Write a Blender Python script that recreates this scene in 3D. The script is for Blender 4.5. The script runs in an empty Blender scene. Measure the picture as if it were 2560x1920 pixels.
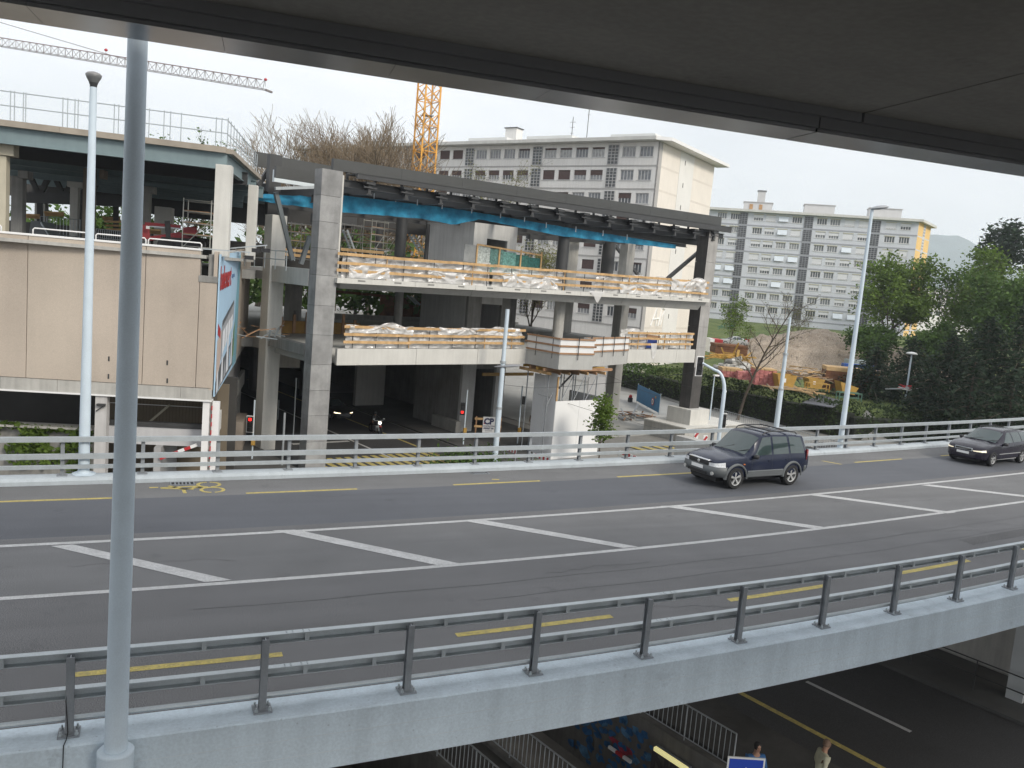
import bpy, bmesh, math, random
from math import sin, cos, radians, pi, sqrt, atan2
from mathutils import Vector, Matrix, noise as mnoise
random.seed(7)
rnd = random.random
def U_(a, b): return a + (b - a) * rnd()
scene = bpy.context.scene
COL = scene.collection

# ------------------------------------------------------------------ camera
F = 2075.0                      # focal length in photograph pixels (2560 wide)
ROLL, PITCH, YAW = radians(5.0), radians(6.9), radians(24.5)
CAM = Vector((0, 0, 6.0))       # six metres above the viaduct's roadway
FW = Vector((sin(YAW)*cos(PITCH), cos(YAW)*cos(PITCH), -sin(PITCH)))
_r0 = Vector((cos(YAW), -sin(YAW), 0)); _u0 = _r0.cross(FW)
RT = _r0*cos(ROLL) + _u0*sin(ROLL); UP = _u0*cos(ROLL) - _r0*sin(ROLL)
cd = bpy.data.cameras.new('camera'); cam = bpy.data.objects.new('camera', cd); COL.objects.link(cam)
cd.sensor_width = 36; cd.sensor_fit = 'HORIZONTAL'; cd.lens = 36*F/2560
cd.clip_start = 0.1; cd.clip_end = 20000
cam.matrix_world = Matrix(((RT.x, UP.x, -FW.x, CAM.x), (RT.y, UP.y, -FW.y, CAM.y), (RT.z, UP.z, -FW.z, CAM.z), (0, 0, 0, 1)))
scene.camera = cam

# ------------------------------------------------------------------ sky and sun (hazy, thin bright overcast, low warm sun behind the viewer's right)
SUN_EL, SUN_AZ = radians(34), radians(158)      # azimuth from +Y towards +X
world = bpy.data.worlds.new('World'); scene.world = world; world.use_nodes = True
wt = world.node_tree; wt.nodes.clear()
wo = wt.nodes.new('ShaderNodeOutputWorld'); bg = wt.nodes.new('ShaderNodeBackground')
sky = wt.nodes.new('ShaderNodeTexSky'); sky.sky_type = 'NISHITA'; sky.sun_disc = False
sky.sun_elevation = SUN_EL; sky.sun_rotation = SUN_AZ
sky.air_density = 1.2; sky.dust_density = 3.0; sky.ozone_density = 1.0
tc = wt.nodes.new('ShaderNodeTexCoord'); mp = wt.nodes.new('ShaderNodeMapping'); mp.inputs['Scale'].default_value = (1, 1, 3.2)
cl = wt.nodes.new('ShaderNodeTexNoise'); cl.inputs['Scale'].default_value = 2.3; cl.inputs['Detail'].default_value = 7; cl.inputs['Roughness'].default_value = .55
rp = wt.nodes.new('ShaderNodeValToRGB')
rp.color_ramp.elements[0].position = .30; rp.color_ramp.elements[0].color = (.74, .74, .74, 1)
rp.color_ramp.elements[1].position = .62; rp.color_ramp.elements[1].color = (.97, .97, .97, 1)
mx = wt.nodes.new('ShaderNodeMix'); mx.data_type = 'RGBA'
mx.inputs['B'].default_value = (11.2, 11.4, 11.8, 1)          # the lit cloud veil
wt.links.new(tc.outputs['Generated'], mp.inputs['Vector']); wt.links.new(mp.outputs['Vector'], cl.inputs['Vector'])
wt.links.new(cl.outputs['Fac'], rp.inputs['Fac']); wt.links.new(rp.outputs['Color'], mx.inputs['Factor'])
wt.links.new(sky.outputs['Color'], mx.inputs['A']); wt.links.new(mx.outputs['Result'], bg.inputs['Color'])
bg.inputs['Strength'].default_value = 0.092
wt.links.new(bg.outputs[0], wo.inputs[0])
sl = bpy.data.lights.new('sun', 'SUN'); sl.energy = 2.3; sl.angle = radians(16); sl.color = (1, .93, .82)
so = bpy.data.objects.new('sun', sl); COL.objects.link(so)
sd = Vector((sin(SUN_AZ)*cos(SUN_EL), cos(SUN_AZ)*cos(SUN_EL), sin(SUN_EL)))
so.rotation_euler = sd.to_track_quat('Z', 'Y').to_euler(); so.location = (0, 0, 60)
vs = scene.view_settings; vs.view_transform = 'Standard'; vs.look = 'None'; vs.exposure = 0.17; vs.gamma = 1.0; vs.use_curve_mapping = False
scene.cycles.max_bounces = 6; scene.cycles.volume_bounces = 2; scene.cycles.diffuse_bounces = 3; scene.cycles.glossy_bounces = 3
scene.cycles.transmission_bounces = 4; scene.cycles.transparent_max_bounces = 12; scene.cycles.caustics_reflective = False; scene.cycles.caustics_refractive = False

# ------------------------------------------------------------------ photograph pixel -> place on a known surface
def ray(x, y): return FW + RT*((x-1280)/F) + UP*((960-y)/F)
def PZ(x, y, z):
    d = ray(x, y); return CAM + d*((z-CAM.z)/d.z)
def PD(x, y, depth): return CAM + ray(x, y)*depth
class Frame:
    """upright plane through plan point o; u runs along it, n runs behind it (away from the viewer)"""
    def __init__(s, o, az):
        s.o = Vector((o[0], o[1], 0)); s.u = Vector((sin(az), cos(az), 0)); s.n = Vector((-s.u.y, s.u.x, 0)); s.az = az
    def at(s, x, y, off=0):
        d = ray(x, y); t = (s.o + s.n*off - CAM).dot(s.n)/d.dot(s.n); p = CAM + d*t
        return (p - s.o).dot(s.u), p.z
    def atz(s, x, y, z):
        p = PZ(x, y, z) - s.o; return p.dot(s.u), p.dot(s.n)
    def p(s, a, b, z): return s.o + s.u*a + s.n*b + Vector((0, 0, z))

# ------------------------------------------------------------------ materials
MATS = {}
def mat(name, col, rough=.8, var=.12, scale=1.5, bump=0.0, bscale=40, metal=0, spec=.5, streak=0, grain=0, gscale=60, col2=None, emit=0, alpha=1, trans=0, coat=0, wear=0, wearcol=(.09, .09, .09), track=0, pits=0, sscale=5):
    if name in MATS: return MATS[name]
    m = bpy.data.materials.new(name); m.use_nodes = True; nt = m.node_tree; N = nt.nodes; L = nt.links
    b = N['Principled BSDF']; b.inputs['Roughness'].default_value = rough; b.inputs['Metallic'].default_value = metal
    b.inputs['Specular IOR Level'].default_value = spec
    if coat: b.inputs['Coat Weight'].default_value = coat; b.inputs['Coat Roughness'].default_value = .06
    if trans: b.inputs['Transmission Weight'].default_value = trans
    if alpha < 1: b.inputs['Alpha'].default_value = alpha
    geo = N.new('ShaderNodeNewGeometry')
    c1 = tuple(col)+(1,)
    lo = tuple(max(0, c*(1-var)) for c in col)+(1,); hi = tuple(min(1, c*(1+var)) for c in col)+(1,)
    nz = N.new('ShaderNodeTexNoise'); nz.inputs['Scale'].default_value = scale; nz.inputs['Detail'].default_value = 6; nz.inputs['Roughness'].default_value = .6
    L.new(geo.outputs['Position'], nz.inputs['Vector'])
    r = N.new('ShaderNodeValToRGB'); r.color_ramp.elements[0].position = .32; r.color_ramp.elements[1].position = .68
    r.color_ramp.elements[0].color = lo; r.color_ramp.elements[1].color = (tuple(col2)+(1,)) if col2 else hi
    L.new(nz.outputs['Fac'], r.inputs['Fac']); out = r.outputs['Color']
    if streak:
        mpn = N.new('ShaderNodeMapping'); mpn.inputs['Scale'].default_value = (sscale, sscale, sscale*.07)
        n2 = N.new('ShaderNodeTexNoise'); n2.inputs['Scale'].default_value = 1.0; n2.inputs['Detail'].default_value = 4
        L.new(geo.outputs['Position'], mpn.inputs['Vector']); L.new(mpn.outputs['Vector'], n2.inputs['Vector'])
        r2 = N.new('ShaderNodeValToRGB'); r2.color_ramp.elements[0].position = .35; r2.color_ramp.elements[1].position = .6
        r2.color_ramp.elements[0].color = (1-streak,)*3+(1,); r2.color_ramp.elements[1].color = (1, 1, 1, 1)
        L.new(n2.outputs['Fac'], r2.inputs['Fac'])
        mm = N.new('ShaderNodeMix'); mm.data_type = 'RGBA'; mm.blend_type = 'MULTIPLY'; mm.inputs['Factor'].default_value = 1
        L.new(out, mm.inputs['A']); L.new(r2.outputs['Color'], mm.inputs['B']); out = mm.outputs['Result']
    if grain:
        n3 = N.new('ShaderNodeTexNoise'); n3.inputs['Scale'].default_value = gscale; n3.inputs['Detail'].default_value = 2
        L.new(geo.outputs['Position'], n3.inputs['Vector'])
        r3 = N.new('ShaderNodeValToRGB'); r3.color_ramp.elements[0].position = .38; r3.color_ramp.elements[1].position = .66
        r3.color_ramp.elements[0].color = (1-grain,)*3+(1,); r3.color_ramp.elements[1].color = (1+grain,)*3+(1,)
        L.new(n3.outputs['Fac'], r3.inputs['Fac'])
        mm = N.new('ShaderNodeMix'); mm.data_type = 'RGBA'; mm.blend_type = 'MULTIPLY'; mm.inputs['Factor'].default_value = 1; mm.clamp_result = False
        L.new(out, mm.inputs['A']); L.new(r3.outputs['Color'], mm.inputs['B']); out = mm.outputs['Result']
    if track:           # long soft bands along the road, from wheels and weather
        mt_ = N.new('ShaderNodeMapping'); mt_.inputs['Scale'].default_value = (.045, 1.1, 1)
        n4 = N.new('ShaderNodeTexNoise'); n4.inputs['Scale'].default_value = 1.6; n4.inputs['Detail'].default_value = 5; n4.inputs['Roughness'].default_value = .6
        L.new(geo.outputs['Position'], mt_.inputs['Vector']); L.new(mt_.outputs['Vector'], n4.inputs['Vector'])
        r4 = N.new('ShaderNodeValToRGB'); r4.color_ramp.elements[0].position = .3; r4.color_ramp.elements[1].position = .7
        r4.color_ramp.elements[0].color = (1-track,)*3+(1,); r4.color_ramp.elements[1].color = (1+track,)*3+(1,)
        L.new(n4.outputs['Fac'], r4.inputs['Fac'])
        mm = N.new('ShaderNodeMix'); mm.data_type = 'RGBA'; mm.blend_type = 'MULTIPLY'; mm.inputs['Factor'].default_value = 1; mm.clamp_result = False
        L.new(out, mm.inputs['A']); L.new(r4.outputs['Color'], mm.inputs['B']); out = mm.outputs['Result']
        n5 = N.new('ShaderNodeTexNoise'); n5.inputs['Scale'].default_value = .9; n5.inputs['Detail'].default_value = 7; n5.inputs['Roughness'].default_value = .75
        L.new(geo.outputs['Position'], n5.inputs['Vector'])
        r5_ = N.new('ShaderNodeValToRGB'); r5_.color_ramp.elements[0].position = .60; r5_.color_ramp.elements[1].position = .72
        r5_.color_ramp.elements[0].color = (1, 1, 1, 1); r5_.color_ramp.elements[1].color = (.72, .72, .73, 1)
        L.new(n5.outputs['Fac'], r5_.inputs['Fac'])
        mm = N.new('ShaderNodeMix'); mm.data_type = 'RGBA'; mm.blend_type = 'MULTIPLY'; mm.inputs['Factor'].default_value = 1
        L.new(out, mm.inputs['A']); L.new(r5_.outputs['Color'], mm.inputs['B']); out = mm.outputs['Result']
    if pits:            # small dark pores in cast concrete
        vo = N.new('ShaderNodeTexVoronoi'); vo.inputs['Scale'].default_value = 5.5
        L.new(geo.outputs['Position'], vo.inputs['Vector'])
        r6 = N.new('ShaderNodeValToRGB'); r6.color_ramp.elements[0].position = .05; r6.color_ramp.elements[1].position = .09
        r6.color_ramp.elements[0].color = (1-pits,)*3+(1,); r6.color_ramp.elements[1].color = (1, 1, 1, 1)
        L.new(vo.outputs['Distance'], r6.inputs['Fac'])
        mm = N.new('ShaderNodeMix'); mm.data_type = 'RGBA'; mm.blend_type = 'MULTIPLY'; mm.inputs['Factor'].default_value = 1
        L.new(out, mm.inputs['A']); L.new(r6.outputs['Color'], mm.inputs['B']); out = mm.outputs['Result']
    if wear:            # paint rubbed through to what lies below
        n6 = N.new('ShaderNodeTexNoise'); n6.inputs['Scale'].default_value = 9; n6.inputs['Detail'].default_value = 9; n6.inputs['Roughness'].default_value = .8
        L.new(geo.outputs['Position'], n6.inputs['Vector'])
        r7 = N.new('ShaderNodeValToRGB'); r7.color_ramp.elements[0].position = .40; r7.color_ramp.elements[1].position = .56
        r7.color_ramp.elements[0].color = (wear,)*3+(1,); r7.color_ramp.elements[1].color = (0, 0, 0, 1)
        L.new(n6.outputs['Fac'], r7.inputs['Fac'])
        mm = N.new('ShaderNodeMix'); mm.data_type = 'RGBA'
        L.new(r7.outputs['Color'], mm.inputs['Factor']); L.new(out, mm.inputs['A']); mm.inputs['B'].default_value = tuple(wearcol)+(1,); out = mm.outputs['Result']
    L.new(out, b.inputs['Base Color'])
    if bump:
        nb = N.new('ShaderNodeTexNoise'); nb.inputs['Scale'].default_value = bscale; nb.inputs['Detail'].default_value = 5
        L.new(geo.outputs['Position'], nb.inputs['Vector'])
        bp = N.new('ShaderNodeBump'); bp.inputs['Strength'].default_value = bump; bp.inputs['Distance'].default_value = .02
        L.new(nb.outputs['Fac'], bp.inputs['Height']); L.new(bp.outputs['Normal'], b.inputs['Normal'])
    if emit:
        b.inputs['Emission Color'].default_value = c1; b.inputs['Emission Strength'].default_value = emit
    MATS[name] = m; return m

# ------------------------------------------------------------------ geometry helpers
ORG = {}
def org(o): return ORG.get(o.name, Vector((0, 0, 0))) if o is not None else Vector((0, 0, 0))
class MB:
    def __init__(s): s.v = []; s.f = []
    def add(s, vs, fs):
        k = len(s.v); s.v += [tuple(v) for v in vs]; s.f += [tuple(i+k for i in f) for f in fs]; return s
    def hexa(s, a, b):      # two quads (lists of 4), bottom and top, same winding
        return s.add(list(a)+list(b), [(3, 2, 1, 0), (4, 5, 6, 7), (0, 1, 5, 4), (1, 2, 6, 5), (2, 3, 7, 6), (3, 0, 4, 7)])
    def box(s, x0, x1, y0, y1, z0, z1):
        return s.hexa([(x0, y0, z0), (x1, y0, z0), (x1, y1, z0), (x0, y1, z0)], [(x0, y0, z1), (x1, y0, z1), (x1, y1, z1), (x0, y1, z1)])
    def fbox(s, fr, a0, a1, b0, b1, z0, z1, za=None, zb=None):
        """box in a Frame; za/zb: (z0, z1) at the far end a1 when the piece slopes along u"""
        y0, y1 = (z0, z1) if za is None else (za, zb)
        q = [fr.p(a0, b0, z0), fr.p(a1, b0, y0), fr.p(a1, b1, y0), fr.p(a0, b1, z0)]
        r = [fr.p(a0, b0, z1), fr.p(a1, b0, y1), fr.p(a1, b1, y1), fr.p(a0, b1, z1)]
        return s.hexa(q, r)
    def cyl(s, p0, p1, r0, r1=None, n=10, caps=True):
        p0 = Vector(p0); p1 = Vector(p1); r1 = r0 if r1 is None else r1
        d = (p1-p0).normalized(); a = Vector((0, 0, 1)) if abs(d.z) < .9 else Vector((1, 0, 0))
        u = d.cross(a).normalized(); w = d.cross(u)
        vs = [p0+(u*cos(2*pi*i/n)+w*sin(2*pi*i/n))*r0 for i in range(n)]+[p1+(u*cos(2*pi*i/n)+w*sin(2*pi*i/n))*r1 for i in range(n)]
        fs = [(i, i+n, (i+1) % n+n, (i+1) % n) for i in range(n)]
        if caps: fs += [tuple(range(n)), tuple(reversed(range(n, 2*n)))]
        return s.add(vs, fs)
    def bar(s, p0, p1, w, h=None, up=(0, 0, 1)):
        p0 = Vector(p0); p1 = Vector(p1); h = w if h is None else h
        d = (p1-p0).normalized(); up = Vector(up)
        if abs(d.dot(up)) > .97: up = Vector((1, 0, 0)) if abs(d.x) < .9 else Vector((0, 1, 0))
        x = d.cross(up).normalized()*(w/2); y = x.cross(d).normalized()*(h/2)
        return s.hexa([p0-x-y, p0+x-y, p0+x+y, p0-x+y][::-1], [p1-x-y, p1+x-y, p1+x+y, p1-x+y][::-1])
    def tube(s, pts, r, n=8):
        pts = [Vector(p) for p in pts]; m = len(pts); rs = r if isinstance(r, (list, tuple)) else [r]*m
        prev = None; vs = []; fs = []
        for i, p in enumerate(pts):
            d = (pts[min(i+1, m-1)]-pts[max(i-1, 0)]).normalized()
            if prev is None: a = Vector((0, 0, 1)) if abs(d.z) < .9 else Vector((1, 0, 0)); u = d.cross(a).normalized()
            else: u = (prev-d*prev.dot(d)).normalized()
            prev = u; w = d.cross(u)
            vs += [p+(u*cos(2*pi*k/n)+w*sin(2*pi*k/n))*rs[i] for k in range(n)]
        for i in range(m-1):
            for k in range(n): fs.append((i*n+k, (i+1)*n+k, (i+1)*n+(k+1) % n, i*n+(k+1) % n)[::-1])
        fs += [tuple(range(n)), tuple(reversed(range((m-1)*n, m*n)))]
        return s.add(vs, [tuple(f) for f in fs])
    def prism(s, poly, ext):
        ext = Vector(ext); n = len(poly); vs = [Vector(p) for p in poly]+[Vector(p)+ext for p in poly]
        fs = [tuple(range(n)), tuple(reversed(range(n, 2*n)))]+[(i, i+n, (i+1) % n+n, (i+1) % n) for i in range(n)]
        return s.add(vs, fs)
    def quad(s, a, b, c, d): return s.add([a, b, c, d], [(0, 1, 2, 3)])
    def lathe(s, c, prof, n=16):
        c = Vector(c); vs = []; fs = []
        for r, z in prof: vs += [c+Vector((r*cos(2*pi*k/n), r*sin(2*pi*k/n), z)) for k in range(n)]
        for i in range(len(prof)-1):
            for k in range(n): fs.append((i*n+k, i*n+(k+1) % n, (i+1)*n+(k+1) % n, (i+1)*n+k))
        return s.add(vs, fs)
    def build(s, name, m, parent=None, smooth=False, fix=True, kind=None, label=None, cat=None, group=None, bevel=0):
        me = bpy.data.meshes.new(name); o0 = org(parent)
        me.from_pydata([(v[0]-o0.x, v[1]-o0.y, v[2]-o0.z) for v in s.v], [], s.f)
        if fix:
            bm = bmesh.new(); bm.from_mesh(me); bmesh.ops.recalc_face_normals(bm, faces=bm.faces); bm.to_mesh(me); bm.free()
        if smooth:
            for p in me.polygons: p.use_smooth = True
        ob = place(name, me, m, parent)
        if bevel:
            bv = ob.modifiers.new('edge', 'BEVEL'); bv.width = bevel; bv.segments = 2; bv.limit_method = 'ANGLE'
        if smooth == 'auto':
            try: ob.modifiers  # flat/smooth split by angle
            except Exception: pass
            for e in me.edges: pass
            me.set_sharp_from_angle(angle=radians(38))
        if kind: ob['kind'] = kind
        if label: ob['label'] = label
        if cat: ob['category'] = cat
        if group: ob['group'] = group
        return ob
def place(name, me, m, parent=None, loc=None, rz=0, scale=None):
    if m is not None and not me.materials: me.materials.append(m)
    ob = bpy.data.objects.new(name, me); COL.objects.link(ob)
    if parent is not None: ob.parent = parent; ORG[ob.name] = org(parent)
    if loc is not None: ob.location = Vector(loc)-org(parent)
    if rz: ob.rotation_euler = (0, 0, rz)
    if scale: ob.scale = scale
    return ob
def thing(name, label, cat, loc=(0, 0, 0), group=None, local=False, rz=0):
    o = bpy.data.objects.new(name, None); COL.objects.link(o); o.location = loc; o.rotation_euler = (0, 0, rz); o.empty_display_size = .2
    if not local: ORG[o.name] = Vector(loc)
    o['label'] = label; o['category'] = cat
    if group: o['group'] = group
    return o
def copy_tree(o, parent=None, loc=None, rz=None, label=None):
    c = o.copy(); COL.objects.link(c)
    if parent is not None: c.parent = parent
    if loc is not None: c.location = loc
    if rz is not None: c.rotation_euler = (0, 0, rz)
    if label: c['label'] = label
    for ch in list(o.children): copy_tree(ch, c)
    return c
def text_mesh(body, size, ext=.004, align='LEFT', bold=0.0, res=3):
    cu = bpy.data.curves.new('lettering', 'FONT'); cu.body = body; cu.size = size; cu.extrude = ext; cu.align_x = align; cu.resolution_u = res; cu.offset = bold
    t = bpy.data.objects.new('lettering', cu); COL.objects.link(t)
    bpy.context.view_layer.update()
    me = bpy.data.meshes.new_from_object(t.evaluated_get(bpy.context.evaluated_depsgraph_get()))
    bpy.data.objects.remove(t); bpy.data.curves.remove(cu); return me
def put_text(name, body, size, m, parent, origin, u, v, align='LEFT', bold=0.0, sx=1):
    """lettering lying in the plane spanned by u (reading direction) and v (up)"""
    me = text_mesh(body, size, align=align, bold=bold); u = Vector(u).normalized(); v = Vector(v).normalized(); w = u.cross(v); o = Vector(origin)-org(parent)
    me.transform(Matrix(((u.x*sx, v.x, w.x, o.x), (u.y*sx, v.y, w.y, o.y), (u.z*sx, v.z, w.z, o.z), (0, 0, 0, 1))))
    return place(name, me, m, parent)
# ------------------------------------------------------------------ palette
CONC = lambda: mat('concrete', (.44, .43, .40), .85, .14, .8, .25, 30, streak=.14, grain=.06)
CONC_L = lambda: mat('concrete_light', (.62, .61, .57), .85, .07, .7, .2, 30, streak=.08, grain=.05)
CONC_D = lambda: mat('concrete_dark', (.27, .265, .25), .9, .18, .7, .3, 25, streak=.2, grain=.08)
CONC_WHITE = lambda: mat('concrete_white_paint', (.58, .67, .735), .75, .06, .6, .35, 18, streak=.12, sscale=2.5, grain=.05, gscale=25, pits=.25, track=.05)
ASPH = lambda: mat('asphalt', (.152, .152, .155), .9, .10, .35, .25, 120, grain=.55, gscale=75, track=.09)
ASPH_D = lambda: mat('asphalt_dark', (.104, .110, .124), .85, .08, .3, .2, 120, grain=.4, gscale=75, track=.07)
ASPH_C = lambda: mat('asphalt_worn', (.165, .166, .168), .9, .10, .4, .25, 120, grain=.5, gscale=75, track=.10)
ASPH_S = lambda: mat('asphalt_street', (.052, .052, .054), .9, .16, .25, .3, 60, grain=.2, gscale=30)
PAVE = lambda: mat('paving', (.25, .245, .23), .9, .12, .5, .3, 40, grain=.1)
WHITE_L = lambda: mat('road_paint_white', (.52, .52, .515), .8, .12, 3, .3, 80, grain=.15, gscale=40, wear=.35, wearcol=(.30, .30, .30))
YEL_L = lambda: mat('road_paint_yellow', (.52, .42, .12), .8, .16, 3, .3, 80, grain=.18, gscale=40, wear=.6, wearcol=(.22, .20, .13))
GALV = lambda: mat('galvanised_steel', (.46, .50, .52), .5, .09, 2.5, .05, 60, metal=.55, grain=.05)
GALV_D = lambda: mat('weathered_steel', (.29, .31, .33), .55, .12, 3, .05, 60, metal=.5, grain=.06)
POLE = lambda: mat('pole_paint', (.58, .67, .74), .55, .05, 1.5, grain=.03, spec=.35)
WHITE = lambda: mat('white_paint', (.78, .78, .77), .6, .03, 1)
STEEL_D = lambda: mat('steel_dark_paint', (.050, .051, .052), .5, .12, 1.2, metal=.1, streak=.08)
STEEL_B = lambda: mat('steel_blue_grey', (.20, .265, .28), .55, .08, 1.2, metal=.1, streak=.06)
WOOD = lambda: mat('timber', (.56, .36, .17), .8, .22, 1.8, .3, 60, streak=.15, grain=.1)
WOOD_B = lambda: mat('timber_brown', (.34, .20, .11), .8, .2, 2, .3, 60, grain=.1)
RUST = lambda: mat('rusty_steel', (.17, .075, .035), .9, .35, 1.3, .4, 40, streak=.2)
RUBBER = lambda: mat('rubber', (.02, .02, .021), .85, .2, 4)
BLACK = lambda: mat('black_plastic', (.018, .018, .02), .5, .1, 3)
GLASS = lambda: mat('window_glass', (.05, .06, .065), .06, .15, .3, spec=.9)
REDP = lambda: mat('red_paint', (.45, .03, .035), .45, .1, 2)
YELP = lambda: mat('crane_yellow', (.74, .36, .045), .5, .1, 2)
YELM = lambda: mat('machine_yellow', (.42, .25, .05), .5, .15, 2)
GRASS = lambda: mat('grass', (.075, .13, .028), .95, .35, .35, .6, 8, col2=(.14, .17, .05), grain=.3, gscale=9)

def smooth(x, a, b):
    t = max(0, min(1, (x-a)/(b-a))); return t*t*(3-2*t)

# ------------------------------------------------------------------ ground, in the frame of the lower street
ST = Frame((18, 17), atan2(.971, .24))          # a: across the street, b: along it, away from the viewer
STZ = -6.0
def hedge_a(b): return 53.5+max(0, b-45)*.16+max(0, 30-b)*1.6
def ground_z(a, b):
    p = ST.p(a, b, 0); t = p.x*sin(YAW)+p.y*cos(YAW)
    k = smooth(a-hedge_a(b), 1.2, 3.4)
    far = smooth(t, 300, 900)
    zy = -3.2+smooth(t, 112, 168)*5.4
    z = STZ+(zy-STZ)*k
    return z*(1-far)+2.2*far
PITS = [(-8.55, -4.15, -4, 13), (-13.2, -10.35, -4, 9)]
def axis(lo, hi, step, extra):
    xs = set(extra); x = lo
    while x <= hi: xs.add(x); x += step
    d = step
    x = hi
    while x < 3400: d = min(d*1.5, 3400-x) if x+d*1.5 < 3400 else 3400-x; x += d; xs.add(x)
    d = step; x = lo
    while x > -700: d *= 1.5; x -= d; xs.add(max(x, -700))
    return sorted(xs)
ax_a = axis(-42, 210, 3, [v for p in PITS for v in p[:2]]); ax_b = axis(-42, 168, 3, [v for p in PITS for v in p[2:]])
g = MB(); na = len(ax_a); matid = []
for b in ax_b:
    for a in ax_a: g.v.append(tuple(ST.p(a, b, ground_z(a, b))))
for j in range(len(ax_b)-1):
    for i in range(na-1):
        ca, cb = (ax_a[i]+ax_a[i+1])/2, (ax_b[j]+ax_b[j+1])/2
        if any(p[0] < ca < p[1] and p[2] < cb < p[3] for p in PITS): continue
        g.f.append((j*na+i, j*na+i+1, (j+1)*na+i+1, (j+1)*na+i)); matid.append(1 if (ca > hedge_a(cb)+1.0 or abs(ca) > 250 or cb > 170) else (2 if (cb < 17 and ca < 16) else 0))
ground = g.build('ground', PAVE(), fix=False, kind='structure', smooth=True)
ground.data.materials.append(GRASS()); ground.data.materials.append(mat('dark_paving', (.06, .058, .055), .95, .3, .8, .4, 20, grain=.2))  # dark paving below the viaduct: its grime and shade both put into the colour
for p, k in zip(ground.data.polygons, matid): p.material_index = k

def strip(name, a0, a1, b0, b1, z, m, parent=None, kind=None, th=0, step=None):
    mb = MB()
    if th: mb.fbox(ST, a0, a1, b0, b1, z-th, z)
    else: mb.quad(ST.p(a0, b0, z), ST.p(a1, b0, z), ST.p(a1, b1, z), ST.p(a0, b1, z))
    return mb.build(name, m, parent, kind=kind)
# lower street, running away under the viaduct and into the underpass
street = MB()
street.quad(ST.p(-1.3, -40, STZ+.008), ST.p(6.2, -40, STZ+.008), ST.p(6.2, 14, STZ+.008), ST.p(-1.3, 14, STZ+.008))
street.add([ST.p(-1.3, 14, STZ+.008), ST.p(6.2, 14, STZ+.008), ST.p(12, 24, STZ+.008), ST.p(12, 110, STZ+.008), ST.p(-1.3, 110, STZ+.008)], [(0, 1, 2, 3, 4)])
street.quad(ST.p(12, 18, STZ+.006), ST.p(48, 18, STZ+.006), ST.p(48, 29, STZ+.006), ST.p(12, 29, STZ+.006))
street = street.build('street', ASPH_S(), kind='structure')
Z1 = STZ+.014
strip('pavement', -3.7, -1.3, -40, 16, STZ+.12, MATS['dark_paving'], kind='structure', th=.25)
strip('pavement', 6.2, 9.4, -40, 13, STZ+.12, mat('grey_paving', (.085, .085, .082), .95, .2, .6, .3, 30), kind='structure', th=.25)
strip('pavement', 12.1, 22, 31, 60, STZ+.12, MATS['grey_paving'], kind='structure', th=.25)  # underpass pavements in a darker grey that carries the shade in its colour
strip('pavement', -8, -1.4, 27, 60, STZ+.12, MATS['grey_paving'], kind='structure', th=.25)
strip('pavement', -14, -3.9, -40, 16, STZ+.02, mat('dark_paving', (.055, .053, .05), .95, .3, .8, .4, 20, grain=.2), kind='structure') if 0 else None
strip('driveway', 24, 52, 36, 100, STZ+.05, mat('driveway_concrete', (.36, .36, .345), .9, .1, .4, .2, 30), kind='structure', th=.1)
strip('lane_line', -.2, 0, -40, 15, Z1, YEL_L(), street)
strip('lane_line', 2.5, 2.66, -1.9, 1.55, Z1, WHITE_L(), street)
strip('lane_line', 2.5, 2.66, -12, -8, Z1, WHITE_L(), street)
strip('lane_line', 5.6, 5.78, 34, 70, Z1, WHITE_L(), street)
strip('lane_line', 9.2, 9.4, 33.5, 70, Z1, YEL_L(), street)
for i in range(15):
    if i % 1 == 0: strip('crossing_stripe', .3+i*.62, .66+i*.62+.0, 31.7, 35.2, Z1, YEL_L(), street)
for i in range(6): strip('crossing_stripe', 26+i*1.1, 26.5+i*1.1, 30.2, 33.0, Z1+.05, YEL_L(), street)
strip('stop_line', 1.2, 5.4, 39.5, 39.9, Z1, WHITE_L(), street)

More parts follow.
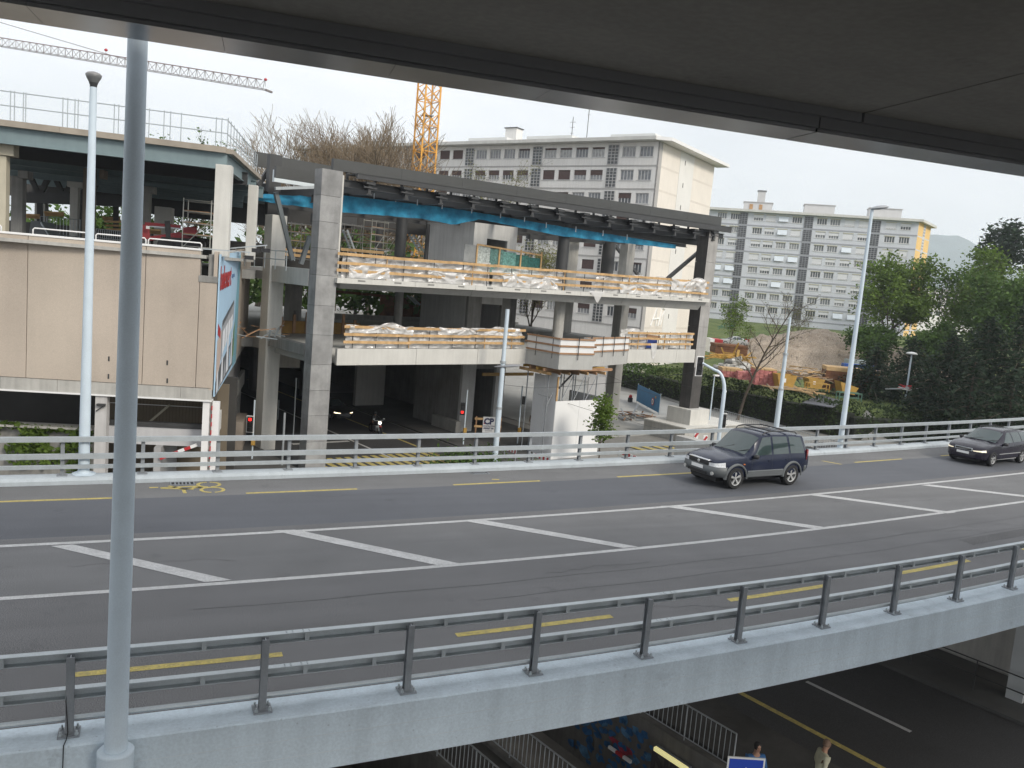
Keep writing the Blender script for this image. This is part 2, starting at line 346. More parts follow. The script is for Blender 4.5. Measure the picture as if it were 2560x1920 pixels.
# pedestrian pits under the viaduct: floor, walls, painted sprayings
for k, (a0, a1, b0, b1) in enumerate(PITS):
    zf = STZ-2.4
    fl = MB().quad(ST.p(a0, b0, zf), ST.p(a1, b0, zf), ST.p(a1, b1, zf), ST.p(a0, b1, zf)).build('underpass_floor', mat('pit_paving', (.13, .12, .105), .9, .2, 1.2, .4, 20), kind='structure')
    wl = thing('retaining_wall', ['retaining wall of the pedestrian ramp with blue sprayed graffiti', 'retaining wall of the far left ramp with rusty orange graffiti'][k], 'wall', ST.p(a0, b0, zf))
    w = MB()
    w.fbox(ST, a0-.25, a0, b0-.2, b1+.25, zf-.2, STZ+.1); w.fbox(ST, a1, a1+.25, b0-.2, b1+.25, zf-.2, STZ+.1)
    w.fbox(ST, a0, a1, b1, b1+.25, zf-.2, STZ+.1); w.build('wall', mat('pit_wall', (.13, .125, .115), .9, .25, .8, .3, 25, streak=.2), wl)
    def spray(b0, b1, z0, z1, col, seed, n=30, nm='graffiti', side=1):
        r = random.Random(seed); mb = MB(); aa = a1-.012 if side else a0+.012
        for i in range(n):
            cb = r.uniform(b0, b1); cz = r.uniform(z0, z1); s = r.uniform(.12, .38)*(1 if n < 40 else .5); pts = []
            m = 9
            for q in range(m):
                t = 2*pi*q/m; rr = s*r.uniform(.6, 1.15); pts.append(ST.p(aa-i*.0004, cb+rr*cos(t), min(z1, max(z0, cz+rr*sin(t)*.8))))
            mb.add(pts, [tuple(range(m))])
        return mb.build(nm, mat('spray_'+nm+str(seed), col, .7, .5, 3, col2=tuple(min(1, c*1.7) for c in col)), wl)
    if k == 0:
        spray(1.9, 5.4, zf+.1, STZ+.05, (.02, .085, .20), 3, 110)
        spray(2.0, 5.0, zf+.2, STZ-.1, (.06, .15, .26), 4, 14)
        spray(2.9, 3.6, STZ-1.3, STZ-1.0, (.25, .03, .05), 5, 6)
        put_text('graffiti', 'ND', .85, mat('spray_grey', (.05, .045, .05), .8), wl, ST.p(a1-.07, 2.0, STZ-1.15), -ST.n, Vector((0, 0, 1)), bold=.03)
        put_text('graffiti', 'SOAK', .55, mat('spray_teal', (.06, .10, .10), .8), wl, ST.p(a1-.07, 1.9, STZ-1.9), -ST.n, Vector((0, 0, 1)), bold=.02)
    else:
        spray(0, 6, zf+.2, STZ, (.22, .07, .02), 8, 50, side=0)
# strip lamp on the pit wall (lit)
lp = thing('strip_lamp', 'lit yellow strip lamp on the dark graffiti wall below the viaduct', 'lamp', ST.p(-4.3, 1.9, STZ-1.0))
MB().fbox(ST, -4.30, -4.2, .6, 1.8, STZ-.44, STZ-.32).build('housing', GALV_D(), lp)
MB().fbox(ST, -4.40, -4.302, .62, 1.78, STZ-.43, STZ-.33).build('tube', mat('lamp_tube', (.9, .82, .38), .4, 0, 1, emit=.5), lp)
hb = thing('striped_barrier', 'small red and white striped bar in the pedestrian ramp', 'barrier', ST.p(-4.6, 4.6, STZ-2.2))
for i in range(3): MB().fbox(ST, -4.36, -4.28, 2.6+i*.3, 2.9+i*.3, STZ-1.28, STZ-1.20).build('band', REDP() if i % 2 else WHITE(), hb)

def bar_railing(name, label, pts, h, pitch, m, r=.022, cat='railing', bars=True, group=None, rails=(1.0,), bw=.012, post_every=10):
    """railing along plan polyline pts [(x,y,z)]: top rail, foot rail, posts and upright bars"""
    th = thing(name, label, cat, pts[0], group=group); up = Vector((0, 0, 1)); P = [Vector(p) for p in pts]
    for hh in rails: MB().tube([p+up*h*hh for p in P], r, 6).build('top_rail' if hh == rails[0] else 'rail', m, th)
    if bars: MB().tube([p+up*.1 for p in P], r*.8, 6).build('foot_rail', m, th)
    k = 0
    for i in range(len(P)-1):
        d = P[i+1]-P[i]; n = max(1, int(d.length/pitch))
        for j in range(n+(1 if i == len(P)-2 else 0)):
            q = P[i]+d*(j/n)
            if k % post_every == 0: MB().cyl(q, q+up*h, r*.9, n=6).build('post', m, th)
            elif bars: MB().cyl(q+up*.1, q+up*h, bw, n=5, caps=False).build('bar', m, th)
            k += 1
    return th
RAILP = lambda: mat('railing_paint', (.33, .35, .36), .5, .08, 2, metal=.3)
bar_railing('railing', 'grey barred railing on the graffiti wall beside the street', [ST.p(-4.0, -.5, STZ+.1), ST.p(-4.0, 9, STZ+.1)], 1.0, .16, RAILP())
bar_railing('railing', 'barred railing on the left edge of the pedestrian ramp', [ST.p(-8.7, -2, STZ+.1), ST.p(-8.7, 7, STZ+.1)], 1.0, .16, RAILP())
bar_railing('railing', 'leftmost barred railing under the viaduct', [ST.p(-10.25, -1, STZ+.1), ST.p(-10.25, 7, STZ+.1)], 1.0, .16, RAILP())
bar_railing('handrail', 'dark two-bar handrail along the far pavement under the viaduct', [ST.p(7.1, -8, STZ+.12), ST.p(7.1, 2.5, STZ+.12)], 1.0, 1.9, STEEL_D(), bars=False, rails=(1.0, .5), post_every=1)

# ------------------------------------------------------------------ viaduct (curving gently away to the right)
def near_y(x):
    q = min(x, 20); y = 10.609-.0125*q+.00416*q*q
    return y+(x-q)*.154
def far_y(x):
    q = min(max(x, -12), 45); y = 23.4+.05*q+.0019*q*q
    return y+(x-q)*(.05+.0038*q)
def vy(x, t): return near_y(x)*(1-t)+far_y(x)*t
XS = [-16+i*1.0 for i in range(100)]
def ribbon(fy0, fy1, z, xs=XS, m=None, name='lane', parent=None, **k):
    mb = MB()
    for x in xs: mb.v += [(x, fy0(x), z), (x, fy1(x), z)]
    mb.f = [(2*i, 2*i+2, 2*i+3, 2*i+1) for i in range(len(xs)-1)]
    return mb.build(name, m, parent, fix=False, **k)
def sweep(fy, prof, xs=XS):
    """closed profile [(offset, z)] along a curve y=fy(x)"""
    mb = MB(); n = len(prof)
    for x in xs:
        t = Vector((1, (fy(x+.05)-fy(x-.05))/.1, 0)).normalized(); nn = Vector((-t.y, t.x, 0)); c = Vector((x, fy(x), 0))
        for o, z in prof: v = c+nn*o; mb.v.append((v.x, v.y, z))
    for i in range(len(xs)-1):
        for k in range(n): mb.f.append((i*n+k, (i+1)*n+k, (i+1)*n+(k+1) % n, i*n+(k+1) % n))
    mb.f += [tuple(range(n)), tuple(range((len(xs)-1)*n, len(xs)*n))]
    return mb
road = ribbon(lambda x: near_y(x)+.25, lambda x: vy(x, .388), 0, m=ASPH(), name='road', kind='structure')
ribbon(lambda x: vy(x, .388), lambda x: vy(x, .615), 0, m=ASPH_C(), name='hatched_strip', parent=road)
ribbon(lambda x: vy(x, .615), lambda x: vy(x, .645), 0, m=ASPH(), name='lane_edge', parent=road)
ribbon(lambda x: vy(x, .645), lambda x: vy(x, .862), 0, m=ASPH_D(), name='lane', parent=road)
ribbon(lambda x: vy(x, .862), lambda x: far_y(x)-.2, 0, m=ASPH_C(), name='cycle_lane', parent=road)
via = thing('viaduct', 'pale grey concrete road viaduct crossing the picture from left to right', 'viaduct', (10, 17, -.65))
sweep(near_y, [(-.28, -.66), (-.28, .13), (-.26, .15), (.27, .15), (.3, .12), (.3, -.66)]).build('near_edge_beam', CONC_WHITE(), via)
sweep(far_y, [(-.28, -.3), (-.28, .10), (-.22, .17), (-.15, .185), (.17, .185), (.19, .16), (.19, -.9), (0, -.9)]).build('far_kerb', mat('kerb_paint', (.44, .485, .515), .8, .07, .6, .3, 18, streak=.08, grain=.05, track=.08), via)
dk = MB()
for x in XS:
    for y, z in ((near_y(x)+.3, -.62), (far_y(x)-.05, -.62), (far_y(x)-.05, -.05), (near_y(x)+.3, -.05)): dk.v.append((x, y, z))
for i in range(len(XS)-1):
    for k in range(4): dk.f.append((4*i+k, 4*i+4+k, 4*i+4+(k+1) % 4, 4*i+(k+1) % 4))
dk.build('deck', CONC(), via)
MB().fbox(ST, 9.6, 10.1, -5, 14, STZ-.3, -.63).build('wall_pier', CONC(), via)
MB().fbox(ST, -15.2, -14.6, 2, 12, STZ-.3, -.63).build('wall_pier', CONC(), via)
MB().fbox(ST, 7.55, 8.0, -3.0, -2.5, STZ-.3, -.63).build('pillar', mat('pillar_white', (.5, .52, .52), .8, .06), via)
MB().fbox(ST, 7.55, 8.0, -14, -13.5, STZ-.3, -.63).build('pillar', MATS['pillar_white'], via)
# formwork board lines on the near fascia
for zz in (-.17, -.42): sweep(lambda x: near_y(x), [(-.2815, zz), (-.2815, zz+.006), (-.279, zz+.006), (-.279, zz)]).build('board_line', mat('board_seam', (.55, .60, .63), .8, .1), via)
# painted lines
ZL = .004
def lane_strip(t, w, x0, x1, m, nm='lane_line', n=None):
    n = n or max(2, int((x1-x0)/1.0)+1); xs = [x0+(x1-x0)*i/n for i in range(n+1)]
    ribbon(lambda x: vy(x, t)-w/2, lambda x: vy(x, t)+w/2, ZL, xs, m, nm, road)
lane_strip(.389, .15, -16, 80, WHITE_L()); lane_strip(.611, .15, -16, 80, WHITE_L())
for (p0, p1) in ((0, 242), (615, 893), (1133, 1350), (1543, 1714), (2136, 2255), (2352, 2390)):
    x0 = PZ(p0, 1235, 0).x if 0 else None
def far_x(px):          # x on the far yellow line seen at photograph column px
    lo, hi = -10, 70
    for _ in range(50):
        mid = (lo+hi)/2; d = Vector((mid, vy(mid, .87), 0))-CAM
        if 1280+F*d.dot(RT)/d.dot(FW) < px: lo = mid
        else: hi = mid
    return lo
for p0, p1 in ((-60, 320), (615, 893), (1133, 1350), (1543, 1730), (2136, 2255), (2352, 2400)): lane_strip(.87, .12, far_x(p0), far_x(p1), YEL_L())
for x0, x1 in ((-9.5, -6.6), (-4.9, -2.0), (-.68, 2.18), (5.07, 8.22), (11.1, 14.0), (16.6, 19.5), (22.2, 25.2)):
    xs = [x0+(x1-x0)*i/3 for i in range(4)]
    ribbon(lambda x: near_y(x)+1.78, lambda x: near_y(x)+1.93, ZL, xs, YEL_L(), 'lane_line', road)
for q in (((127, 1365), (182, 1361), (580, 1450), (512, 1455)), ((680, 1326), (738, 1324), (1152, 1409), (1094, 1413)), ((1149, 1300.6), (1195, 1297.7), (1595, 1366.5), (1558, 1370)),
          ((1650, 1265), (1688, 1263.5), (2064, 1318), (2032, 1321)), ((2015, 1236.5), (2044, 1235), (2391, 1281.5), (2368, 1283.5)), ((2301, 1212.8), (2322, 1211), (2640, 1247), (2620, 1249))):
    v = [PZ(x, y, ZL+.003) for x, y in q]; MB().quad(*v).build('hatch_bar', WHITE_L(), road)
q0 = PZ(512, 1455, 0)-PZ(127, 1365, 0)
for dx in (-5.2,):
    v = [PZ(x, y, ZL+.003)+Vector((dx, 0, 0)) for x, y in ((127, 1365), (182, 1361), (580, 1450), (512, 1455))]; MB().quad(*v).build('hatch_bar', WHITE_L(), road)
# cycle symbol: two wheels, frame, handlebar and a dash
def ground_px(x, y, z=ZL): return PZ(x/3.16, 800+y/3.16, z)
sym = MB()
def seg(x0, y0, x1, y1, w=.07):
    a = ground_px(x0, y0); b = ground_px(x1, y1); d = (b-a).normalized(); n = Vector((-d.y, d.x, 0))*w/2; sym.quad(a-n, b-n, b+n, a+n)
for cx, cy, rx in ((1650, 1299, 100), (1678, 1341, 103)):
    c = ground_px(cx, cy); r = (ground_px(cx+rx, cy)-c).length; n = 22
    for i in range(n):
        if i in (5, 16): continue
        t0, t1 = 2*pi*i/n, 2*pi*(i+1)/n
        sym.quad(*[c+Vector((cos(t)*k, sin(t)*k*.9, 0)) for t, k in ((t0, r), (t1, r), (t1, r-.09), (t0, r-.09))])
for a in ((1265, 1325, 1560, 1312), (1270, 1330, 1530, 1335), (1330, 1310, 1470, 1338), (1440, 1338, 1600, 1318), (1450, 1340, 1462, 1368), (1520, 1320, 1690, 1322)): seg(*a, w=.09)
seg(1180, 1324, 1250, 1322, .1)
sym.build('cycle_symbol', YEL_L(), road)
seg2 = sym; sym = MB()
c = PZ(1236, 1198, ZL); sym.quad(c+Vector((-.1, -.05, 0)), c+Vector((.12, -.1, 0)), c+Vector((.16, 0, 0)), c+Vector((-.06, .05, 0))); sym.build('paint_dash', YEL_L(), road)
sym = MB(); c = PZ(2077, 1156, ZL); sym.quad(c+Vector((-.25, .3, 0)), c+Vector((-.1, .3, 0)), c+Vector((.3, -.35, 0)), c+Vector((.15, -.35, 0))); sym.build('paint_dash', YEL_L(), road)
# tar seams and joints
for t, x0, x1 in ((.30, 1, 45), (.245, 6, 40)): 
    xs = [x0+(x1-x0)*i/40 for i in range(41)]
    ribbon(lambda x: vy(x, t)+.03*sin(x*1.7)-.008, lambda x: vy(x, t)+.03*sin(x*1.7)+.008, .003, xs, mat('tar', (.03, .03, .032), .6), 'tar_seam', road)
# drain grates by the far kerb
for k, (gx, gy) in enumerate(((455, 1203), (1198, 1182))):
    c = PZ(gx, gy, 0); c.y = far_y(c.x)-.28-.2
    d = thing('drain_grate', ['iron drain grate by the cycle symbol', 'iron drain grate at the far kerb right of the cycle symbol'][k], 'drain', c, group='drain grates')
    f = MB(); f.box(c.x-.3, c.x+.3, c.y-.16, c.y-.12, .002, .012); f.box(c.x-.3, c.x+.3, c.y+.12, c.y+.16, .002, .012); f.box(c.x-.3, c.x-.27, c.y-.12, c.y+.12, .002, .012); f.box(c.x+.27, c.x+.3, c.y-.12, c.y+.12, .002, .012); f.build('frame', GALV_D(), d)
    MB().box(c.x-.27, c.x+.27, c.y-.12, c.y+.12, .001, .005).build('slot_plate', RUBBER(), d)
    for i in range(5): MB().box(c.x-.2+i*.09, c.x-.16+i*.09, c.y-.12, c.y+.12, .005, .012).build('grate_bar', GALV_D(), d)

# ------------------------------------------------------------------ guardrails
def guardrail(name, label, fy, xs_posts, zb, top, mid, low, side, near):
    th = thing(name, label, 'guardrail', (xs_posts[0], fy(xs_posts[0]), zb))
    xs = [xs_posts[0]-2+i*.5 for i in range(int((xs_posts[-1]-xs_posts[0]+4)/.5)+1)]
    gm = GALV(); pm = GALV_D()
    def chan(zt, nm, hh=.13, dd=.10):
        # a channel: web towards the road, flanges reaching back over the posts
        o0 = .045*side; o1 = (.045+dd)*side; w = .012*side
        prof = [(o0, zt), (o1, zt), (o1, zt-hh), (o0, zt-hh), (o0, zt-hh+.014), (o1-w, zt-hh+.014), (o1-w, zt-.014), (o0, zt-.014)]
        r = sweep(fy, prof, xs).build(nm, gm, th)
        if near:
            for x in xs_posts:
                for dx in (.55, 1.5):
                    t = Vector((1, (fy(x+dx+.05)-fy(x+dx-.05))/.1, 0)).normalized(); nn = Vector((-t.y, t.x, 0)); c = Vector((x+dx, fy(x+dx), 0))+nn*(o0+.004*side)
                    mb = MB(); e = t*.03; f_ = nn*.012*side
                    mb.hexa([c-e+Vector((0, 0, zt-hh+.014)), c+e+Vector((0, 0, zt-hh+.014)), c+e+f_+Vector((0, 0, zt-hh+.014)), c-e+f_+Vector((0, 0, zt-hh+.014))],
                            [c-e+Vector((0, 0, zt-.014)), c+e+Vector((0, 0, zt-.014)), c+e+f_+Vector((0, 0, zt-.014)), c-e+f_+Vector((0, 0, zt-.014))]); mb.build('spacer', gm, r)
            for x in xs_posts[::3]:
                for dx in (.28, .36, .50, .58):
                    for oy in (.03, .075): MB().cyl((x+dx, fy(x+dx)+(.045+oy)*side, zt), (x+dx, fy(x+dx)+(.045+oy)*side, zt+.008), .011, n=6).build('bolt', gm, r)
        else:
            for x in xs_posts[::3]:
                y = fy(x+.4)+o1; MB().box(x+.36, x+.364, y-.003 if side > 0 else y-.002, y+.002 if side > 0 else y+.003, zt-hh, zt).build('rail_joint', STEEL_D(), r)
    chan(top, 'top_rail'); chan(mid, 'middle_rail')
    sweep(fy, [((.09+.033*cos(2*pi*k/8))*side, low+.033*sin(2*pi*k/8)) for k in range(8)] if near else [(.05*side, low+.05), (.13*side, low+.045), (.13*side, low-.045), (.05*side, low-.05)], xs).build('lower_rail', gm, th)
    # post: an H-section with a base plate
    pb = MB(); hgt = top-.02
    pb.box(-.045, .045, -.05, -.038, zb+.02, hgt); pb.box(-.045, .045, .038, .05, zb+.02, hgt); pb.box(-.006, .006, -.038, .038, zb+.02, hgt)
    def raw(mb, nm, m):
        me = bpy.data.meshes.new(nm); me.from_pydata(mb.v, [], mb.f); me.materials.append(m); return me
    pme = raw(pb, 'post', pm); bme = raw(MB().box(-.12, .12, -.12, .12, zb+.001, zb+.022), 'base_plate', pm)
    sme = raw(MB().box(-.025, .025, -.012, .012, low-.06, low+.06), 'bracket', pm)
    bo = MB().cyl((0, 0, zb+.02), (0, 0, zb+.075), .013, n=6); bo.cyl((0, 0, zb+.022), (0, 0, zb+.045), .024, n=6); bome = raw(bo, 'bolt', GALV())
    for x in xs_posts:
        a = math.atan((fy(x+.05)-fy(x-.05))/.1)
        p = bpy.data.objects.new('post', pme); COL.objects.link(p); p.parent = th; p.location = Vector((x, fy(x), 0))-org(th); p.rotation_euler = (0, 0, a)
        q = bpy.data.objects.new('base_plate', bme); COL.objects.link(q); q.parent = p
        s = bpy.data.objects.new('bracket', sme); COL.objects.link(s); s.parent = p; s.location = (0, .05*side, 0)
        if near:
            for bx in (-.085, .085):
                for by in (-.085, .085):
                    b = bpy.data.objects.new('bolt', bome); COL.objects.link(b); b.parent = p; b.location = (bx, by, 0)
    return th
NP = [-5.05, -2.85, -.62, 1.63, 3.61, 5.63, 7.68, 9.71, 11.8, 13.87, 15.99, 18.12, 20.25, 22.4]
FP = [-5.5, -3.55, -1.66, .2, 2.08, 4, 5.96, 7.94, 9.9, 11.89, 13.9, 15.94, 17.96, 20, 22.05, 24.05]+[26.07+2.03*i for i in range(18)]
guardrail('guardrail', 'near steel guardrail with dark posts along the closer edge of the viaduct', near_y, NP, .15, 1.155, .69, .30, 1, True)
guardrail('guardrail', 'far galvanised guardrail along the opposite edge of the viaduct', far_y, FP, .185, 1.20, .76, .42, -1, False)
# thin cable hanging down the second near post
MB().tube([(-.62, 10.59, .9), (-.66, 10.57, .6), (-.63, 10.55, .2), (-.64, 10.45, .165), (-.66, 10.335, .158), (-.66, 10.32, .1), (-.67, 10.32, -.6)], .006, 5).build('cable', RUBBER(), label='thin black cable hanging over the viaduct edge at a near post', cat='cable')

# ------------------------------------------------------------------ bridge overhead
pA = PZ(0, 46, 8.0); pB = PZ(2560, 442, 8.0)
OB = Frame((pA.x, pA.y), atan2(pB.x-pA.x, pB.y-pA.y)); LOB = (pB-pA).length
ob = thing('overhead_bridge', 'dark concrete bridge overhead with a polished strip along its edge', 'bridge', OB.p(LOB/2, 0, 8))
jx, jn = OB.atz(2200, 330, 8.0)
polish = mat('polished_strip', (.33, .34, .355), .26, .2, .9, metal=1.0)
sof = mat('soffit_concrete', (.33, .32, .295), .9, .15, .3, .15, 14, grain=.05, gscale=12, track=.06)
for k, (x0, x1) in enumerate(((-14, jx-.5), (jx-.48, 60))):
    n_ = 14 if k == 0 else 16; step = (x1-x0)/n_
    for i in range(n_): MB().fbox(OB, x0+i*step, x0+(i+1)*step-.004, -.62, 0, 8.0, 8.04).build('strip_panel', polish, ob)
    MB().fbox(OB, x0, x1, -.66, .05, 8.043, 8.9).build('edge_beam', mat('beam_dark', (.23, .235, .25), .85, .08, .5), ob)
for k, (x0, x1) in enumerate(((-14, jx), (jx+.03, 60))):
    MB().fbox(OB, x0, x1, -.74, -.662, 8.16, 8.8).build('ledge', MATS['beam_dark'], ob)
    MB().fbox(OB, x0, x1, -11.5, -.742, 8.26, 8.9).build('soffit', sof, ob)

# repair patches and cracks on the road
for k, (x0, x1, t0, t1) in enumerate(((21, 24.5, .20, .235),)):
    xs = [x0+(x1-x0)*i/6 for i in range(7)]; ribbon(lambda x: vy(x, t0), lambda x: vy(x, t1), .0022, xs, mat('asphalt_patch', (.115, .114, .115), .9, .12, .6, .5, 90, grain=.4, gscale=38), 'repair_patch', road)
rc_ = random.Random(8)
for k in range(9):
    x = rc_.uniform(-2, 26); t = rc_.uniform(.03, .36) if k % 2 else rc_.uniform(.40, .84); pts = [Vector((x, vy(x, t), .0028))]
    for i in range(14): pts.append(pts[-1]+Vector((rc_.uniform(.08, .35), rc_.gauss(0, .07), 0)))
    mb = MB()
    for a, b in zip(pts, pts[1:]): w = Vector((0, rc_.uniform(.004, .010), 0)); mb.quad(a-w, b-w, b+w, a+w)
    mb.build('crack', MATS['tar'], road)
# board marks on the soffit
for i in range(0): MB().fbox(OB, -14+i*2.7, -14+i*2.7+.012, -22, -.75, 8.2585, 8.2605).build('board_line', CONC_D(), ob)
# ------------------------------------------------------------------ vehicles (local frame: +x is the front, ground at z=0)
def lerp(a, b, t): return a+(b-a)*t
def interp(tab, x):
    if x <= tab[0][0]: return tab[0][1]
    for (x0, y0), (x1, y1) in zip(tab, tab[1:]):
        if x <= x1:
            t = (x-x0)/(x1-x0); return lerp(y0, y1, t)
    return tab[-1][1]
def cut(mesh_obj, cutters):
    for c in cutters:
        md = mesh_obj.modifiers.new('cut', 'BOOLEAN'); md.operation = 'DIFFERENCE'; md.object = c; md.solver = 'EXACT'
    bpy.context.view_layer.update()
    me = bpy.data.meshes.new_from_object(mesh_obj.evaluated_get(bpy.context.evaluated_depsgraph_get()))
    mesh_obj.modifiers.clear(); mesh_obj.data = me
    for c in cutters: bpy.data.objects.remove(c)
def wheel(th, x, y, R, W, rim_m, spokes=5):
    out = 1 if y > 0 else -1
    w = MB(); n = 28
    prof = [(R*.62, -W/2), (R*.93, -W/2), (R, -W/2+.03), (R, W/2-.03), (R*.93, W/2), (R*.66, W/2)]
    for rr, yy in prof: w.v += [(x+rr*cos(2*pi*k/n), y+yy*out, R+rr*sin(2*pi*k/n)) for k in range(n)]
    for i in range(len(prof)-1):
        for k in range(n): w.f.append((i*n+k, i*n+(k+1) % n, (i+1)*n+(k+1) % n, (i+1)*n+k))
    t = w.build('wheel', RUBBER(), th, smooth='auto')
    r = MB(); yo = y+out*(W/2-.03)
    def ring(r0, r1, y0, y1):
        k0 = len(r.v)
        for rr, yy in ((r0, y0), (r1, y1)): r.v += [(x+rr*cos(2*pi*k/n), yy, R+rr*sin(2*pi*k/n)) for k in range(n)]
        for k in range(n): r.f.append((k0+k, k0+(k+1) % n, k0+n+(k+1) % n, k0+n+k))
    ring(R*.68, R*.60, yo+out*.02, yo+out*.01); ring(R*.60, R*.58, yo+out*.01, yo-out*.06)
    for i in range(spokes):
        a = 2*pi*i/spokes+.3
        def pt(rr, da, yy): return (x+rr*cos(a+da), yy, R+rr*sin(a+da))
        r.hexa([pt(R*.12, -.5, yo-out*.03), pt(R*.6, -.21, yo-out*.03), pt(R*.6, .21, yo-out*.03), pt(R*.12, .5, yo-out*.03)],
               [pt(R*.12, -.5, yo+out*.0), pt(R*.6, -.19, yo+out*.012), pt(R*.6, .19, yo+out*.012), pt(R*.12, .5, yo+out*.0)])
    r.cyl((x, yo-out*.02, R), (x, yo+out*.012, R), R*.15, n=12)
    r.build('rim', rim_m, t)
    d = MB().cyl((x, yo-out*.07, R), (x, yo-out*.06, R), R*.6, n=20); d.build('brake_disc', BLACK(), t)
def car(name, label, loc, rz, S, paint, low_m, rim_m, spokes):
    th = thing(name, label, 'car', loc, local=True, rz=rz)
    L0, L1 = S['x0'], S['x1']; n = 40; xs = [L0+(L1-L0)*i/n for i in range(n+1)]
    xs = sorted(set([round(x, 3) for x in xs]+[S['cowl'], S['rf'], S['rr'], S['tail']]))
    def sect(x):
        w = interp(S['w'], x); zb = interp(S['zb'], x); zt = interp(S['zt'], x); wt = interp(S['wt'], x); z0 = interp(S['z0'], x)
        zb = min(zb, zt-.02)
        h = zb-z0
        return [(w*.86, z0), (w*.97, z0+h*.12), (w, z0+h*.42), (w*.995, z0+h*.75), (w*.965, zb), (lerp(w*.965, wt, .5)*1.015, lerp(zb, zt, .5)), (wt, zt-.045*min(1, (zt-zb)/.2)), (wt*.88, zt-.012), (wt*.5, zt+.012), (0, zt+.02)]
    m = MB(); sec = []
    for x in xs:
        s = sect(x); full = [(x, -y, z) for y, z in s]+[(x, y, z) for y, z in reversed(s[:-1])]; sec.append(full); m.v += full
    k = len(sec[0])
    for i in range(len(xs)-1):
        for j in range(k-1): m.f.append((i*k+j, i*k+j+1, (i+1)*k+j+1, (i+1)*k+j))
        m.f.append((i*k+k-1, i*k, (i+1)*k, (i+1)*k+k-1))
    m.f += [tuple(range(k)), tuple(reversed(range((len(xs)-1)*k, len(xs)*k)))]
    b = m.build('body', paint, th)
    cs = []
    for wx in S['wx']:
        c = MB().cyl((wx, -1.2, S['R']), (wx, 1.2, S['R']), S['R']+.055, n=32).build('cutter', None); cs.append(c)
    cut(b, cs)
    for p in b.data.polygons: p.use_smooth = True
    b.data.set_sharp_from_angle(angle=radians(32))
    # dark underbody closing the arches
    MB().box(L0+.25, L1-.25, -interp(S['w'], 0)*.62, interp(S['w'], 0)*.62, S['R']*.55, S['R']*2.0).build('underbody', BLACK(), th)
    wy = interp(S['w'], 0)-S['ww']/2+S.get('wo', .0)
    for wx in S['wx']:
        for sy in (-1, 1): wheel(th, wx, sy*wy, S['R'], S['ww'], rim_m, spokes)
    gl = mat('car_glass', (.035, .055, .055), .04, .1, 1, spec=1.0)
    def side_pt(x, t, sy, off):
        s = sect(x); P = [s[4], s[5], s[6]]
        q = (lerp(P[0][0], P[1][0], t*2), lerp(P[0][1], P[1][1], t*2)) if t < .5 else (lerp(P[1][0], P[2][0], t*2-1), lerp(P[1][1], P[2][1], t*2-1))
        return Vector((x, sy*(q[0]+off), q[1]))
    for sy in (-1, 1):
        for (a0, a1, c0, c1) in S['win']:       # bottom x range, top x range
            g_ = MB(); nn = 6
            for i in range(nn+1):
                for j in range(5):
                    t = lerp(.08, .93, j/4); xx = lerp(lerp(a0, a1, i/nn), lerp(c0, c1, i/nn), j/4); g_.v.append(tuple(side_pt(xx, t, sy, .008)))
            for i in range(nn):
                for j in range(4): g_.f.append((i*5+j, i*5+j+1, (i+1)*5+j+1, (i+1)*5+j))
            g_.build('side_window', gl, th, smooth=True)
        # mirror, door handles, door seam
        mx_ = S['mirror']; p = side_pt(mx_, .12, sy, .0)
        MB().lathe((p.x, p.y+sy*.12, p.z), [(.001, -.07), (.08, -.06), (.10, 0), (.085, .06), (.001, .075)], 10).build('mirror', BLACK(), th, smooth=True)
        for hx in S['handles']:
            s = sect(hx); MB().box(hx-.09, hx+.09, sy*s[3][0]-.012, sy*s[3][0]+.022, s[3][1]+.02, s[3][1]+.055).build('door_handle', paint, th, bevel=.008)
        for dx in S['seams']:
            s = sect(dx); q = MB()
            for (y0, z0), (y1, z1) in zip(s[1:4], s[2:5]): q.quad((dx-.004, sy*(y0+.003), z0), (dx+.004, sy*(y0+.003), z0), (dx+.004, sy*(y1+.003), z1), (dx-.004, sy*(y1+.003), z1))
            q.build('door_seam', BLACK(), th)
        # head and tail lamps
        hl = S['head']; s = MB(); x1_ = S['x1']
        out_ = [(lerp(hl[1], x1_-.02, i/6), interp(S['w'], lerp(hl[1], x1_-.02, i/6))+.014) for i in range(7)]+[(x1_+.012, interp(S['w'], x1_)*hl[4]*1.3)]
        for i, (xx, yy_) in enumerate(out_):
            for j in range(3): s.v.append((xx, sy*yy_*(1-.02*j), lerp(hl[2], hl[3]-.05*i/7, j/2)))
        for i in range(len(out_)-1):
            for j in range(2): s.f.append((i*3+j, i*3+j+1, (i+1)*3+j+1, (i+1)*3+j))
        s.build('headlight', mat('lamp_lens_'+S['lampname'], S['lampcol'], .1, .25, 14, spec=1, emit=S['lampemit']), th, smooth=True)
        tl = S['tail_l']; w_ = interp(S['w'], tl[0]); MB().box(tl[0]-.03, tl[1], sy*w_*.86 if sy < 0 else w_*.80, sy*w_*.80 if sy < 0 else w_*1.0, tl[2], tl[3])
        w2 = interp(S['w'], tl[1])
        MB().add([(tl[0]-.01, sy*w_*.78, tl[2]), (tl[0]-.01, sy*w_*.78, tl[3]), (tl[0]-.005, sy*(w_+.01), tl[3]), (tl[0]-.005, sy*(w_+.01), tl[2]), (tl[1], sy*(w2+.012), tl[3]), (tl[1], sy*(w2+.012), tl[2])], [(0, 1, 2, 3), (3, 2, 4, 5)]).build('tail_light', mat('tail_lens', (.5, .02, .02), .15, .2, 10), th)
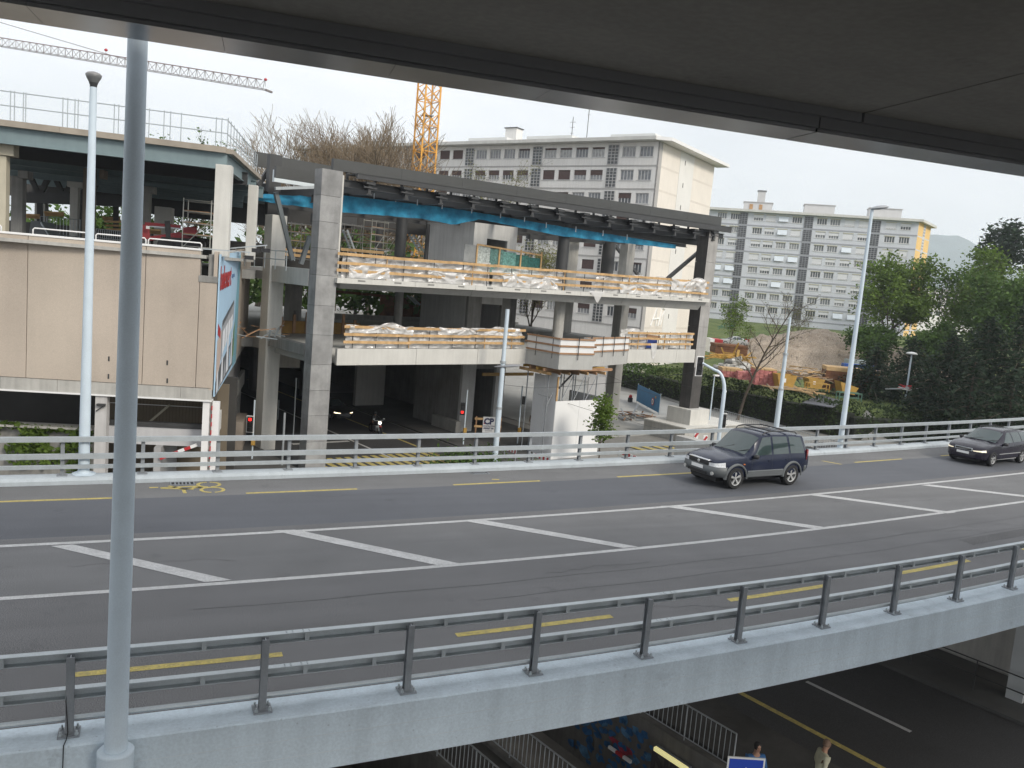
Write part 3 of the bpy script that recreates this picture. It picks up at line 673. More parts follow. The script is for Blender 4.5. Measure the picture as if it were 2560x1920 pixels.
    # windscreen and rear window
    def across(x0, x1, nm, y_k=.86):
        g_ = MB(); nn = 6
        for i in range(nn+1):
            xx = lerp(x0, x1, i/nn); s = sect(xx); w_ = lerp(s[6][0], s[4][0], .12)*y_k+.06
            for j in range(9):
                yy = lerp(-w_, w_, j/8); az = abs(yy); # height along the section top
                pts = sorted([(p[0], p[1]) for p in s[4:]]); z = interp(pts, az)
                g_.v.append((xx+.004, yy, z+.012))
        for i in range(nn):
            for j in range(8): g_.f.append((i*9+j, i*9+j+1, (i+1)*9+j+1, (i+1)*9+j))
        return g_.build(nm, gl, th, smooth=True)
    ws = across(S['cowl']-.03, S['rf']+.05, 'windscreen'); across(S['tail']+.02, S['rr']-.06, 'rear_window')
    for y0 in (-.45, .25): MB().bar((S['cowl']-.02, y0, interp(S['zt'], S['cowl'])+.03), (S['cowl']-.2, y0+.5, interp(S['zt'], S['cowl']-.2)+.035), .02, .015).build('wiper', BLACK(), ws)
    return th, sect
SUVS = dict(x0=-2.2, x1=2.2, cowl=.92, rf=.22, rr=-1.83, tail=-2.14, R=.36, ww=.235, wx=(1.36, -1.27), lampname='clear', lampcol=(.62, .64, .66), lampemit=0,
    w=[(-2.2, .70), (-2.14, .80), (-1.9, .875), (-1, .895), (.8, .895), (1.5, .88), (1.9, .83), (2.1, .74), (2.2, .60)],
    zb=[(-2.2, .95), (-2.1, 1.04), (-1.2, 1.05), (.9, 1.02), (1.4, .98), (2.05, .84), (2.2, .62)],
    zt=[(-2.2, 1.02), (-2.14, 1.10), (-1.95, 1.55), (-1.83, 1.68), (-1.3, 1.745), (-.4, 1.76), (.1, 1.735), (.22, 1.70), (.92, 1.07), (1.5, 1.03), (1.95, .95), (2.12, .86), (2.2, .66)],
    wt=[(-2.2, .62), (-1.9, .66), (-1.0, .69), (.2, .66), (.92, .72), (1.6, .70), (2.0, .66), (2.2, .52)],
    z0=[(-2.2, .50), (-1.9, .36), (-.5, .33), (1.2, .33), (1.7, .34), (2.2, .46)],
    win=[(.62, -.22, .15, -.22), (-.30, -1.05, -.30, -.98), (-1.14, -1.86, -1.08, -1.72)], mirror=.62, handles=(-.12, -.98), seams=(.70, -.26, -1.1),
    head=(2.13, 1.84, .72, .88, .58), tail_l=(-2.19, -1.95, .85, 1.18))
NAVY = mat('suv_navy_paint', (.012, .017, .038), .18, .1, 1, coat=.15, spec=.35)
CLAD = mat('grey_cladding', (.12, .13, .135), .55, .06, 2, metal=.3)
SILVER = mat('alloy_silver', (.62, .62, .61), .3, .06, 6, metal=.6)
p0 = PZ(1830.5, 1221.6, 0); p1 = PZ(1969, 1211.4, 0); dirv = (p0-p1).normalized(); nrm = Vector((dirv.y, -dirv.x, 0))
if nrm.y < 0: nrm = -nrm
c_ = (p0+p1)/2+nrm*.78-dirv*.045
suv, ssec = car('suv', 'dark blue suv with grey lower cladding driving on the viaduct', (c_.x, c_.y, 0.005), atan2(dirv.y, dirv.x), SUVS, NAVY, CLAD, SILVER, 5)
def clad_side(x0, x1, zlo, zhi, off, nm, m):
    for sy in (-1, 1):
        q = MB(); nn = 10
        for i in range(nn+1):
            x = lerp(x0, x1, i/nn); w = interp(SUVS['w'], x)+off
            q.v += [(x, sy*(w-.10), zlo), (x, sy*w, zlo+.05), (x, sy*w, zhi-.03), (x, sy*(w-.03), zhi)]
        for i in range(nn):
            for j in range(3): q.f.append((i*4+j, i*4+j+1, (i+1)*4+j+1, (i+1)*4+j))
        q.build(nm, m, suv)
clad_side(.88, -.80, .34, .60, .022, 'side_cladding', CLAD)
for sy in (-1, 1):          # wheel-arch flares
    for wx in SUVS['wx']:
        q = MB(); nn = 14; r0, r1 = .415, .50
        for i in range(nn+1):
            t = lerp(-.06, pi+.06, i/nn)
            for rr, o in ((r0, .05), (r0+.01, .075), (r1-.02, .06), (r1, .0)):
                x = wx+rr*cos(t); w = interp(SUVS['w'], x); q.v.append((x, sy*(w+o-.03), .36+rr*sin(t)))
        for i in range(nn):
            for j in range(3): q.f.append((i*4+j, i*4+j+1, (i+1)*4+j+1, (i+1)*4+j))
        q.build('arch_flare', CLAD, suv, smooth=True)
fb = MB(); yy = [-.88, -.84, -.7, -.4, 0, .4, .7, .84, .88]; xf = [1.80, 1.98, 2.16, 2.235, 2.25, 2.235, 2.16, 1.98, 1.80]
for y, x in zip(yy, xf): fb.v += [(x-.12, y*.96, .38), (x, y, .45), (x+.015, y*1.01, .58), (x, y, .70), (x-.06, y*.97, .73)]
for i in range(8):
    for j in range(4): fb.f.append((i*5+j, i*5+j+1, (i+1)*5+j+1, (i+1)*5+j))
fbo = fb.build('front_bumper', CLAD, suv, smooth=True)
MB().box(2.215, 2.262, -.42, .42, .43, .52).build('air_intake', BLACK(), fbo)
MB().box(2.262, 2.272, -.26, .26, .585, .695).build('number_plate', WHITE(), fbo)
for sy in (-1, 1): MB().cyl((2.16, sy*.62, .5), (2.215, sy*.62, .5), .06, n=12).build('fog_lamp', SILVER, fbo)
gr = MB().box(2.13, 2.215, -.46, .46, .735, .87).build('grille', BLACK(), suv)
MB().box(2.12, 2.222, -.46, .46, .868, .905).build('chrome_bar', mat('chrome', (.75, .75, .76), .12, .03, 1, metal=1), gr, bevel=.01)
MB().lathe((0, 0, 0), [(.001, 0), (.05, .0), (.06, .008), (.001, .012)], 14).build('badge', MATS['chrome'], gr).matrix_local = Matrix.Translation((2.215, 0, .80)) @ Matrix.Rotation(pi/2, 4, 'Y')
rb = MB(); xr = [-1.85, -2.02, -2.18, -2.24, -2.25, -2.24, -2.18, -2.02, -1.85]
for y, x in zip(yy, xr): rb.v += [(x+.1, y*.96, .42), (x, y, .5), (x-.01, y, .66), (x+.05, y*.97, .74)]
for i in range(8):
    for j in range(3): rb.f.append((i*4+j, i*4+j+1, (i+1)*4+j+1, (i+1)*4+j))
rb.build('rear_bumper', CLAD, suv, smooth=True)
MB().cyl((-2.2, .5, .38), (-2.32, .5, .37), .035, n=10).build('exhaust', MATS['chrome'], suv)
for sy in (-1, 1):
    MB().tube([(.05, sy*.60, 1.73), (-.05, sy*.61, 1.80), (-.3, sy*.62, 1.83), (-1.2, sy*.62, 1.82), (-1.5, sy*.61, 1.79), (-1.6, sy*.6, 1.72)], .02, 6).build('roof_rail', BLACK(), suv)
for x in (-.35, -1.15): MB().box(x-.04, x+.04, -.62, .62, 1.815, 1.85).build('roof_bar', BLACK(), suv)
for sy in (-1, 1): MB().box(1.02, 1.09, sy*.893-.006, sy*.893+.006, .80, .83).build('side_repeater', mat('amber', (.7, .2, .02), .3), suv)

WAGS = dict(x0=-2.26, x1=2.26, cowl=.95, rf=.15, rr=-1.85, tail=-2.2, R=.32, ww=.205, wx=(1.38, -1.27), lampname='lit', lampcol=(.80, .72, .55), lampemit=.55,
    w=[(-2.26, .66), (-2.15, .78), (-1.8, .85), (-.8, .885), (.8, .885), (1.5, .865), (1.95, .80), (2.15, .70), (2.26, .52)],
    zb=[(-2.26, .85), (-2.1, .97), (-1.0, .96), (.9, .90), (1.5, .86), (2.05, .72), (2.26, .5)],
    zt=[(-2.26, .9), (-2.2, 1.0), (-1.95, 1.30), (-1.85, 1.39), (-1.2, 1.455), (-.4, 1.46), (0, 1.435), (.15, 1.40), (.95, .95), (1.5, .89), (1.95, .81), (2.15, .72), (2.26, .52)],
    wt=[(-2.26, .58), (-1.9, .58), (-1.0, .61), (.15, .58), (.95, .68), (1.6, .66), (2.0, .60), (2.26, .45)],
    z0=[(-2.26, .38), (-1.8, .24), (1.4, .21), (1.9, .22), (2.26, .30)],
    win=[(.60, -.25, .02, -.25), (-.33, -1.05, -.33, -1.0), (-1.14, -1.85, -1.08, -1.68)], mirror=.60, handles=(-.15, -1.02), seams=(.68, -.29, -1.12),
    head=(2.12, 1.92, .61, .70, .62), tail_l=(-2.24, -2.0, .7, 1.2))
DPURP = mat('wagon_paint', (.012, .010, .020), .18, .1, 1, coat=.15, spec=.35)
q0 = PZ(2473, 1165.3, 0); q1 = PZ(2547.3, 1157, 0); dv = (q0-q1).normalized(); nv = Vector((dv.y, -dv.x, 0))
if nv.y < 0: nv = -nv
c2 = (q0+q1)/2+nv*.77-dv*.05
wag, wsec = car('station_wagon', 'black station wagon with lit headlights at the right edge of the viaduct', (c2.x, c2.y, .005), atan2(dv.y, dv.x), WAGS, DPURP, DPURP, SILVER, 5)
gr = MB().box(2.20, 2.262, -.36, .36, .60, .72).build('grille', GALV(), wag)
MB().box(2.262, 2.268, -.33, .33, .615, .705).build('mesh', BLACK(), gr)
MB().bar((2.27, -.3, .62), (2.27, .3, .70), .02, .02).build('diagonal_bar', MATS['chrome'], gr)
MB().box(2.275, 2.285, -.26, .26, .46, .56).build('number_plate', WHITE(), wag)
for sy in (-1, 1):
    MB().tube([(0, sy*.53, 1.44), (-.1, sy*.54, 1.48), (-1.5, sy*.52, 1.47), (-1.65, sy*.52, 1.42)], .015, 6).build('roof_rail', BLACK(), wag)
    MB().box(-1.0, .9, sy*.888-.008, sy*.888+.008, .50, .525).build('side_strip', SILVER, wag)
    MB().box(-.85, .95, sy*.80-.012, sy*.80+.012, .245, .275).build('sill_strip', SILVER, wag)
    MB().cyl((2.08, sy*.60, .38), (2.16, sy*.58, .38), .05, n=10).build('fog_lamp', SILVER, wag)
# ------------------------------------------------------------------ pieces placed on upright planes
def pxr(fr, x0, y0, x1, y1, off=0):
    xm, ym = (x0+x1)/2, (y0+y1)/2
    return fr.at(x0, ym, off)[0], fr.at(x1, ym, off)[0], fr.at(xm, y1, off)[1], fr.at(xm, y0, off)[1]
def pxbox(fr, x0, y0, x1, y1, off, th, name, m, parent=None, **k):
    s0, s1, z0, z1 = pxr(fr, x0, y0, x1, y1, off)
    return MB().fbox(fr, s0, s1, off, off+th, z0, z1).build(name, m, parent, **k)
def pp(fr, x, y, off=0):
    s, z = fr.at(x, y, off); return fr.p(s, off, z)
def pxbar(fr, x0, y0, x1, y1, off, w, name, m, parent=None, off1=None, h=None, **k):
    return MB().bar(pp(fr, x0, y0, off), pp(fr, x1, y1, off if off1 is None else off1), w, h).build(name, m, parent, **k)
def pxtube(fr, pts, off, r, name, m, parent=None, n=6, **k):
    return MB().tube([pp(fr, x, y, off) for x, y in pts], r, n).build(name, m, parent, **k)

# ------------------------------------------------------------------ beige car-park building, left
C0 = PD(530, 985, 38)
LF = Frame((C0.x, C0.y), radians(103)); LS = Frame((C0.x, C0.y), radians(10))
BEIGE = mat('beige_panel', (.465, .40, .335), .9, .09, .25, .3, 60, grain=.09, gscale=40, streak=.09, sscale=1.2)
BEIGE_B = mat('beige_panel_pale', (.485, .42, .35), .9, .09, .25, .3, 60, grain=.09, gscale=40, streak=.09, sscale=1.2)
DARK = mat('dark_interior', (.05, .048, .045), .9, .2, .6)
lb = thing('car_park_building', 'beige panelled building with a banner on its side, left', 'building', (C0.x, C0.y, STZ))
edges = [LF.at(x, 760)[0] for x in (-330, -230, -82, 67.4, 216, 361, 497)]
for i in range(len(edges)-1):
    MB().fbox(LF, edges[i]+.012, edges[i+1]-.012, 0, .16, .05, 6.22).build('wall_panel', BEIGE if i % 3 else BEIGE_B, lb, bevel=.01)
zt = LF.at(520, 690)[1]
MB().fbox(LF, edges[-1]+.012, -.03, 0, .16, .05, zt-.3).build('wall_panel', BEIGE, lb, bevel=.01)
MB().fbox(LF, edges[-1]-.05, .02, -.03, .5, zt-.29, zt).build('coping', CONC_D(), lb, bevel=.01)
MB().fbox(LF, edges[0], edges[-1], .17, .4, -.5, 6.2).build('backing_wall', CONC_D(), lb)
MB().fbox(LF, edges[-1], -.1, .17, .4, -.5, zt-.3).build('backing_wall', CONC_D(), lb)
MB().fbox(LF, edges[0], edges[-1]+.02, -.04, .42, 6.225, 6.32).build('coping', WHITE(), lb, bevel=.015)
for i, (x, y0) in enumerate(((272, 897), (418, 907), (271, 941), (418, 952))): pxbox(LF, x-2, y0-6, x+2, y0+6, -.012, .011, 'fixing_plate', STEEL_D(), lb)
cb = [LF.at(x, 985)[0] for x in (-330, -160, 0, 142, 295, 451)]+[-.02]
for i in range(len(cb)-1): MB().fbox(LF, cb[i]+.006, cb[i+1]-.006, .03, .5, -.5, .03).build('concrete_band', CONC(), lb)
MB().fbox(LF, cb[0], -.02, .0, .6, -.58, -.505).build('soffit_trim', WHITE(), lb)
for (x0, x1) in ((-140, 78*0-.0), (80, 218), (238, 363), (370, 503)):
    if x1 <= x0: x1 = 70
    a = LF.at(x0, 590)[0]; b = LF.at(x1, 615)[0]; P = LF.p
    MB().tube([P(a, .1, 6.32), P(a, .1, 6.5), P(a+.06, .1, 6.57), P(b-.06, .1, 6.57), P(b, .1, 6.5), P(b, .1, 6.32)], .032, 6).build('parapet_rail', WHITE(), lb, smooth=True)
# below: white columns, white parapet, slatted screen, ivy wall
for x0, x1 in ((236, 265), (504, 521), (528, 545)):
    s0, s1, _, _ = pxr(LF, x0, 1000, x1, 1170, .1); MB().fbox(LF, s0, s1, .1, .1+(s1-s0), STZ, -.585).build('column', WHITE() if x0 > 300 else mat('column_grey_white', (.50, .49, .48), .8, .08, 1, streak=.1), lb)
MB().fbox(LF, LF.at(521, 1090, .25)[0], LF.at(528, 1090, .25)[0], .25, .6, STZ, -.585).build('downpipe', CONC(), lb)
pxbox(LF, 266, 1060, 505, 1112, 1.2, .2, 'parapet', mat('parapet_white', (.52, .52, .53), .8, .06, .6, streak=.06), lb)
pxbox(LF, 266, 1056, 505, 1068, 1.15, .3, 'parapet_cap', STEEL_D(), lb)
sc = MB().fbox(LF, LF.at(266, 1030, 6)[0], LF.at(520, 1030, 6)[0]+1, 6, 6.2, STZ, -.6).build('screen_wall', mat('screen_brown', (.17, .14, .10), .9, .15, .8), lb)
s0 = LF.at(266, 1030, 3)[0]; s1 = LF.at(506, 1030, 3)[0]
for i in range(30): 
    a = lerp(s0, s1, i/29); MB().fbox(LF, a-.015, a+.015, 3, 3.03, -3.3, -.62).build('slat', mat('slat_brown', (.12, .10, .07), .8), sc)
MB().bar(LF.p(s0+1.0, 2.8, -3.2), LF.p(s0+2.9, 2.8, -1.3), .16, .1).build('stay', mat('stay_cream', (.45, .42, .33), .8), sc)
MB().bar(LF.p(s0, 2.85, -1.35), LF.p(s1, 2.85, -1.35), .03).build('wire', WHITE(), sc)
iv = MB().fbox(LF, -22, LF.at(236, 1050, 2.4)[0], 2.4, 2.7, STZ, -2.6).build('ramp_wall', CONC_D(), lb)
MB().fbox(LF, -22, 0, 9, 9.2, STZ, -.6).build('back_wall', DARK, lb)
MB().fbox(LF, -22, LF.at(236, 1050, 2.4)[0], 2.0, 2.9, -2.6, -2.5).build('ledge', CONC(), lb)
pxbox(LF, 241, 1010, 262, 1016, -.05, .5, 'lamp_bracket', STEEL_D(), lb); pxbar(LF, 240, 1028, 260, 1014, 0, .05, 'bracket_stay', STEEL_D(), lb)
# mesh fence at street level and a striped boom
fm = thing('mesh_fence', 'low wire mesh fence at the foot of the beige building', 'fence', LF.p(-9, -1, STZ))
for i in range(34): MB().bar(LF.p(-11+i*.33, -1, STZ), LF.p(-11+i*.33, -1, STZ+1.3), .02).build('upright', GALV(), fm)
for z in (.15, .5, .85, 1.25): MB().bar(LF.p(-11, -1, STZ+z), LF.p(0, -1, STZ+z), .015).build('wire', GALV(), fm)
bo = thing('barrier_boom', 'red and white striped barrier boom raised beside the white column', 'barrier', pp(LF, 420, 1135, .5))
for i in range(6):
    t0, t1 = i/6, (i+1)/6; pxbar(LF, lerp(400, 492, t0), lerp(1146, 1112, t0), lerp(400, 492, t1), lerp(1146, 1112, t1), .5, .14, 'band', REDP() if i % 2 == 0 else WHITE(), bo)
# ---- side facade
zend = .5; LEN = 23.5
def side(s0, s1, z0, z1, name, m, b0=0.0, b1=.16, sl=.021, **k):
    return MB().fbox(LS, s0, s1, b0, b1, z0+sl*s0, z1+sl*s0, z0+sl*s1, z1+sl*s1).build(name, m, lb, **k)
for i in range(8): side(.03+i*LEN/8, (i+1)*LEN/8-.02, -.05, 6.25+.012*i, 'wall_panel', BEIGE_B, bevel=.01)
side(.2, LEN, -.5, -.06, 'concrete_band', CONC(), .02, .5)
side(.2, LEN, -.6, 6.1, 'backing_wall', CONC_D(), .17, .4)
for i in range(7): side(1.2+i*3, 4.1+i*3, -1.95, -.52, 'glazing', mat('dark_glazing', (.045, .05, .055), .15, .3, .4, spec=.7) if i < 3 else mat('grey_glazing', (.30, .30, .31), .4, .15, .5), .3, .36, sl=0)
side(.7, LEN, -2.95, -1.96, 'ramp_parapet', mat('parapet_cream', (.62, .61, .58), .8, .06, .8), .05, .3, sl=0)
for s in (5.5, 10.5, 15.5, 20.5): side(s, s+.5, STZ, -2.96, 'column', CONC(), .1, .5, sl=0)
side(.7, LEN, STZ, -2.96, 'lower_wall', mat('lower_wall_grey', (.33, .33, .33), .9, .1, .6), 2.2, 2.5, sl=0)
side(14, 17.5, STZ, STZ+1.9, 'planter_wall', mat('brown_block', (.28, .24, .2), .9, .15, 1), -.6, .0, sl=0)
# red and white hazard strip on the corner column
for i in range(14): MB().fbox(LF, .0, .045, -.02, .05, STZ+.1+i*.38, STZ+.3+i*.38).build('hazard_mark', REDP(), lb)
MB().fbox(LS, -.02, LEN, .5, 12, 5.9, 6.05).build('upper_floor', CONC(), lb)
MB().fbox(LF, -24, 0, .5, 14, 5.9, 6.05).build('upper_floor', CONC(), lb)
# banner
BW = 12.2
bn = thing('banner', 'tall advertising banner with red balexert lettering and building artwork', 'banner', LS.p(BW/2, -.05, 3))
SKYB = mat('banner_sky', (.42, .60, .76), .6, .05, .3); TEAL = mat('banner_teal', (.20, .42, .52), .6, .1, .5)
MB().fbox(LS, .15, BW, -.10, -.04, -.35, 6.15, -.35+.25, 6.15+.3).build('sheet', SKYB, bn)
def bq(pts, m, lift, nm='artwork'):
    MB().prism([LS.p(s, -.105-lift, z) for s, z in pts], LS.n*.004).build(nm, m, bn)
G1 = mat('banner_dark', (.10, .11, .12), .6, .2, .6); G2 = mat('banner_grey', (.33, .34, .36), .6, .15, .8); G3 = mat('banner_white', (.75, .77, .80), .6, .05, .5); G4 = mat('banner_green', (.16, .27, .12), .6, .2, 1)
bq([(9.6, -.1), (12.1, 0), (12.1, 6.3), (11.0, 6.2), (9.9, 3.5)], TEAL, .002)
bq([(2.2, 1.1), (8.8, 2.7), (8.8, 3.75), (2.2, 2.9)], G2, .004); bq([(2.4, 2.7), (8.6, 3.55), (8.6, 3.75), (2.4, 3.0)], G1, .008)
for i in range(4): bq([(2.8+i*1.45, 1.3+i*.27), (3.9+i*1.45, 1.55+i*.27), (3.9+i*1.45, 2.6+i*.14), (2.8+i*1.45, 2.45+i*.14)], G3, .010)
bq([(.3, .2), (2.1, 1.0), (2.1, 2.6), (.3, 2.2)], mat('banner_sand', (.55, .44, .38), .6), .004); bq([(.3, 2.5), (1.6, 2.2), (1.6, 2.65), (.3, 3.0)], REDP(), .006)
bq([(.2, -.3), (9.5, .1), (8.9, 1.6), (2.1, .9), (.2, .3)], G1, .006)
for i, (s, w, z0, z1, m) in enumerate(((.6, .8, -.25, .8, G3), (1.6, .9, -.2, .2, G2), (2.6, 1.0, -.1, 1.3, G3), (4.0, .9, 0, .9, G2), (5.2, 1.3, .1, 2.0, G3), (6.9, .7, .2, 1.4, SKYB), (7.8, .9, .2, 2.1, G3))): bq([(s, z0), (s+w, z0+.05), (s+w*.7, z1), (s+w*.2, z1-.2)], m, .012+i*.001)
bq([(9.0, .5), (9.7, .6), (9.9, 2.5), (9.1, 2.0)], G4, .014)
put_text('lettering', 'balexert', 1.5, REDP(), bn, LS.p(.35, -.118, 4.55), LS.u+Vector((0, 0, .02)), Vector((0, 0, 1)), bold=.04, sx=1.15)
put_text('lettering', 'magasins', .42, mat('banner_ink', (.12, .2, .35), .6), bn, LS.p(6.4, -.118, 5.0), LS.u+Vector((0, 0, .02)), Vector((0, 0, 1)), sx=1.2)
# floodlights on arms over the banner
for k, (x0, y0, x1, y1) in enumerate(((497, 621, 626, 631), (560, 622, 668, 613))):
    fl = thing('floodlight', ['floodlight on a long arm over the banner corner', 'floodlight pair on a long arm beyond the banner'][k], 'floodlight', pp(LF, x1, y1, .3+k))
    pxbar(LF, x0, y0, x1, y1, .2+k*1.2, .05, 'arm', GALV(), fl)
    for j in range(1+k):
        cx = x1-4-j*24; pxbox(LF, cx-11, y1+8, cx+11, y1+18, .1+k*1.2, .25, 'lamp_head', BLACK(), fl); pxbar(LF, cx, y1, cx, y1+9, .2+k*1.2, .03, 'hanger', GALV(), fl)

# ------------------------------------------------------------------ steel roof frame over the upper parking level, left
rf = thing('steel_roof', 'blue-grey steel roof frame over the upper deck of the beige building', 'roof', LF.p(-6, 1.5, 10))
RO = 1.5
def lf_line(x0, y0, x1, y1, off): return LF.at(x0, y0, off), LF.at(x1, y1, off)
(a0, za0), (a1, za1) = lf_line(0, 316, 567, 385, RO); (b0, zb0), (b1, zb1) = lf_line(0, 349, 550, 402, RO)
sl = (za1-za0)/(a1-a0); aL = a0-8; zL = za0-sl*8
def beamI(fr, s0, s1, n, z0, z1, y0, y1, m, parent, nm='beam', fl=.13):
    """I-section running along u: web and two flanges; z0,z1 bottom/top at s0, y0,y1 at s1"""
    o = MB(); o.fbox(fr, s0, s1, n-.02, n+.02, z0, z1, y0, y1); o.fbox(fr, s0, s1, n-fl, n+fl, z1-.03, z1+.002, y1-.03, y1+.002); o.fbox(fr, s0, s1, n-fl, n+fl, z0-.002, z0+.03, y0-.002, y0+.03)
    return o.build(nm, m, parent)
hb_ = .72
beamI(LF, aL, a1, RO, zL-hb_, zL, za1-hb_, za1, STEEL_B(), rf)
for i in range(5):
    sA = lerp(aL, a1, i/5); sB = lerp(aL, a1, (i+1)/5)-.01; zA = lerp(zL, za1, i/5); zB = lerp(zL, za1, (i+1)/5)
    MB().fbox(LF, sA, sB, RO-.3, RO+.6, zA+.01, zA+.27, zB+.01, zB+.27).build('edge_slab', mat('slab_edge_brown', (.33, .29, .24), .9, .2, .8), rf)
# side beam running back
corner = LF.p(a1, RO, za1); LR = Frame((corner.x, corner.y), radians(13))
e, ez = LR.at(640, 455)
zc = corner.z; beamI(LR, 0, e, 0, zc-hb_, zc, ez-hb_+.15, ez+.15, STEEL_B(), rf); MB().fbox(LR, -.1, e, -.3, .4, zc+.01, zc+.22, ez+.16, ez+.37).build('edge_slab', MATS['slab_edge_brown'], rf)
# dark trapezoidal deck seen from below
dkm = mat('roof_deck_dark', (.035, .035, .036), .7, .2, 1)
D = 34
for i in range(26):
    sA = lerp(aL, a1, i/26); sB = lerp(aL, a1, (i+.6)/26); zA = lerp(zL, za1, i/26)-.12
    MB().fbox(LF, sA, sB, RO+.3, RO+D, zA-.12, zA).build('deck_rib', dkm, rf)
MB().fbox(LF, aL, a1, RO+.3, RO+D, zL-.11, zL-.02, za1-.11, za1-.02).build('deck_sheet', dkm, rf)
for n in (5.5, 9.5, 13.5, 19, 26): beamI(LF, aL, a1+.3, RO+n, zL-.85, zL-.2, za1-.85, za1-.2, STEEL_B() if n > 9 else STEEL_D(), rf, 'cross_beam')
for i in range(6): 
    n = RO+11+i*1.1; beamI(LF, LF.at(255, 430, n)[0], LF.at(610, 445, n)[0], n, za1-1.0-i*.06, za1-.75-i*.06, za1-1.1-i*.06, za1-.85-i*.06, STEEL_B(), rf, 'secondary_beam', .08)
# guard rail on the roof
gr_ = thing('roof_railing', 'thin grey scaffold railing along the edge of the blue-grey steel roof', 'railing', corner)
for dz in (.62, 1.22): MB().tube([LF.p(aL, RO-.2, zL+.27+dz), LF.p(a1, RO-.2, za1+.27+dz), LR.p(e, 0, ez+.37+dz)], .026, 6).build('rail', GALV(), gr_)
for x in (30, 40, 62, 68, 160, 172, 190, 198, 288, 299, 375, 412, 428, 455, 542, 556):
    s = LF.at(x, 320, RO)[0]; z = lerp(zL, za1, (s-aL)/(a1-aL))+.27; MB().cyl(LF.p(s, RO-.2, z), LF.p(s, RO-.2, z+1.28), .024, n=6).build('post', GALV(), gr_)
for i in range(13):
    t = i/12; MB().cyl(LR.p(e*t, 0, lerp(zc, ez, t)+.3), LR.p(e*t, 0, lerp(zc, ez, t)+1.62), .024, n=6).build('post', GALV(), gr_)
# concrete columns of the upper deck
def cc(x0, x1, y0, y1, off, label, m=None, cap=None, th=None):
    s0, s1, z0, z1 = pxr(LF, x0, y0, x1, y1, off); z0 = 6.05
    t = thing('concrete_column', label, 'column', LF.p((s0+s1)/2, off, z0), group='columns of the upper deck')
    MB().fbox(LF, s0, s1, off, off+(th or (s1-s0)), z0, z1).build('shaft', m or CONC_L(), t, bevel=.02)
    if cap: pxbox(LF, *cap, off-.1, (s1-s0)+.2, 'corbel', m or CONC_L(), t, bevel=.02)
cc(534, 574, 411, 640, .6, 'pale concrete column standing at the banner corner')
cc(617, 641, 462, 620, 9, 'pale concrete column under the far end of the side beam')
cc(-14, 14, 388, 640, 2.0, 'yellowish concrete column with a corbel at the left picture edge', mat('concrete_yellow', (.50, .46, .36), .85, .1, .8), (-14, 356, 34, 388))
cc(27, 56, 440, 585, 6, 'dark steel-edged column behind the left edge column', CONC_D(), (44, 426, 70, 446))
cc(174, 194, 464, 575, 14, 'slim white column with a T-shaped head', CONC_L(), (167, 454, 206, 468))
cc(206, 233, 420, 600, 8, 'brownish concrete column behind the lamp post', mat('concrete_brown', (.24, .20, .16), .9, .15, .8), (248, 424, 260, 446))
cc(346, 373, 458, 580, 13, 'grey column right of the foreground pole', CONC(), (346, 456, 385, 482))
cc(385, 427, 517, 590, 17, 'short pale concrete block column beside the red lift', CONC_L())
cc(86, 113, 496, 560, 24, 'short pale column far back on the upper deck', CONC())
# dark truss across the back
tr = thing('roof_truss', 'dark grey steel truss with v-shaped bracing behind the upper deck', 'truss', pp(LF, 250, 490, 22))
TR = 22
def trl(x0, y0, x1, y1, w, nm, h=None): pxbar(LF, x0, y0, x1, y1, TR, w, nm, STEEL_D(), tr, h=h)
trl(40, 430, 690, 470, .5, 'top_chord', .5); trl(40, 492, 345, 505, .55, 'bottom_chord', .7); trl(345, 505, 720, 545, .55, 'bottom_chord', 1.4)
for i in range(9): x = 72+i*62; trl(x, 432+i*3, x+26, 488+i*4, .3, 'diagonal'); trl(x+54, 434+i*3, x+28, 488+i*4, .3, 'diagonal')
for x in (100, 200, 290, 415): trl(x, 500, x, 590, .35, 'post')
MB().fbox(LF, -45, 14, 30, 30.2, 5.6, 7.4).build('parapet_wall', DARK, tr); MB().fbox(LF, -45, 14, 31, 31.2, 9.3, 12).build('dark_backdrop', DARK, tr)  # upper wall is a dark backdrop added for the shaded roof underside
# scaffold tower
def scaffold(label, fr, x0, y0, x1, y1, off, bays, lifts, depth=1.2, m=None, group=None, diag=True):
    m = m or mat('scaffold_tube', (.42, .42, .38), .5, .15, 2, metal=.4)
    s0, s1, z0, z1 = pxr(fr, x0, y0, x1, y1, off); t = thing('scaffold', label, 'scaffold', fr.p((s0+s1)/2, off, z0), group=group)
    for i in range(bays+1):
        s = lerp(s0, s1, i/bays)
        for d in (0, depth): MB().cyl(fr.p(s, off+d, z0), fr.p(s, off+d, z1), .028, n=6).build('standard', m, t)
    for j in range(lifts+1):
        z = lerp(z0, z1, (j+.15)/(lifts+.3))
        for d in (0, depth): MB().cyl(fr.p(s0, off+d, z), fr.p(s1, off+d, z), .024, n=5).build('ledger', m, t)
        if j and j < lifts: MB().fbox(fr, s0, s1, off+.1, off+depth-.1, z+.03, z+.07).build('platform', WOOD_B(), t)
    if diag:
        for i in range(bays): MB().cyl(fr.p(lerp(s0, s1, i/bays), off, z0), fr.p(lerp(s0, s1, (i+1)/bays), off, lerp(z0, z1, .6)), .022, n=5).build('brace', m, t)
    return t
scaffold('tall tube scaffold tower beside the pale corner column', LF, 457, 497, 527, 622, 4, 1, 4)
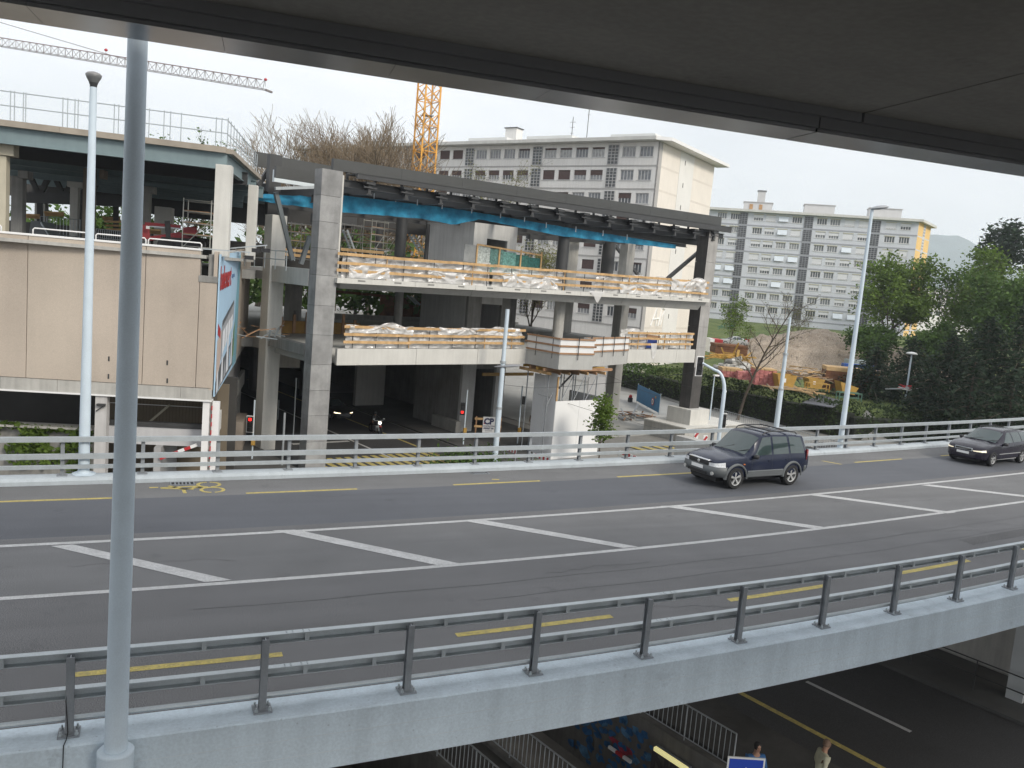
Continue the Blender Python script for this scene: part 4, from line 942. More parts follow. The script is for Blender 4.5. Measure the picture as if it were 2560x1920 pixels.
# red boom lift
bl = thing('boom_lift', 'red boom lift parked on the upper deck', 'lift', LF.p(-2.5, 5, 6.05))
def R(x, y): return (x*640/2212, 400+y*640/2212)
LIFTR = mat('lift_red', (.24, .015, .02), .45, .15, 2)
def rb_(x0, y0, x1, y1, w, nm, m=LIFTR): a = R(x0, y0); b = R(x1, y1); pxbar(LF, a[0], a[1], b[0], b[1], 5, w, nm, m, bl)
rb_(1243, 560, 1253, 685, .48, 'counterweight'); rb_(1255, 550, 1560, 575, .15, 'upper_boom'); rb_(1262, 685, 1560, 640, .2, 'lower_boom'); rb_(1500, 662, 1700, 648, .32, 'turret'); rb_(1580, 605, 1700, 598, .25, 'engine_cover')
rb_(1445, 525, 1460, 700, .25, 'mast', BLACK()); rb_(1290, 570, 1560, 590, .1, 'cylinder', GALV()); rb_(1400, 700, 1740, 720, .4, 'chassis', BLACK())
for x in (1430, 1700): c = R(x, 735); q = pp(LF, c[0], c[1], 4.7); MB().cyl(q, q+LF.n*.35, .4, n=14).build('wheel', RUBBER(), bl)
pxbox(LF, 365, 565, 374, 572, 4.5, .02, 'emblem', WHITE(), bl)
# parked van-like shape, fence panels and timber on the upper deck
vn = thing('covered_skip', 'grey covered skip standing on the upper deck', 'skip', pp(LF, 95, 575, 9))
s0, s1, z0, z1 = pxr(LF, 70, 553, 123, 592, 9); z0 = 6.05
MB().hexa([LF.p(s0, 9, z0), LF.p(s1, 9, z0), LF.p(s1, 11, z0), LF.p(s0, 11, z0)], [LF.p(s0+.1, 9.1, z1), LF.p(s1-.45, 9.1, z1), LF.p(s1-.45, 10.9, z1), LF.p(s0+.1, 10.9, z1)]).build('bin', mat('skip_grey', (.16, .17, .18), .6, .1), vn)
MB().hexa([LF.p(s1-.44, 8.98, z1-.1), LF.p(s1-.05, 8.98, z0+.3), LF.p(s1-.05, 10.9, z0+.3), LF.p(s1-.44, 10.9, z1-.1)], [LF.p(s1-.40, 8.98, z1), LF.p(s1+.0, 8.98, z0+.35), LF.p(s1+.0, 10.9, z0+.35), LF.p(s1-.40, 10.9, z1)]).build('lid', GALV(), vn)
for k, (x0, x1, y0, y1, off) in enumerate(((240, 305, 575, 600, 7), (305, 350, 578, 603, 7.5), (100, 200, 545, 590, 12))):
    f = thing('mesh_fence', ['site fence panel between the two poles on the upper deck', 'site fence panel just right of the thick pole on the upper deck', 'site fence panel behind the skip on the upper deck'][k], 'fence', pp(LF, x0, y1, off))
    s0, s1, z0, z1 = pxr(LF, x0, y0, x1, y1, off)
    for i in range(13): MB().cyl(LF.p(lerp(s0, s1, i/12), off, z0), LF.p(lerp(s0, s1, i/12), off, z1), .015, n=4).build('upright', GALV(), f)
    for z in (z0+.05, z1): MB().cyl(LF.p(s0, off, z), LF.p(s1, off, z), .02, n=5).build('rail', GALV(), f)
for k, (x0, y0, x1, y1, off) in enumerate(((262, 556, 340, 575, 11), (372, 576, 402, 584, 8), (60, 538, 100, 545, 16), (110, 532, 160, 540, 22), (255, 545, 300, 551, 24))):
    w = thing('timber_stack', ['timber boards stacked behind the poles on the upper deck', 'timber boards beside the red lift', 'timber boards left of the skip', 'yellow timber rail far back left on the upper deck', 'yellow timber rail far back between the poles'][k], 'timber', pp(LF, x0, y1, off))
    for j in range(3): a = lerp(y0, y1, j/2); pxbar(LF, x0+j*2, a-2, x1, a, off+j*.3, .16, 'board', WOOD(), w, h=.1)
# ------------------------------------------------------------------ unfinished concrete building, centre
CF = Frame((9.14, 48.18), radians(74))
P = CF.p
def cz(x, y, off=0): return CF.at(x, y, off)
cbld = thing('concrete_building', 'unfinished concrete building with open floors above the underpass', 'building', P(18, 4, STZ))
SE = 36.2                                   # right end of the slabs
def tl(z0, z1, s): return lerp(z0, z1, s/36.0)          # the slabs rise very slightly to the right
UT = lambda s: tl(5.42, 6.13, s); UB = lambda s: tl(4.80, 5.12, s)
LT = lambda s: tl(1.26, 1.76, s); LBm = lambda s: tl(.29, .66, s)
SLAB = mat('slab_concrete', (.60, .59, .55), .85, .06, .6, .2, 30, grain=.05, streak=.07)
SLABG = mat('slab_concrete_grey', (.45, .45, .43), .85, .07, .6, .2, 30, grain=.05, streak=.07)
def slab_piece(s0, s1, n0, n1, zb, zt, nm, m, g=.01): return MB().fbox(CF, s0+g, s1-g, n0, n1, zb(s0), zt(s0), zb(s1), zt(s1)).build(nm, m, cbld)
# upper floor: white lip, slanted fascia in panels, slab behind
us = [1.5, 6.5, 11.2, 16, 20.8, 25.8, 31, SE]
for i in range(len(us)-1):
    a, b = us[i], us[i+1]
    slab_piece(a-(.35 if i == 0 else 0), b, -.35, .3, lambda s: UT(s)-.30, UT, 'edge_lip', SLAB)
    q = [P(a+.015+.25*0, -.05, UT(a)-.31), P(b-.015, -.05, UT(b)-.31), P(b-.015+.25, .45, UB(b)), P(a+.015+.25, .45, UB(a))]
    MB().prism(q, Vector((0, 0, 0))+CF.n*.3).build('fascia_panel', SLABG, cbld)
    for k in range(2):
        s = lerp(a, b, .25+.5*k); MB().fbox(CF, s-.25, s+.25, -.355, -.34, UT(s)-.17, UT(s)-.07).build('anchor_plate', CONC_D(), cbld)
for (s0, s1, n0, n1) in ((1.0, SE, .55, 26), (.45, 1.0, .95, 9.5), (-16, 1.0, 9.5, 40), (-16, -.5, 7.4, 9.5)): MB().fbox(CF, s0, s1, n0, n1, UB(s0)+.05, UT(s0)-.03, UB(s1)+.05, UT(s1)-.03).build('upper_slab', SLABG, cbld)
# lower floor: facing panels, slab
for a, b in ((1.62, 7.2), (7.2, 12.1), (12.1, 16.4)): slab_piece(a, b, 0, .25, LBm, LT, 'fascia_panel', SLAB, .012)
for a, b in ((27.0, 30.2), (30.2, 33.0), (33.0, 35.5)): slab_piece(a, b, 0, .25, LBm, LT, 'fascia_panel', SLAB, .012)
slab_piece(.45, SE, .96, 9.5, lambda s: LBm(s)+.03, lambda s: LT(s)-.08, 'lower_slab', SLABG)
slab_piece(1.0, SE, 9.5, 30, lambda s: LBm(s)+.03, lambda s: LT(s)-.08, 'lower_slab', SLABG)
slab_piece(-16, 30, 30, 70, lambda s: .3, lambda s: .9, 'tunnel_roof', SLABG)
slab_piece(-16, 1.0, 9.6, 30, lambda s: .3, lambda s: .9, 'tunnel_roof', SLABG)
# projecting bay of the lower floor
zt_, zb_ = 1.48, .50
c1 = CF.atz(1427, 893, zt_); c2 = CF.atz(1497, 893, zt_); c3 = CF.atz(1532, 893, zt_)
bay = [(16.4, .02), (c1[0], c1[1]+1.1), (c2[0]+.2, c2[1]+.7), (c2[0]+.5, c2[1]+2.0), (27.0, .02)]
MB().prism([P(s, n, zb_) for s, n in bay], (0, 0, zt_-zb_)).build('bay_slab', SLABG, cbld)
BR = mat('upstand_white', (.74, .75, .75), .8, .05, .8)
def bay_edge(i, name, z0, z1, th, m, out=.0, gap=0, parent=None):
    (s0, n0), (s1, n1) = bay[i], bay[i+1]; a = P(s0, n0, 0); b = P(s1, n1, 0); d = (b-a).normalized(); nn = Vector((d.y, -d.x, 0))*out
    o = MB().hexa(*[[a+d*gap+nn+Vector((0, 0, z)), b-d*gap+nn+Vector((0, 0, z)), b-d*gap+nn-Vector((d.y, -d.x, 0))*th+Vector((0, 0, z)), a+d*gap+nn-Vector((d.y, -d.x, 0))*th+Vector((0, 0, z))] for z in (z0, z1)])
    return o.build(name, m, parent or cbld)
for i in range(4):
    bay_edge(i, 'upstand', zt_+.01, zt_+1.15, .08, BR, 0, .02)
bt = thing('bay_formwork', 'timber formwork rails around the white projecting bay', 'formwork', P(20, -1.5, zt_))
for i in range(4):
    for k, z in enumerate((.12, .62, 1.1)): bay_edge(i, 'board', zt_+z-.06, zt_+z+.06, .05, WOOD_B(), .07, .0 if k != 1 else -.15, bt)
    (s0, n0), (s1, n1) = bay[i], bay[i+1]; L_ = sqrt((s1-s0)**2+(n1-n0)**2); m_ = max(1, int(L_/1.6))
    for j in range(m_):
        t = (j+.5)/m_; q = P(lerp(s0, s1, t), lerp(n0, n1, t)-.12, zt_); MB().cyl(q-Vector((0, 0, .3)), q+Vector((0, 0, 1.25)), .03, n=6).build('post', STEEL_D(), bt)
# ---- clad column at the front left: grey facing panels, each a storey-high slice
prof = [(0, 0), (1.3, 0), (1.3, .9), (0, .9)]
ys = [419, 486, 552, 619, 687, 763, 837, 912, 977, 1040, 1106, 1172]
zs = [cz(lerp(800, 768, (y-419)/690), y)[1] for y in ys]; zs[-1] = -5.0; zs.append(STZ)
col = thing('clad_column', 'tall grey panelled column at the underpass entrance', 'column', P(.4, .8, STZ))
GP = [mat('grey_panel_%d' % i, (v, v, v*.985), .75, .28, .8, .15, 30, streak=.08, grain=.05) for i, v in enumerate((.26, .285, .31))]
for i in range(len(zs)-1):
    for k in range(4):
        (s0, n0), (s1, n1) = prof[k], prof[(k+1) % 4]; a = P(s0, n0, 0); b = P(s1, n1, 0); d = (b-a).normalized(); o = Vector((d.y, -d.x, 0))
        MB().hexa(*[[a+d*.006+Vector((0, 0, z)), b-d*.006+Vector((0, 0, z)), b-d*.05-o*.07+Vector((0, 0, z)), a+d*.05-o*.07+Vector((0, 0, z))] for z in (zs[i+1]+.012, zs[i]-.006)]).build('facing_panel', GP[(i*2+k) % 3], col)
MB().prism([P(s*.9+.04, .08+n*.92, STZ) for s, n in prof], (0, 0, zs[0]-STZ-.02)).build('core', DARK, col)
MB().fbox(CF, 1.32, 1.55, .3, 1.2, 5.45, cz(855, 436)[1]).build('inner_column', CONC_L(), cbld)
# ---- right end column with plinth and platform
rc = thing('clad_column', 'grey panelled column on a concrete plinth at the right end of the building', 'column', P(36.8, .5, -4.7))
g0 = cz(1792, 700)[0]
prof2 = [(35.75, .15), (37.05, .15), (37.05, 1.3), (35.75, 1.3)]
zz = [cz(x, y)[1] for x, y in ((1812, 600), (1803, 700), (1800, 760), (1793, 800), (1785, 855), (1775, 925))]
zz = [12.0, 9.2, 7.3, 5.5, 3.7, 1.9, .2, -1.5, -3.4]
DKP = mat('dark_column', (.075, .07, .066), .7, .2, 1.2, streak=.2)
for i in range(len(zz)-1):
    for k in range(4):
        (s0, n0), (s1, n1) = prof2[k], prof2[(k+1) % 4]; a = P(s0, n0, 0); b = P(s1, n1, 0); d = (b-a).normalized(); o = Vector((d.y, -d.x, 0))
        MB().hexa(*[[a+d*.006+Vector((0, 0, z)), b-d*.006+Vector((0, 0, z)), b-d*.05-o*.07+Vector((0, 0, z)), a+d*.05-o*.07+Vector((0, 0, z))] for z in (zz[i+1]+.012, zz[i]-.006)]).build('facing_panel', (DKP if (i >= 6 or k == 3) else mat('end_panel', (.36, .35, .335), .8, .12, 1, streak=.15)), rc)
MB().fbox(CF, 35.85, 36.95, .25, 1.2, -3.4, 11.9).build('core', DARK, rc)
MB().fbox(CF, 35.1, 37.7, -.55, 2.0, -4.72, -3.38).build('plinth', CONC_L(), rc, bevel=.02)
pf = thing('concrete_platform', 'low concrete platform under the plinth of the right end column', 'platform', P(36, 0, STZ))
MB().fbox(CF, 33.6, 42, -1.3, 3.2, STZ-.1, -4.81).build('block', CONC(), pf); MB().fbox(CF, 33.55, 42.05, -1.4, 3.25, -4.80, -4.69).build('slab', CONC_L(), pf)
# ---- rear piers and side beam
for nm, s0, s1, n0, n1, z0, z1, m in (('pier', -.15, .83, 6.0, 7.1, STZ, cz(690, 537, 6)[1], CONC_L()), ('edge_beam', -.02, .4, .95, 5.98, 4.8, 5.8, CONC_L()), ('edge_beam', -.02, .4, .95, 5.98, .75, 1.4, CONC_D()),
    ('pier', 6, 7, 16, 17, 1.2, 5, CONC()), ('pier', 33.0, 34.2, 14, 15.2, 1.7, 12, CONC()), ('pier', 22.3, 23.6, 20, 21.3, 1.5, 12, CONC()), ('pier', 26.9, 27.9, 15, 16, 1.5, 5.1, CONC_D()),
    ('pier', 35.6, 36.6, 9, 10, -6, 12, CONC())):
    MB().fbox(CF, s0, s1, n0, n1, z0, z1).build(nm, m, cbld, bevel=.02)
# ---- stair core
kx, ky = CF.atz(1165, 1082, STZ)
kn = max(7.0, min(10, ky)); k0 = CF.at(1168, 800, kn)[0]; k1 = CF.at(1275, 800, kn)[0]
ka = CF.at(1216, 640, kn)[0]; kb = CF.at(1272, 640, kn)[0]
ktop = CF.at(1180, 556, kn)[1]
core = thing('stair_core', 'square concrete stair core with a dark doorway behind the upper slab', 'core', P(k0, kn, STZ))
CO = mat('core_concrete', (.58, .58, .57), .85, .08, .6, .2, 30, streak=.12, grain=.05)
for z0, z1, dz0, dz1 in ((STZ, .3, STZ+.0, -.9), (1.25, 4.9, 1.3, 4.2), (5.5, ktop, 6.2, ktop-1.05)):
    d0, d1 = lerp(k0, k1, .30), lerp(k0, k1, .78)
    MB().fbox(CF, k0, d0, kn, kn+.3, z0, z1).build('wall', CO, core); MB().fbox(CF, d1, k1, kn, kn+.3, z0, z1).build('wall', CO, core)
    CO = CONC_D() if z0 < -3 else MATS['core_concrete']  # lower core darkened: underpass shade painted in as a darker concrete
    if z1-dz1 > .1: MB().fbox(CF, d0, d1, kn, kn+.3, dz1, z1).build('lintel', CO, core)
    MB().fbox(CF, k0, k0+.3, kn+.3, kn+6.5, z0, z1).build('wall', CO, core); MB().fbox(CF, k1-.3, k1, kn+.3, kn+6.5, z0, z1).build('wall', CO, core); MB().fbox(CF, k0+.3, k1-.3, kn+6.2, kn+6.5, z0, z1).build('wall', CO, core)
    MB().fbox(CF, k0, k1, kn, kn+6.5, z1, z1+.2 if z1 > 6 else z1+.05).build('cap', CO, core)
for x in (-.12, .9): MB().fbox(CF, k0+x*0-.5, k0, kn-.3, kn+3, STZ, -5.0).build('kerb_block', CONC(), core) if x < 0 else None
# ---- roof steel
ROOF = mat('roof_fascia', (.066, .068, .066), .5, .06, 1, metal=.2, streak=.05)
rs = thing('steel_roof', 'dark grey steel roof frame over the unfinished concrete building', 'roof', P(18, 3, 11))
def rl(x0, y0, x1, y1, off): a = cz(x0, y0, off); b = cz(x1, y1, off); return a[0], a[1], b[0], b[1]
s0, za, s1, zb2 = rl(835, 396, 1805, 543, 1.2); s0b, zab, s1b, zbb = rl(832, 425, 1802, 569, 1.2)
nb = 8
for i in range(nb):
    a, b = lerp(s0, s1, i/nb), lerp(s0, s1, (i+1)/nb)-.012
    MB().fbox(CF, a, b, 1.2, 1.5, lerp(zab, zbb, i/nb), lerp(za, zb2, i/nb), lerp(zab, zbb, (i+1)/nb), lerp(za, zb2, (i+1)/nb)).build('fascia_panel', ROOF, rs)
for i in range(20):         # little posts under the fascia
    s = lerp(s0+1, s1-.5, i/19); z = lerp(zab, zbb, (s-s0)/(s1-s0)); MB().fbox(CF, s-.06, s+.06, 1.25, 1.4, z-.5, z).build('stub_post', STEEL_D(), rs)
s0, za, s1, zb2 = rl(895, 433, 1830, 568, -.3); _, zab, _, zbb = rl(895, 446, 1828, 582, -.3)
MB().fbox(CF, s0, s1, -.3, -.1, zab, za, zbb, zb2).build('gutter_beam', STEEL_D(), rs); MB().fbox(CF, s0, s1, -.3, 1.1, za-.06, za, zb2-.06, zb2).build('gutter_sheet', ROOF, rs)
gz = lambda s: lerp(zab, zbb, (s-s0)/(s1-s0))
i = 0
s = s0+1.0
while s < s1:               # cross beams, their ends showing under the gutter
    zt2 = gz(s)-.03
    o = MB(); o.fbox(CF, s-.03, s+.03, .05, 14, zt2-.72, zt2-.1); o.fbox(CF, s-.18, s+.18, .0, 14, zt2-.13, zt2-.06); o.fbox(CF, s-.18, s+.18, 0, 14, zt2-.80, zt2-.72); o.fbox(CF, s-.10, s+.10, -.02, .04, zt2-.78, zt2-.06); o.fbox(CF, s-.45, s+.45, -.12, -.02, zt2-.42, zt2-.34); o.fbox(CF, s-.30, s+.30, -.15, .3, zt2-.2, zt2-.04)
    o.build('cross_beam', STEEL_D(), rs); s += 2.55
for n, dz, h in ((.5, .1, .42), (2.2, .72, .5), (4.4, .85, .5), (9.5, .85, .5), (14, .85, .5)): beamI(CF, s0-.5, s1, n, gz(s0)-dz-h, gz(s0)-dz, gz(s1)-dz-h, gz(s1)-dz, STEEL_D(), rs, 'main_beam', .16)
# left part of the roof: box girder, curved white sheet, bent plate, diagonal struts
pxbox(CF, 690, 424, 800, 452, 6, .3, 'fascia_panel', ROOF, rs)
pxbox(CF, 686, 432, 790, 462, 9, .3, 'white_sheet', mat('white_sheet', (.62, .68, .70), .4, .05, .8), rs)
pxbar(CF, 688, 471, 790, 468, 5.5, .18, 'tube', GALV(), rs)
pxbox(CF, 639, 384, 702, 420, 13, .3, 'fascia_panel', ROOF, rs); pxbox(CF, 672, 386, 702, 540, 11, .5, 'girder_post', STEEL_D(), rs)
pxbar(CF, 640, 470, 676, 420, 12, .3, 'bent_plate', STEEL_D(), rs)
pxbox(CF, 700, 404, 835, 437, 16, .3, 'fascia_panel', ROOF, rs)
pxbar(CF, 689, 480, 731, 650, 6, .26, 'strut', mat('strut_grey', (.14, .16, .17), .5, .1, 1), rs); pxbar(CF, 775, 590, 752, 660, 6, .26, 'strut', MATS['strut_grey'], rs)
for x0, x1, y0, y1, off in ((1397, 1419, 545, 695, 2.5), (990, 1014, 545, 648, 9), (1508, 1531, 600, 700, 13), (1757, 1781, 606, 705, 2.2), (1063, 1072, 560, 650, 12), (940, 955, 560, 650, 14)):
    sA, sB, z0, z1 = pxr(CF, x0, y0, x1, y1, off); z0 = UT(sA)-.05; MB().cyl(P((sA+sB)/2, off, z0), P((sA+sB)/2, off, z1), (sB-sA)/2, n=14).build('steel_column', STEEL_D(), rs, smooth='auto')
for sA, off, r in ((cz(1398, 790, 2.5)[0], 2.5, .42), (cz(1010, 740, 9)[0]-.4, 9, .32)): MB().cyl(P(sA, off, LT(sA)-.1), P(sA, off, UB(sA)+.1), r, n=18).build('round_column', CONC_D() if r < .4 else CONC(), cbld, smooth='auto')
pxbar(CF, 1531, 605, 1600, 694, 13, .26, 'strut', STEEL_D(), rs); pxbar(CF, 1757, 621, 1668, 697, 2.2, .26, 'strut', STEEL_D(), rs); pxbar(CF, 1322, 592, 1508, 604, 13, .4, 'tie_beam', STEEL_D(), rs)
pxbar(CF, 780, 545, 1130, 578, 18, .5, 'tie_beam', STEEL_D(), rs, h=.7)
# ---- blue debris net
net = mat('blue_net', (.010, .18, .34), .8, .3, 1.4, col2=(.03, .30, .49))
def drape(top, bot, off, name, label, m, cat, nu=60, nv=8, amp=.12, seed=0, sag=0.0, parent=None, depth=0.0):
    """cloth hung between two pixel polylines on a plane, rippled in depth"""
    g_ = MB()
    def along(pl, t):
        x = lerp(pl[0][0], pl[-1][0], t)
        for (x0, y0), (x1, y1) in zip(pl, pl[1:]):
            if x <= x1+1e-6: return x, lerp(y0, y1, (x-x0)/(x1-x0))
        return pl[-1]
    for i in range(nu+1):
        t = i/nu; A = along(top, t); B = along(bot, t)
        for j in range(nv+1):
            v = j/nv; x, y = lerp(A[0], B[0], v), lerp(A[1], B[1], v)
            w = amp*(mnoise.noise((x*.05+seed, v*1.3, seed))+.5*mnoise.noise((x*.14, v*3, seed+3)))
            s, z = CF.at(x, y, off); g_.v.append(tuple(P(s, off+w+depth*v, z+.3*w)))
    for i in range(nu):
        for j in range(nv): a = i*(nv+1)+j; g_.f.append((a, a+1, a+nv+2, a+nv+1))
    return g_.build(name, m, parent, smooth=True, label=label, cat=cat)
drape([(845, 487), (1132, 521), (1402, 566), (1690, 612)], [(845, 530), (1050, 546), (1132, 562), (1200, 548), (1402, 590), (1690, 622)], 1.75, 'debris_net', 'bright blue debris net hanging under the steel roof', net, 'net', amp=.16, seed=2)
drape([(640, 484), (790, 492)], [(640, 502), (790, 521)], 7, 'debris_net', 'piece of blue net left of the grey panelled column', net, 'net', nu=20, amp=.25, seed=9)
for x, y in ((936, 483), (990, 491), (1044, 499), (1106, 508), (1180, 519), (1252, 531), (1312, 540), (1366, 556), (1440, 566), (1508, 576), (1568, 586)): pxbar(CF, x, y, x-1, y+14, 1.5, .05, 'net_hook', GALV(), rs)
# ---- timber guard rails with plastic sheeting
PLAST = bpy.data.materials.new('plastic_sheet'); PLAST.use_nodes = True
_n = PLAST.node_tree.nodes; _b = _n['Principled BSDF']; _b.inputs['Base Color'].default_value = (.72, .71, .69, 1); _b.inputs['Roughness'].default_value = .18; _b.inputs['Alpha'].default_value = .72; _b.inputs['Specular IOR Level'].default_value = .8
MATS['plastic'] = PLAST
def guard(label, s0, s1, base, rows, n, boards, post_gap, seed, post_s=None):
    t = thing('timber_guard', label, 'guard rail', P(s0, n, base(s0))); r = random.Random(seed)
    for h in rows:
        s = s0
        while s < s1-.3:
            e = min(s1, s+r.uniform(*boards)); a = P(s-.15, n+r.uniform(-.04, 0), base(s)+h+r.uniform(-.03, .03)); b = P(e, n+r.uniform(-.04, 0), base(e)+h+r.uniform(-.03, .03))
            MB().bar(a, b, .04, .17).build('board', WOOD(), t); s = e
    s = s0+.5
    while s < s1:
        MB().cyl(P(s, n+.06, base(s)-.25), P(s, n+.06, base(s)+rows[-1]+.12), .028, n=6).build('post', STEEL_D(), t)
        if r.random() < .35: MB().bar(P(s+.8, n+.08, base(s)), P(s+.8, n+.08, base(s)+rows[-1]), .1, .04).build('upright', WOOD(), t)
        s += post_gap*r.uniform(.8, 1.2)
    return t
def sheet(label, s0, s1, base, hgt, n, seed, low=.0):
    g_ = MB(); nu = max(24, int((s1-s0)*14)); nv = 18; r = random.Random(seed)
    for i in range(nu+1):
        s = lerp(s0, s1, i/nu)
        topz = hgt*(.95+.28*mnoise.noise((s*.45, seed, 1)))+.12*abs(sin(s*1.15+seed)); lowz = low+.12*mnoise.noise((s*.8, seed, 5))
        for j in range(nv+1):
            v = j/nv; z = lerp(lowz, topz, v)
            f = .26*mnoise.noise((s*1.1+seed, z*1.2, 2))+.12*mnoise.noise((s*2.2-z*2.3, z*2.2+s, seed))+.03*mnoise.noise((s*6+z*5, z*3, seed+4))
            rad = .05*sin(14*math.atan2(z-hgt, (s % 3.2)-1.6))*(1 if v > .3 else .5)
            g_.v.append(tuple(P(s, n+.12+f*.8+rad, base(s)+z)))
    for i in range(nu):
        for j in range(nv): a = i*(nv+1)+j; g_.f.append((a, a+1, a+nv+2, a+nv+1))
    return g_.build('plastic_sheet', PLAST, None, smooth=True, label=label, cat='sheet')
guard('upper timber guard rail, left half, on the lip of the upper slab', 1.3, 18.6, UT, (.42, .87, 1.36), -.22, (3.2, 5.0), 2.0, 1)
guard('upper timber guard rail, right half, on the lip of the upper slab', 18.6, 36.0, UT, (.42, .87, 1.36), -.22, (3.2, 5.0), 2.0, 2)
sheet('plastic sheeting draped on the left part of the upper guard rail', 1.6, 12.6, UT, 1.35, -.1, 3)
sheet('plastic sheeting draped on the middle of the upper guard rail', 12.8, 19.4, UT, 1.25, -.1, 5)
sheet('plastic sheeting draped on the right part of the upper guard rail', 22.6, 35.9, UT, 1.4, -.1, 8)
guard('lower timber guard rail left of the projecting bay', 2.3, 16.4, LT, (.38, .82, 1.28), .3, (3.2, 5.0), 2.0, 6)
sheet('plastic sheeting draped on the lower guard rail left of the bay', 2.4, 16.3, LT, 1.32, .42, 11)
guard('lower timber guard rail right of the projecting bay', 27.2, 35.4, LT, (.42, .85, 1.3), .3, (2.6, 4.0), 1.7, 9)
sheet('plastic sheeting draped on the lower guard rail right of the bay', 26.6, 29.6, LT, 1.5, .42, 12); sheet('plastic sheeting at the right end of the lower guard rail', 31.6, 35.5, LT, 1.35, .42, 14)
MB().add([P(s_, -.37-.03*abs(sin(k)), z_) for k, (s_, z_) in enumerate(((21.6, UT(21.6)+.1), (23.2, UT(22)+.1), (23.0, UT(22)-.25), (22.7, UT(22)-.75), (22.5, UT(22)-.7), (22.2, UT(22)-.3)))], [(0, 1, 2, 5), (2, 3, 4, 5)]).build('plastic_scrap', PLAST, label='loose scrap of plastic hanging over the upper slab edge', cat='sheet')
MB().add([P(s_, -.03-.03*(k % 2), z_) for k, (s_, z_) in enumerate(((29.6, LT(30)+.5), (30.3, LT(30)+.5), (30.35, LT(30)-.2), (30.1, LT(30)-.75), (29.9, LT(30)-.7), (29.75, LT(30)-.2)))], [(0, 1, 2, 5), (2, 3, 4, 5)]).build('plastic_scrap', PLAST, label='white plastic scrap hanging over the lower slab right of the bay', cat='sheet')
for k, (a_, b_, base_, h_) in enumerate(((1.9, 4.6, UT, .75), (7.5, 10.2, UT, .7), (13.5, 18.5, UT, .8), (25, 30, UT, .75), (31, 35.6, UT, 1.2))):
    sheet(['fold of plastic hanging over the boards at the left end of the upper guard', 'fold of plastic hanging over the upper guard left of the mesh screen', 'fold of plastic hanging over the upper guard below the mesh screen', 'fold of plastic hanging over the upper guard right of the round column', 'fold of plastic wrapped over the right end of the upper guard'][k], a_, b_, base_, h_ if k < 4 else 1.45, -.42 if k == 4 else -.40, 30+k, .05 if k < 4 else .55)
for k, (a_, b_) in enumerate(((2.5, 7), (9, 15.8))): sheet(['fold of plastic over the lower guard, left part', 'fold of plastic over the lower guard, middle part'][k], a_, b_, LT, 1.4, .14, 40+k, .92)
bt2 = thing('pallet_load', 'blue wrapped load behind the lower guard rail', 'load', P(31, 2, LT(31)))
MB().fbox(CF, 30.3, 32.2, 1.5, 2.6, LT(31)-.05, LT(31)+.75).build('wrap', mat('blue_wrap', (.03, .07, .30), .4, .3, 2), bt2, bevel=.05); MB().fbox(CF, 30.2, 32.4, 1.4, 2.7, LT(31)+.8, LT(31)+1.0).build('board', WOOD_B(), bt2)
# ---- site fence panel screens beside the core
mt = thing('mesh_screen', 'green and black mesh screen panels in front of the stair core', 'screen', P(cz(1190, 680, 4)[0], 4, UT(15)))
x0, x1 = cz(1190, 650, 4)[0], cz(1352, 650, 4)[0]; zt3 = cz(1260, 622, 4)[1]; zb3 = cz(1260, 676, 4)[1]-.4
for i, c in enumerate(((.42, .46, .44), (.10, .20, .18), (.12, .27, .24), (.03, .12, .10), (.02, .10, .09))):
    MB().fbox(CF, lerp(x0, x1, i/5)+.01, lerp(x0, x1, (i+1)/5)-.01, 4, 4.05, zb3, zt3-.1*i).build('mesh_panel', mat('mesh_%d' % i, c, .8, .5, 7), mt)
for i in range(4): s = lerp(x0, x1, i/3); MB().fbox(CF, s-.06, s+.06, 3.92, 3.99, zb3, zt3+.1).build('upright', WOOD(), mt)
MB().bar(P(x0, 3.95, zt3+.08), P(x1, 3.95, zt3-.15), .08, .12).build('top_board', WOOD(), mt)
pxbox(CF, 1160, 612, 1192, 655, 4, .03, 'grey_sheet', mat('grey_sheet', (.26, .27, .27), .8, .2, 2), mt)
# ---- scaffolds, stair towers and timber rails seen through the upper floor
scaffold('light tube scaffold with crossed braces behind the upper guard rail', CF, 928, 551, 990, 645, 10, 2, 5, group='scaffolds on the upper floor')
scaffold('dark tube scaffold just right of the grey panelled column', CF, 853, 560, 925, 650, 16, 3, 4, m=mat('scaffold_dark', (.17, .17, .16), .5, .2, 2), group='scaffolds on the upper floor')
scaffold('tube scaffold behind the grey panelled column, left', CF, 700, 555, 778, 650, 16, 3, 4, m=MATS['scaffold_dark'], group='scaffolds on the upper floor')
scaffold('tube scaffold between the steel column and the stair core', CF, 1075, 580, 1130, 650, 18, 3, 3, m=MATS['scaffold_tube'], group='scaffolds on the upper floor', diag=False)
def ladder(label, x0, y0, x1, y1, off):
    t = thing('site_stair', label, 'stair', pp(CF, x1, y1, off)); a = pp(CF, x0, y0, off); b = pp(CF, x1, y1, off)
    for d in (0, .7): MB().bar(a+CF.n*d, b+CF.n*d, .06, .14).build('stringer', GALV(), t)
    for i in range(9): q = a.lerp(b, (i+.5)/9); MB().bar(q-CF.n*.02, q+CF.n*.72, .22, .03).build('tread', GALV(), t)
ladder('steel site stair in the dark scaffold behind the left guard rail', 868, 575, 892, 640, 15); ladder('steel site stair in front of the yellow crane foot', 1032, 583, 1060, 630, 16)
ladder('site stair below the upper slab near the crane foot', 1028, 740, 1050, 762, 22)
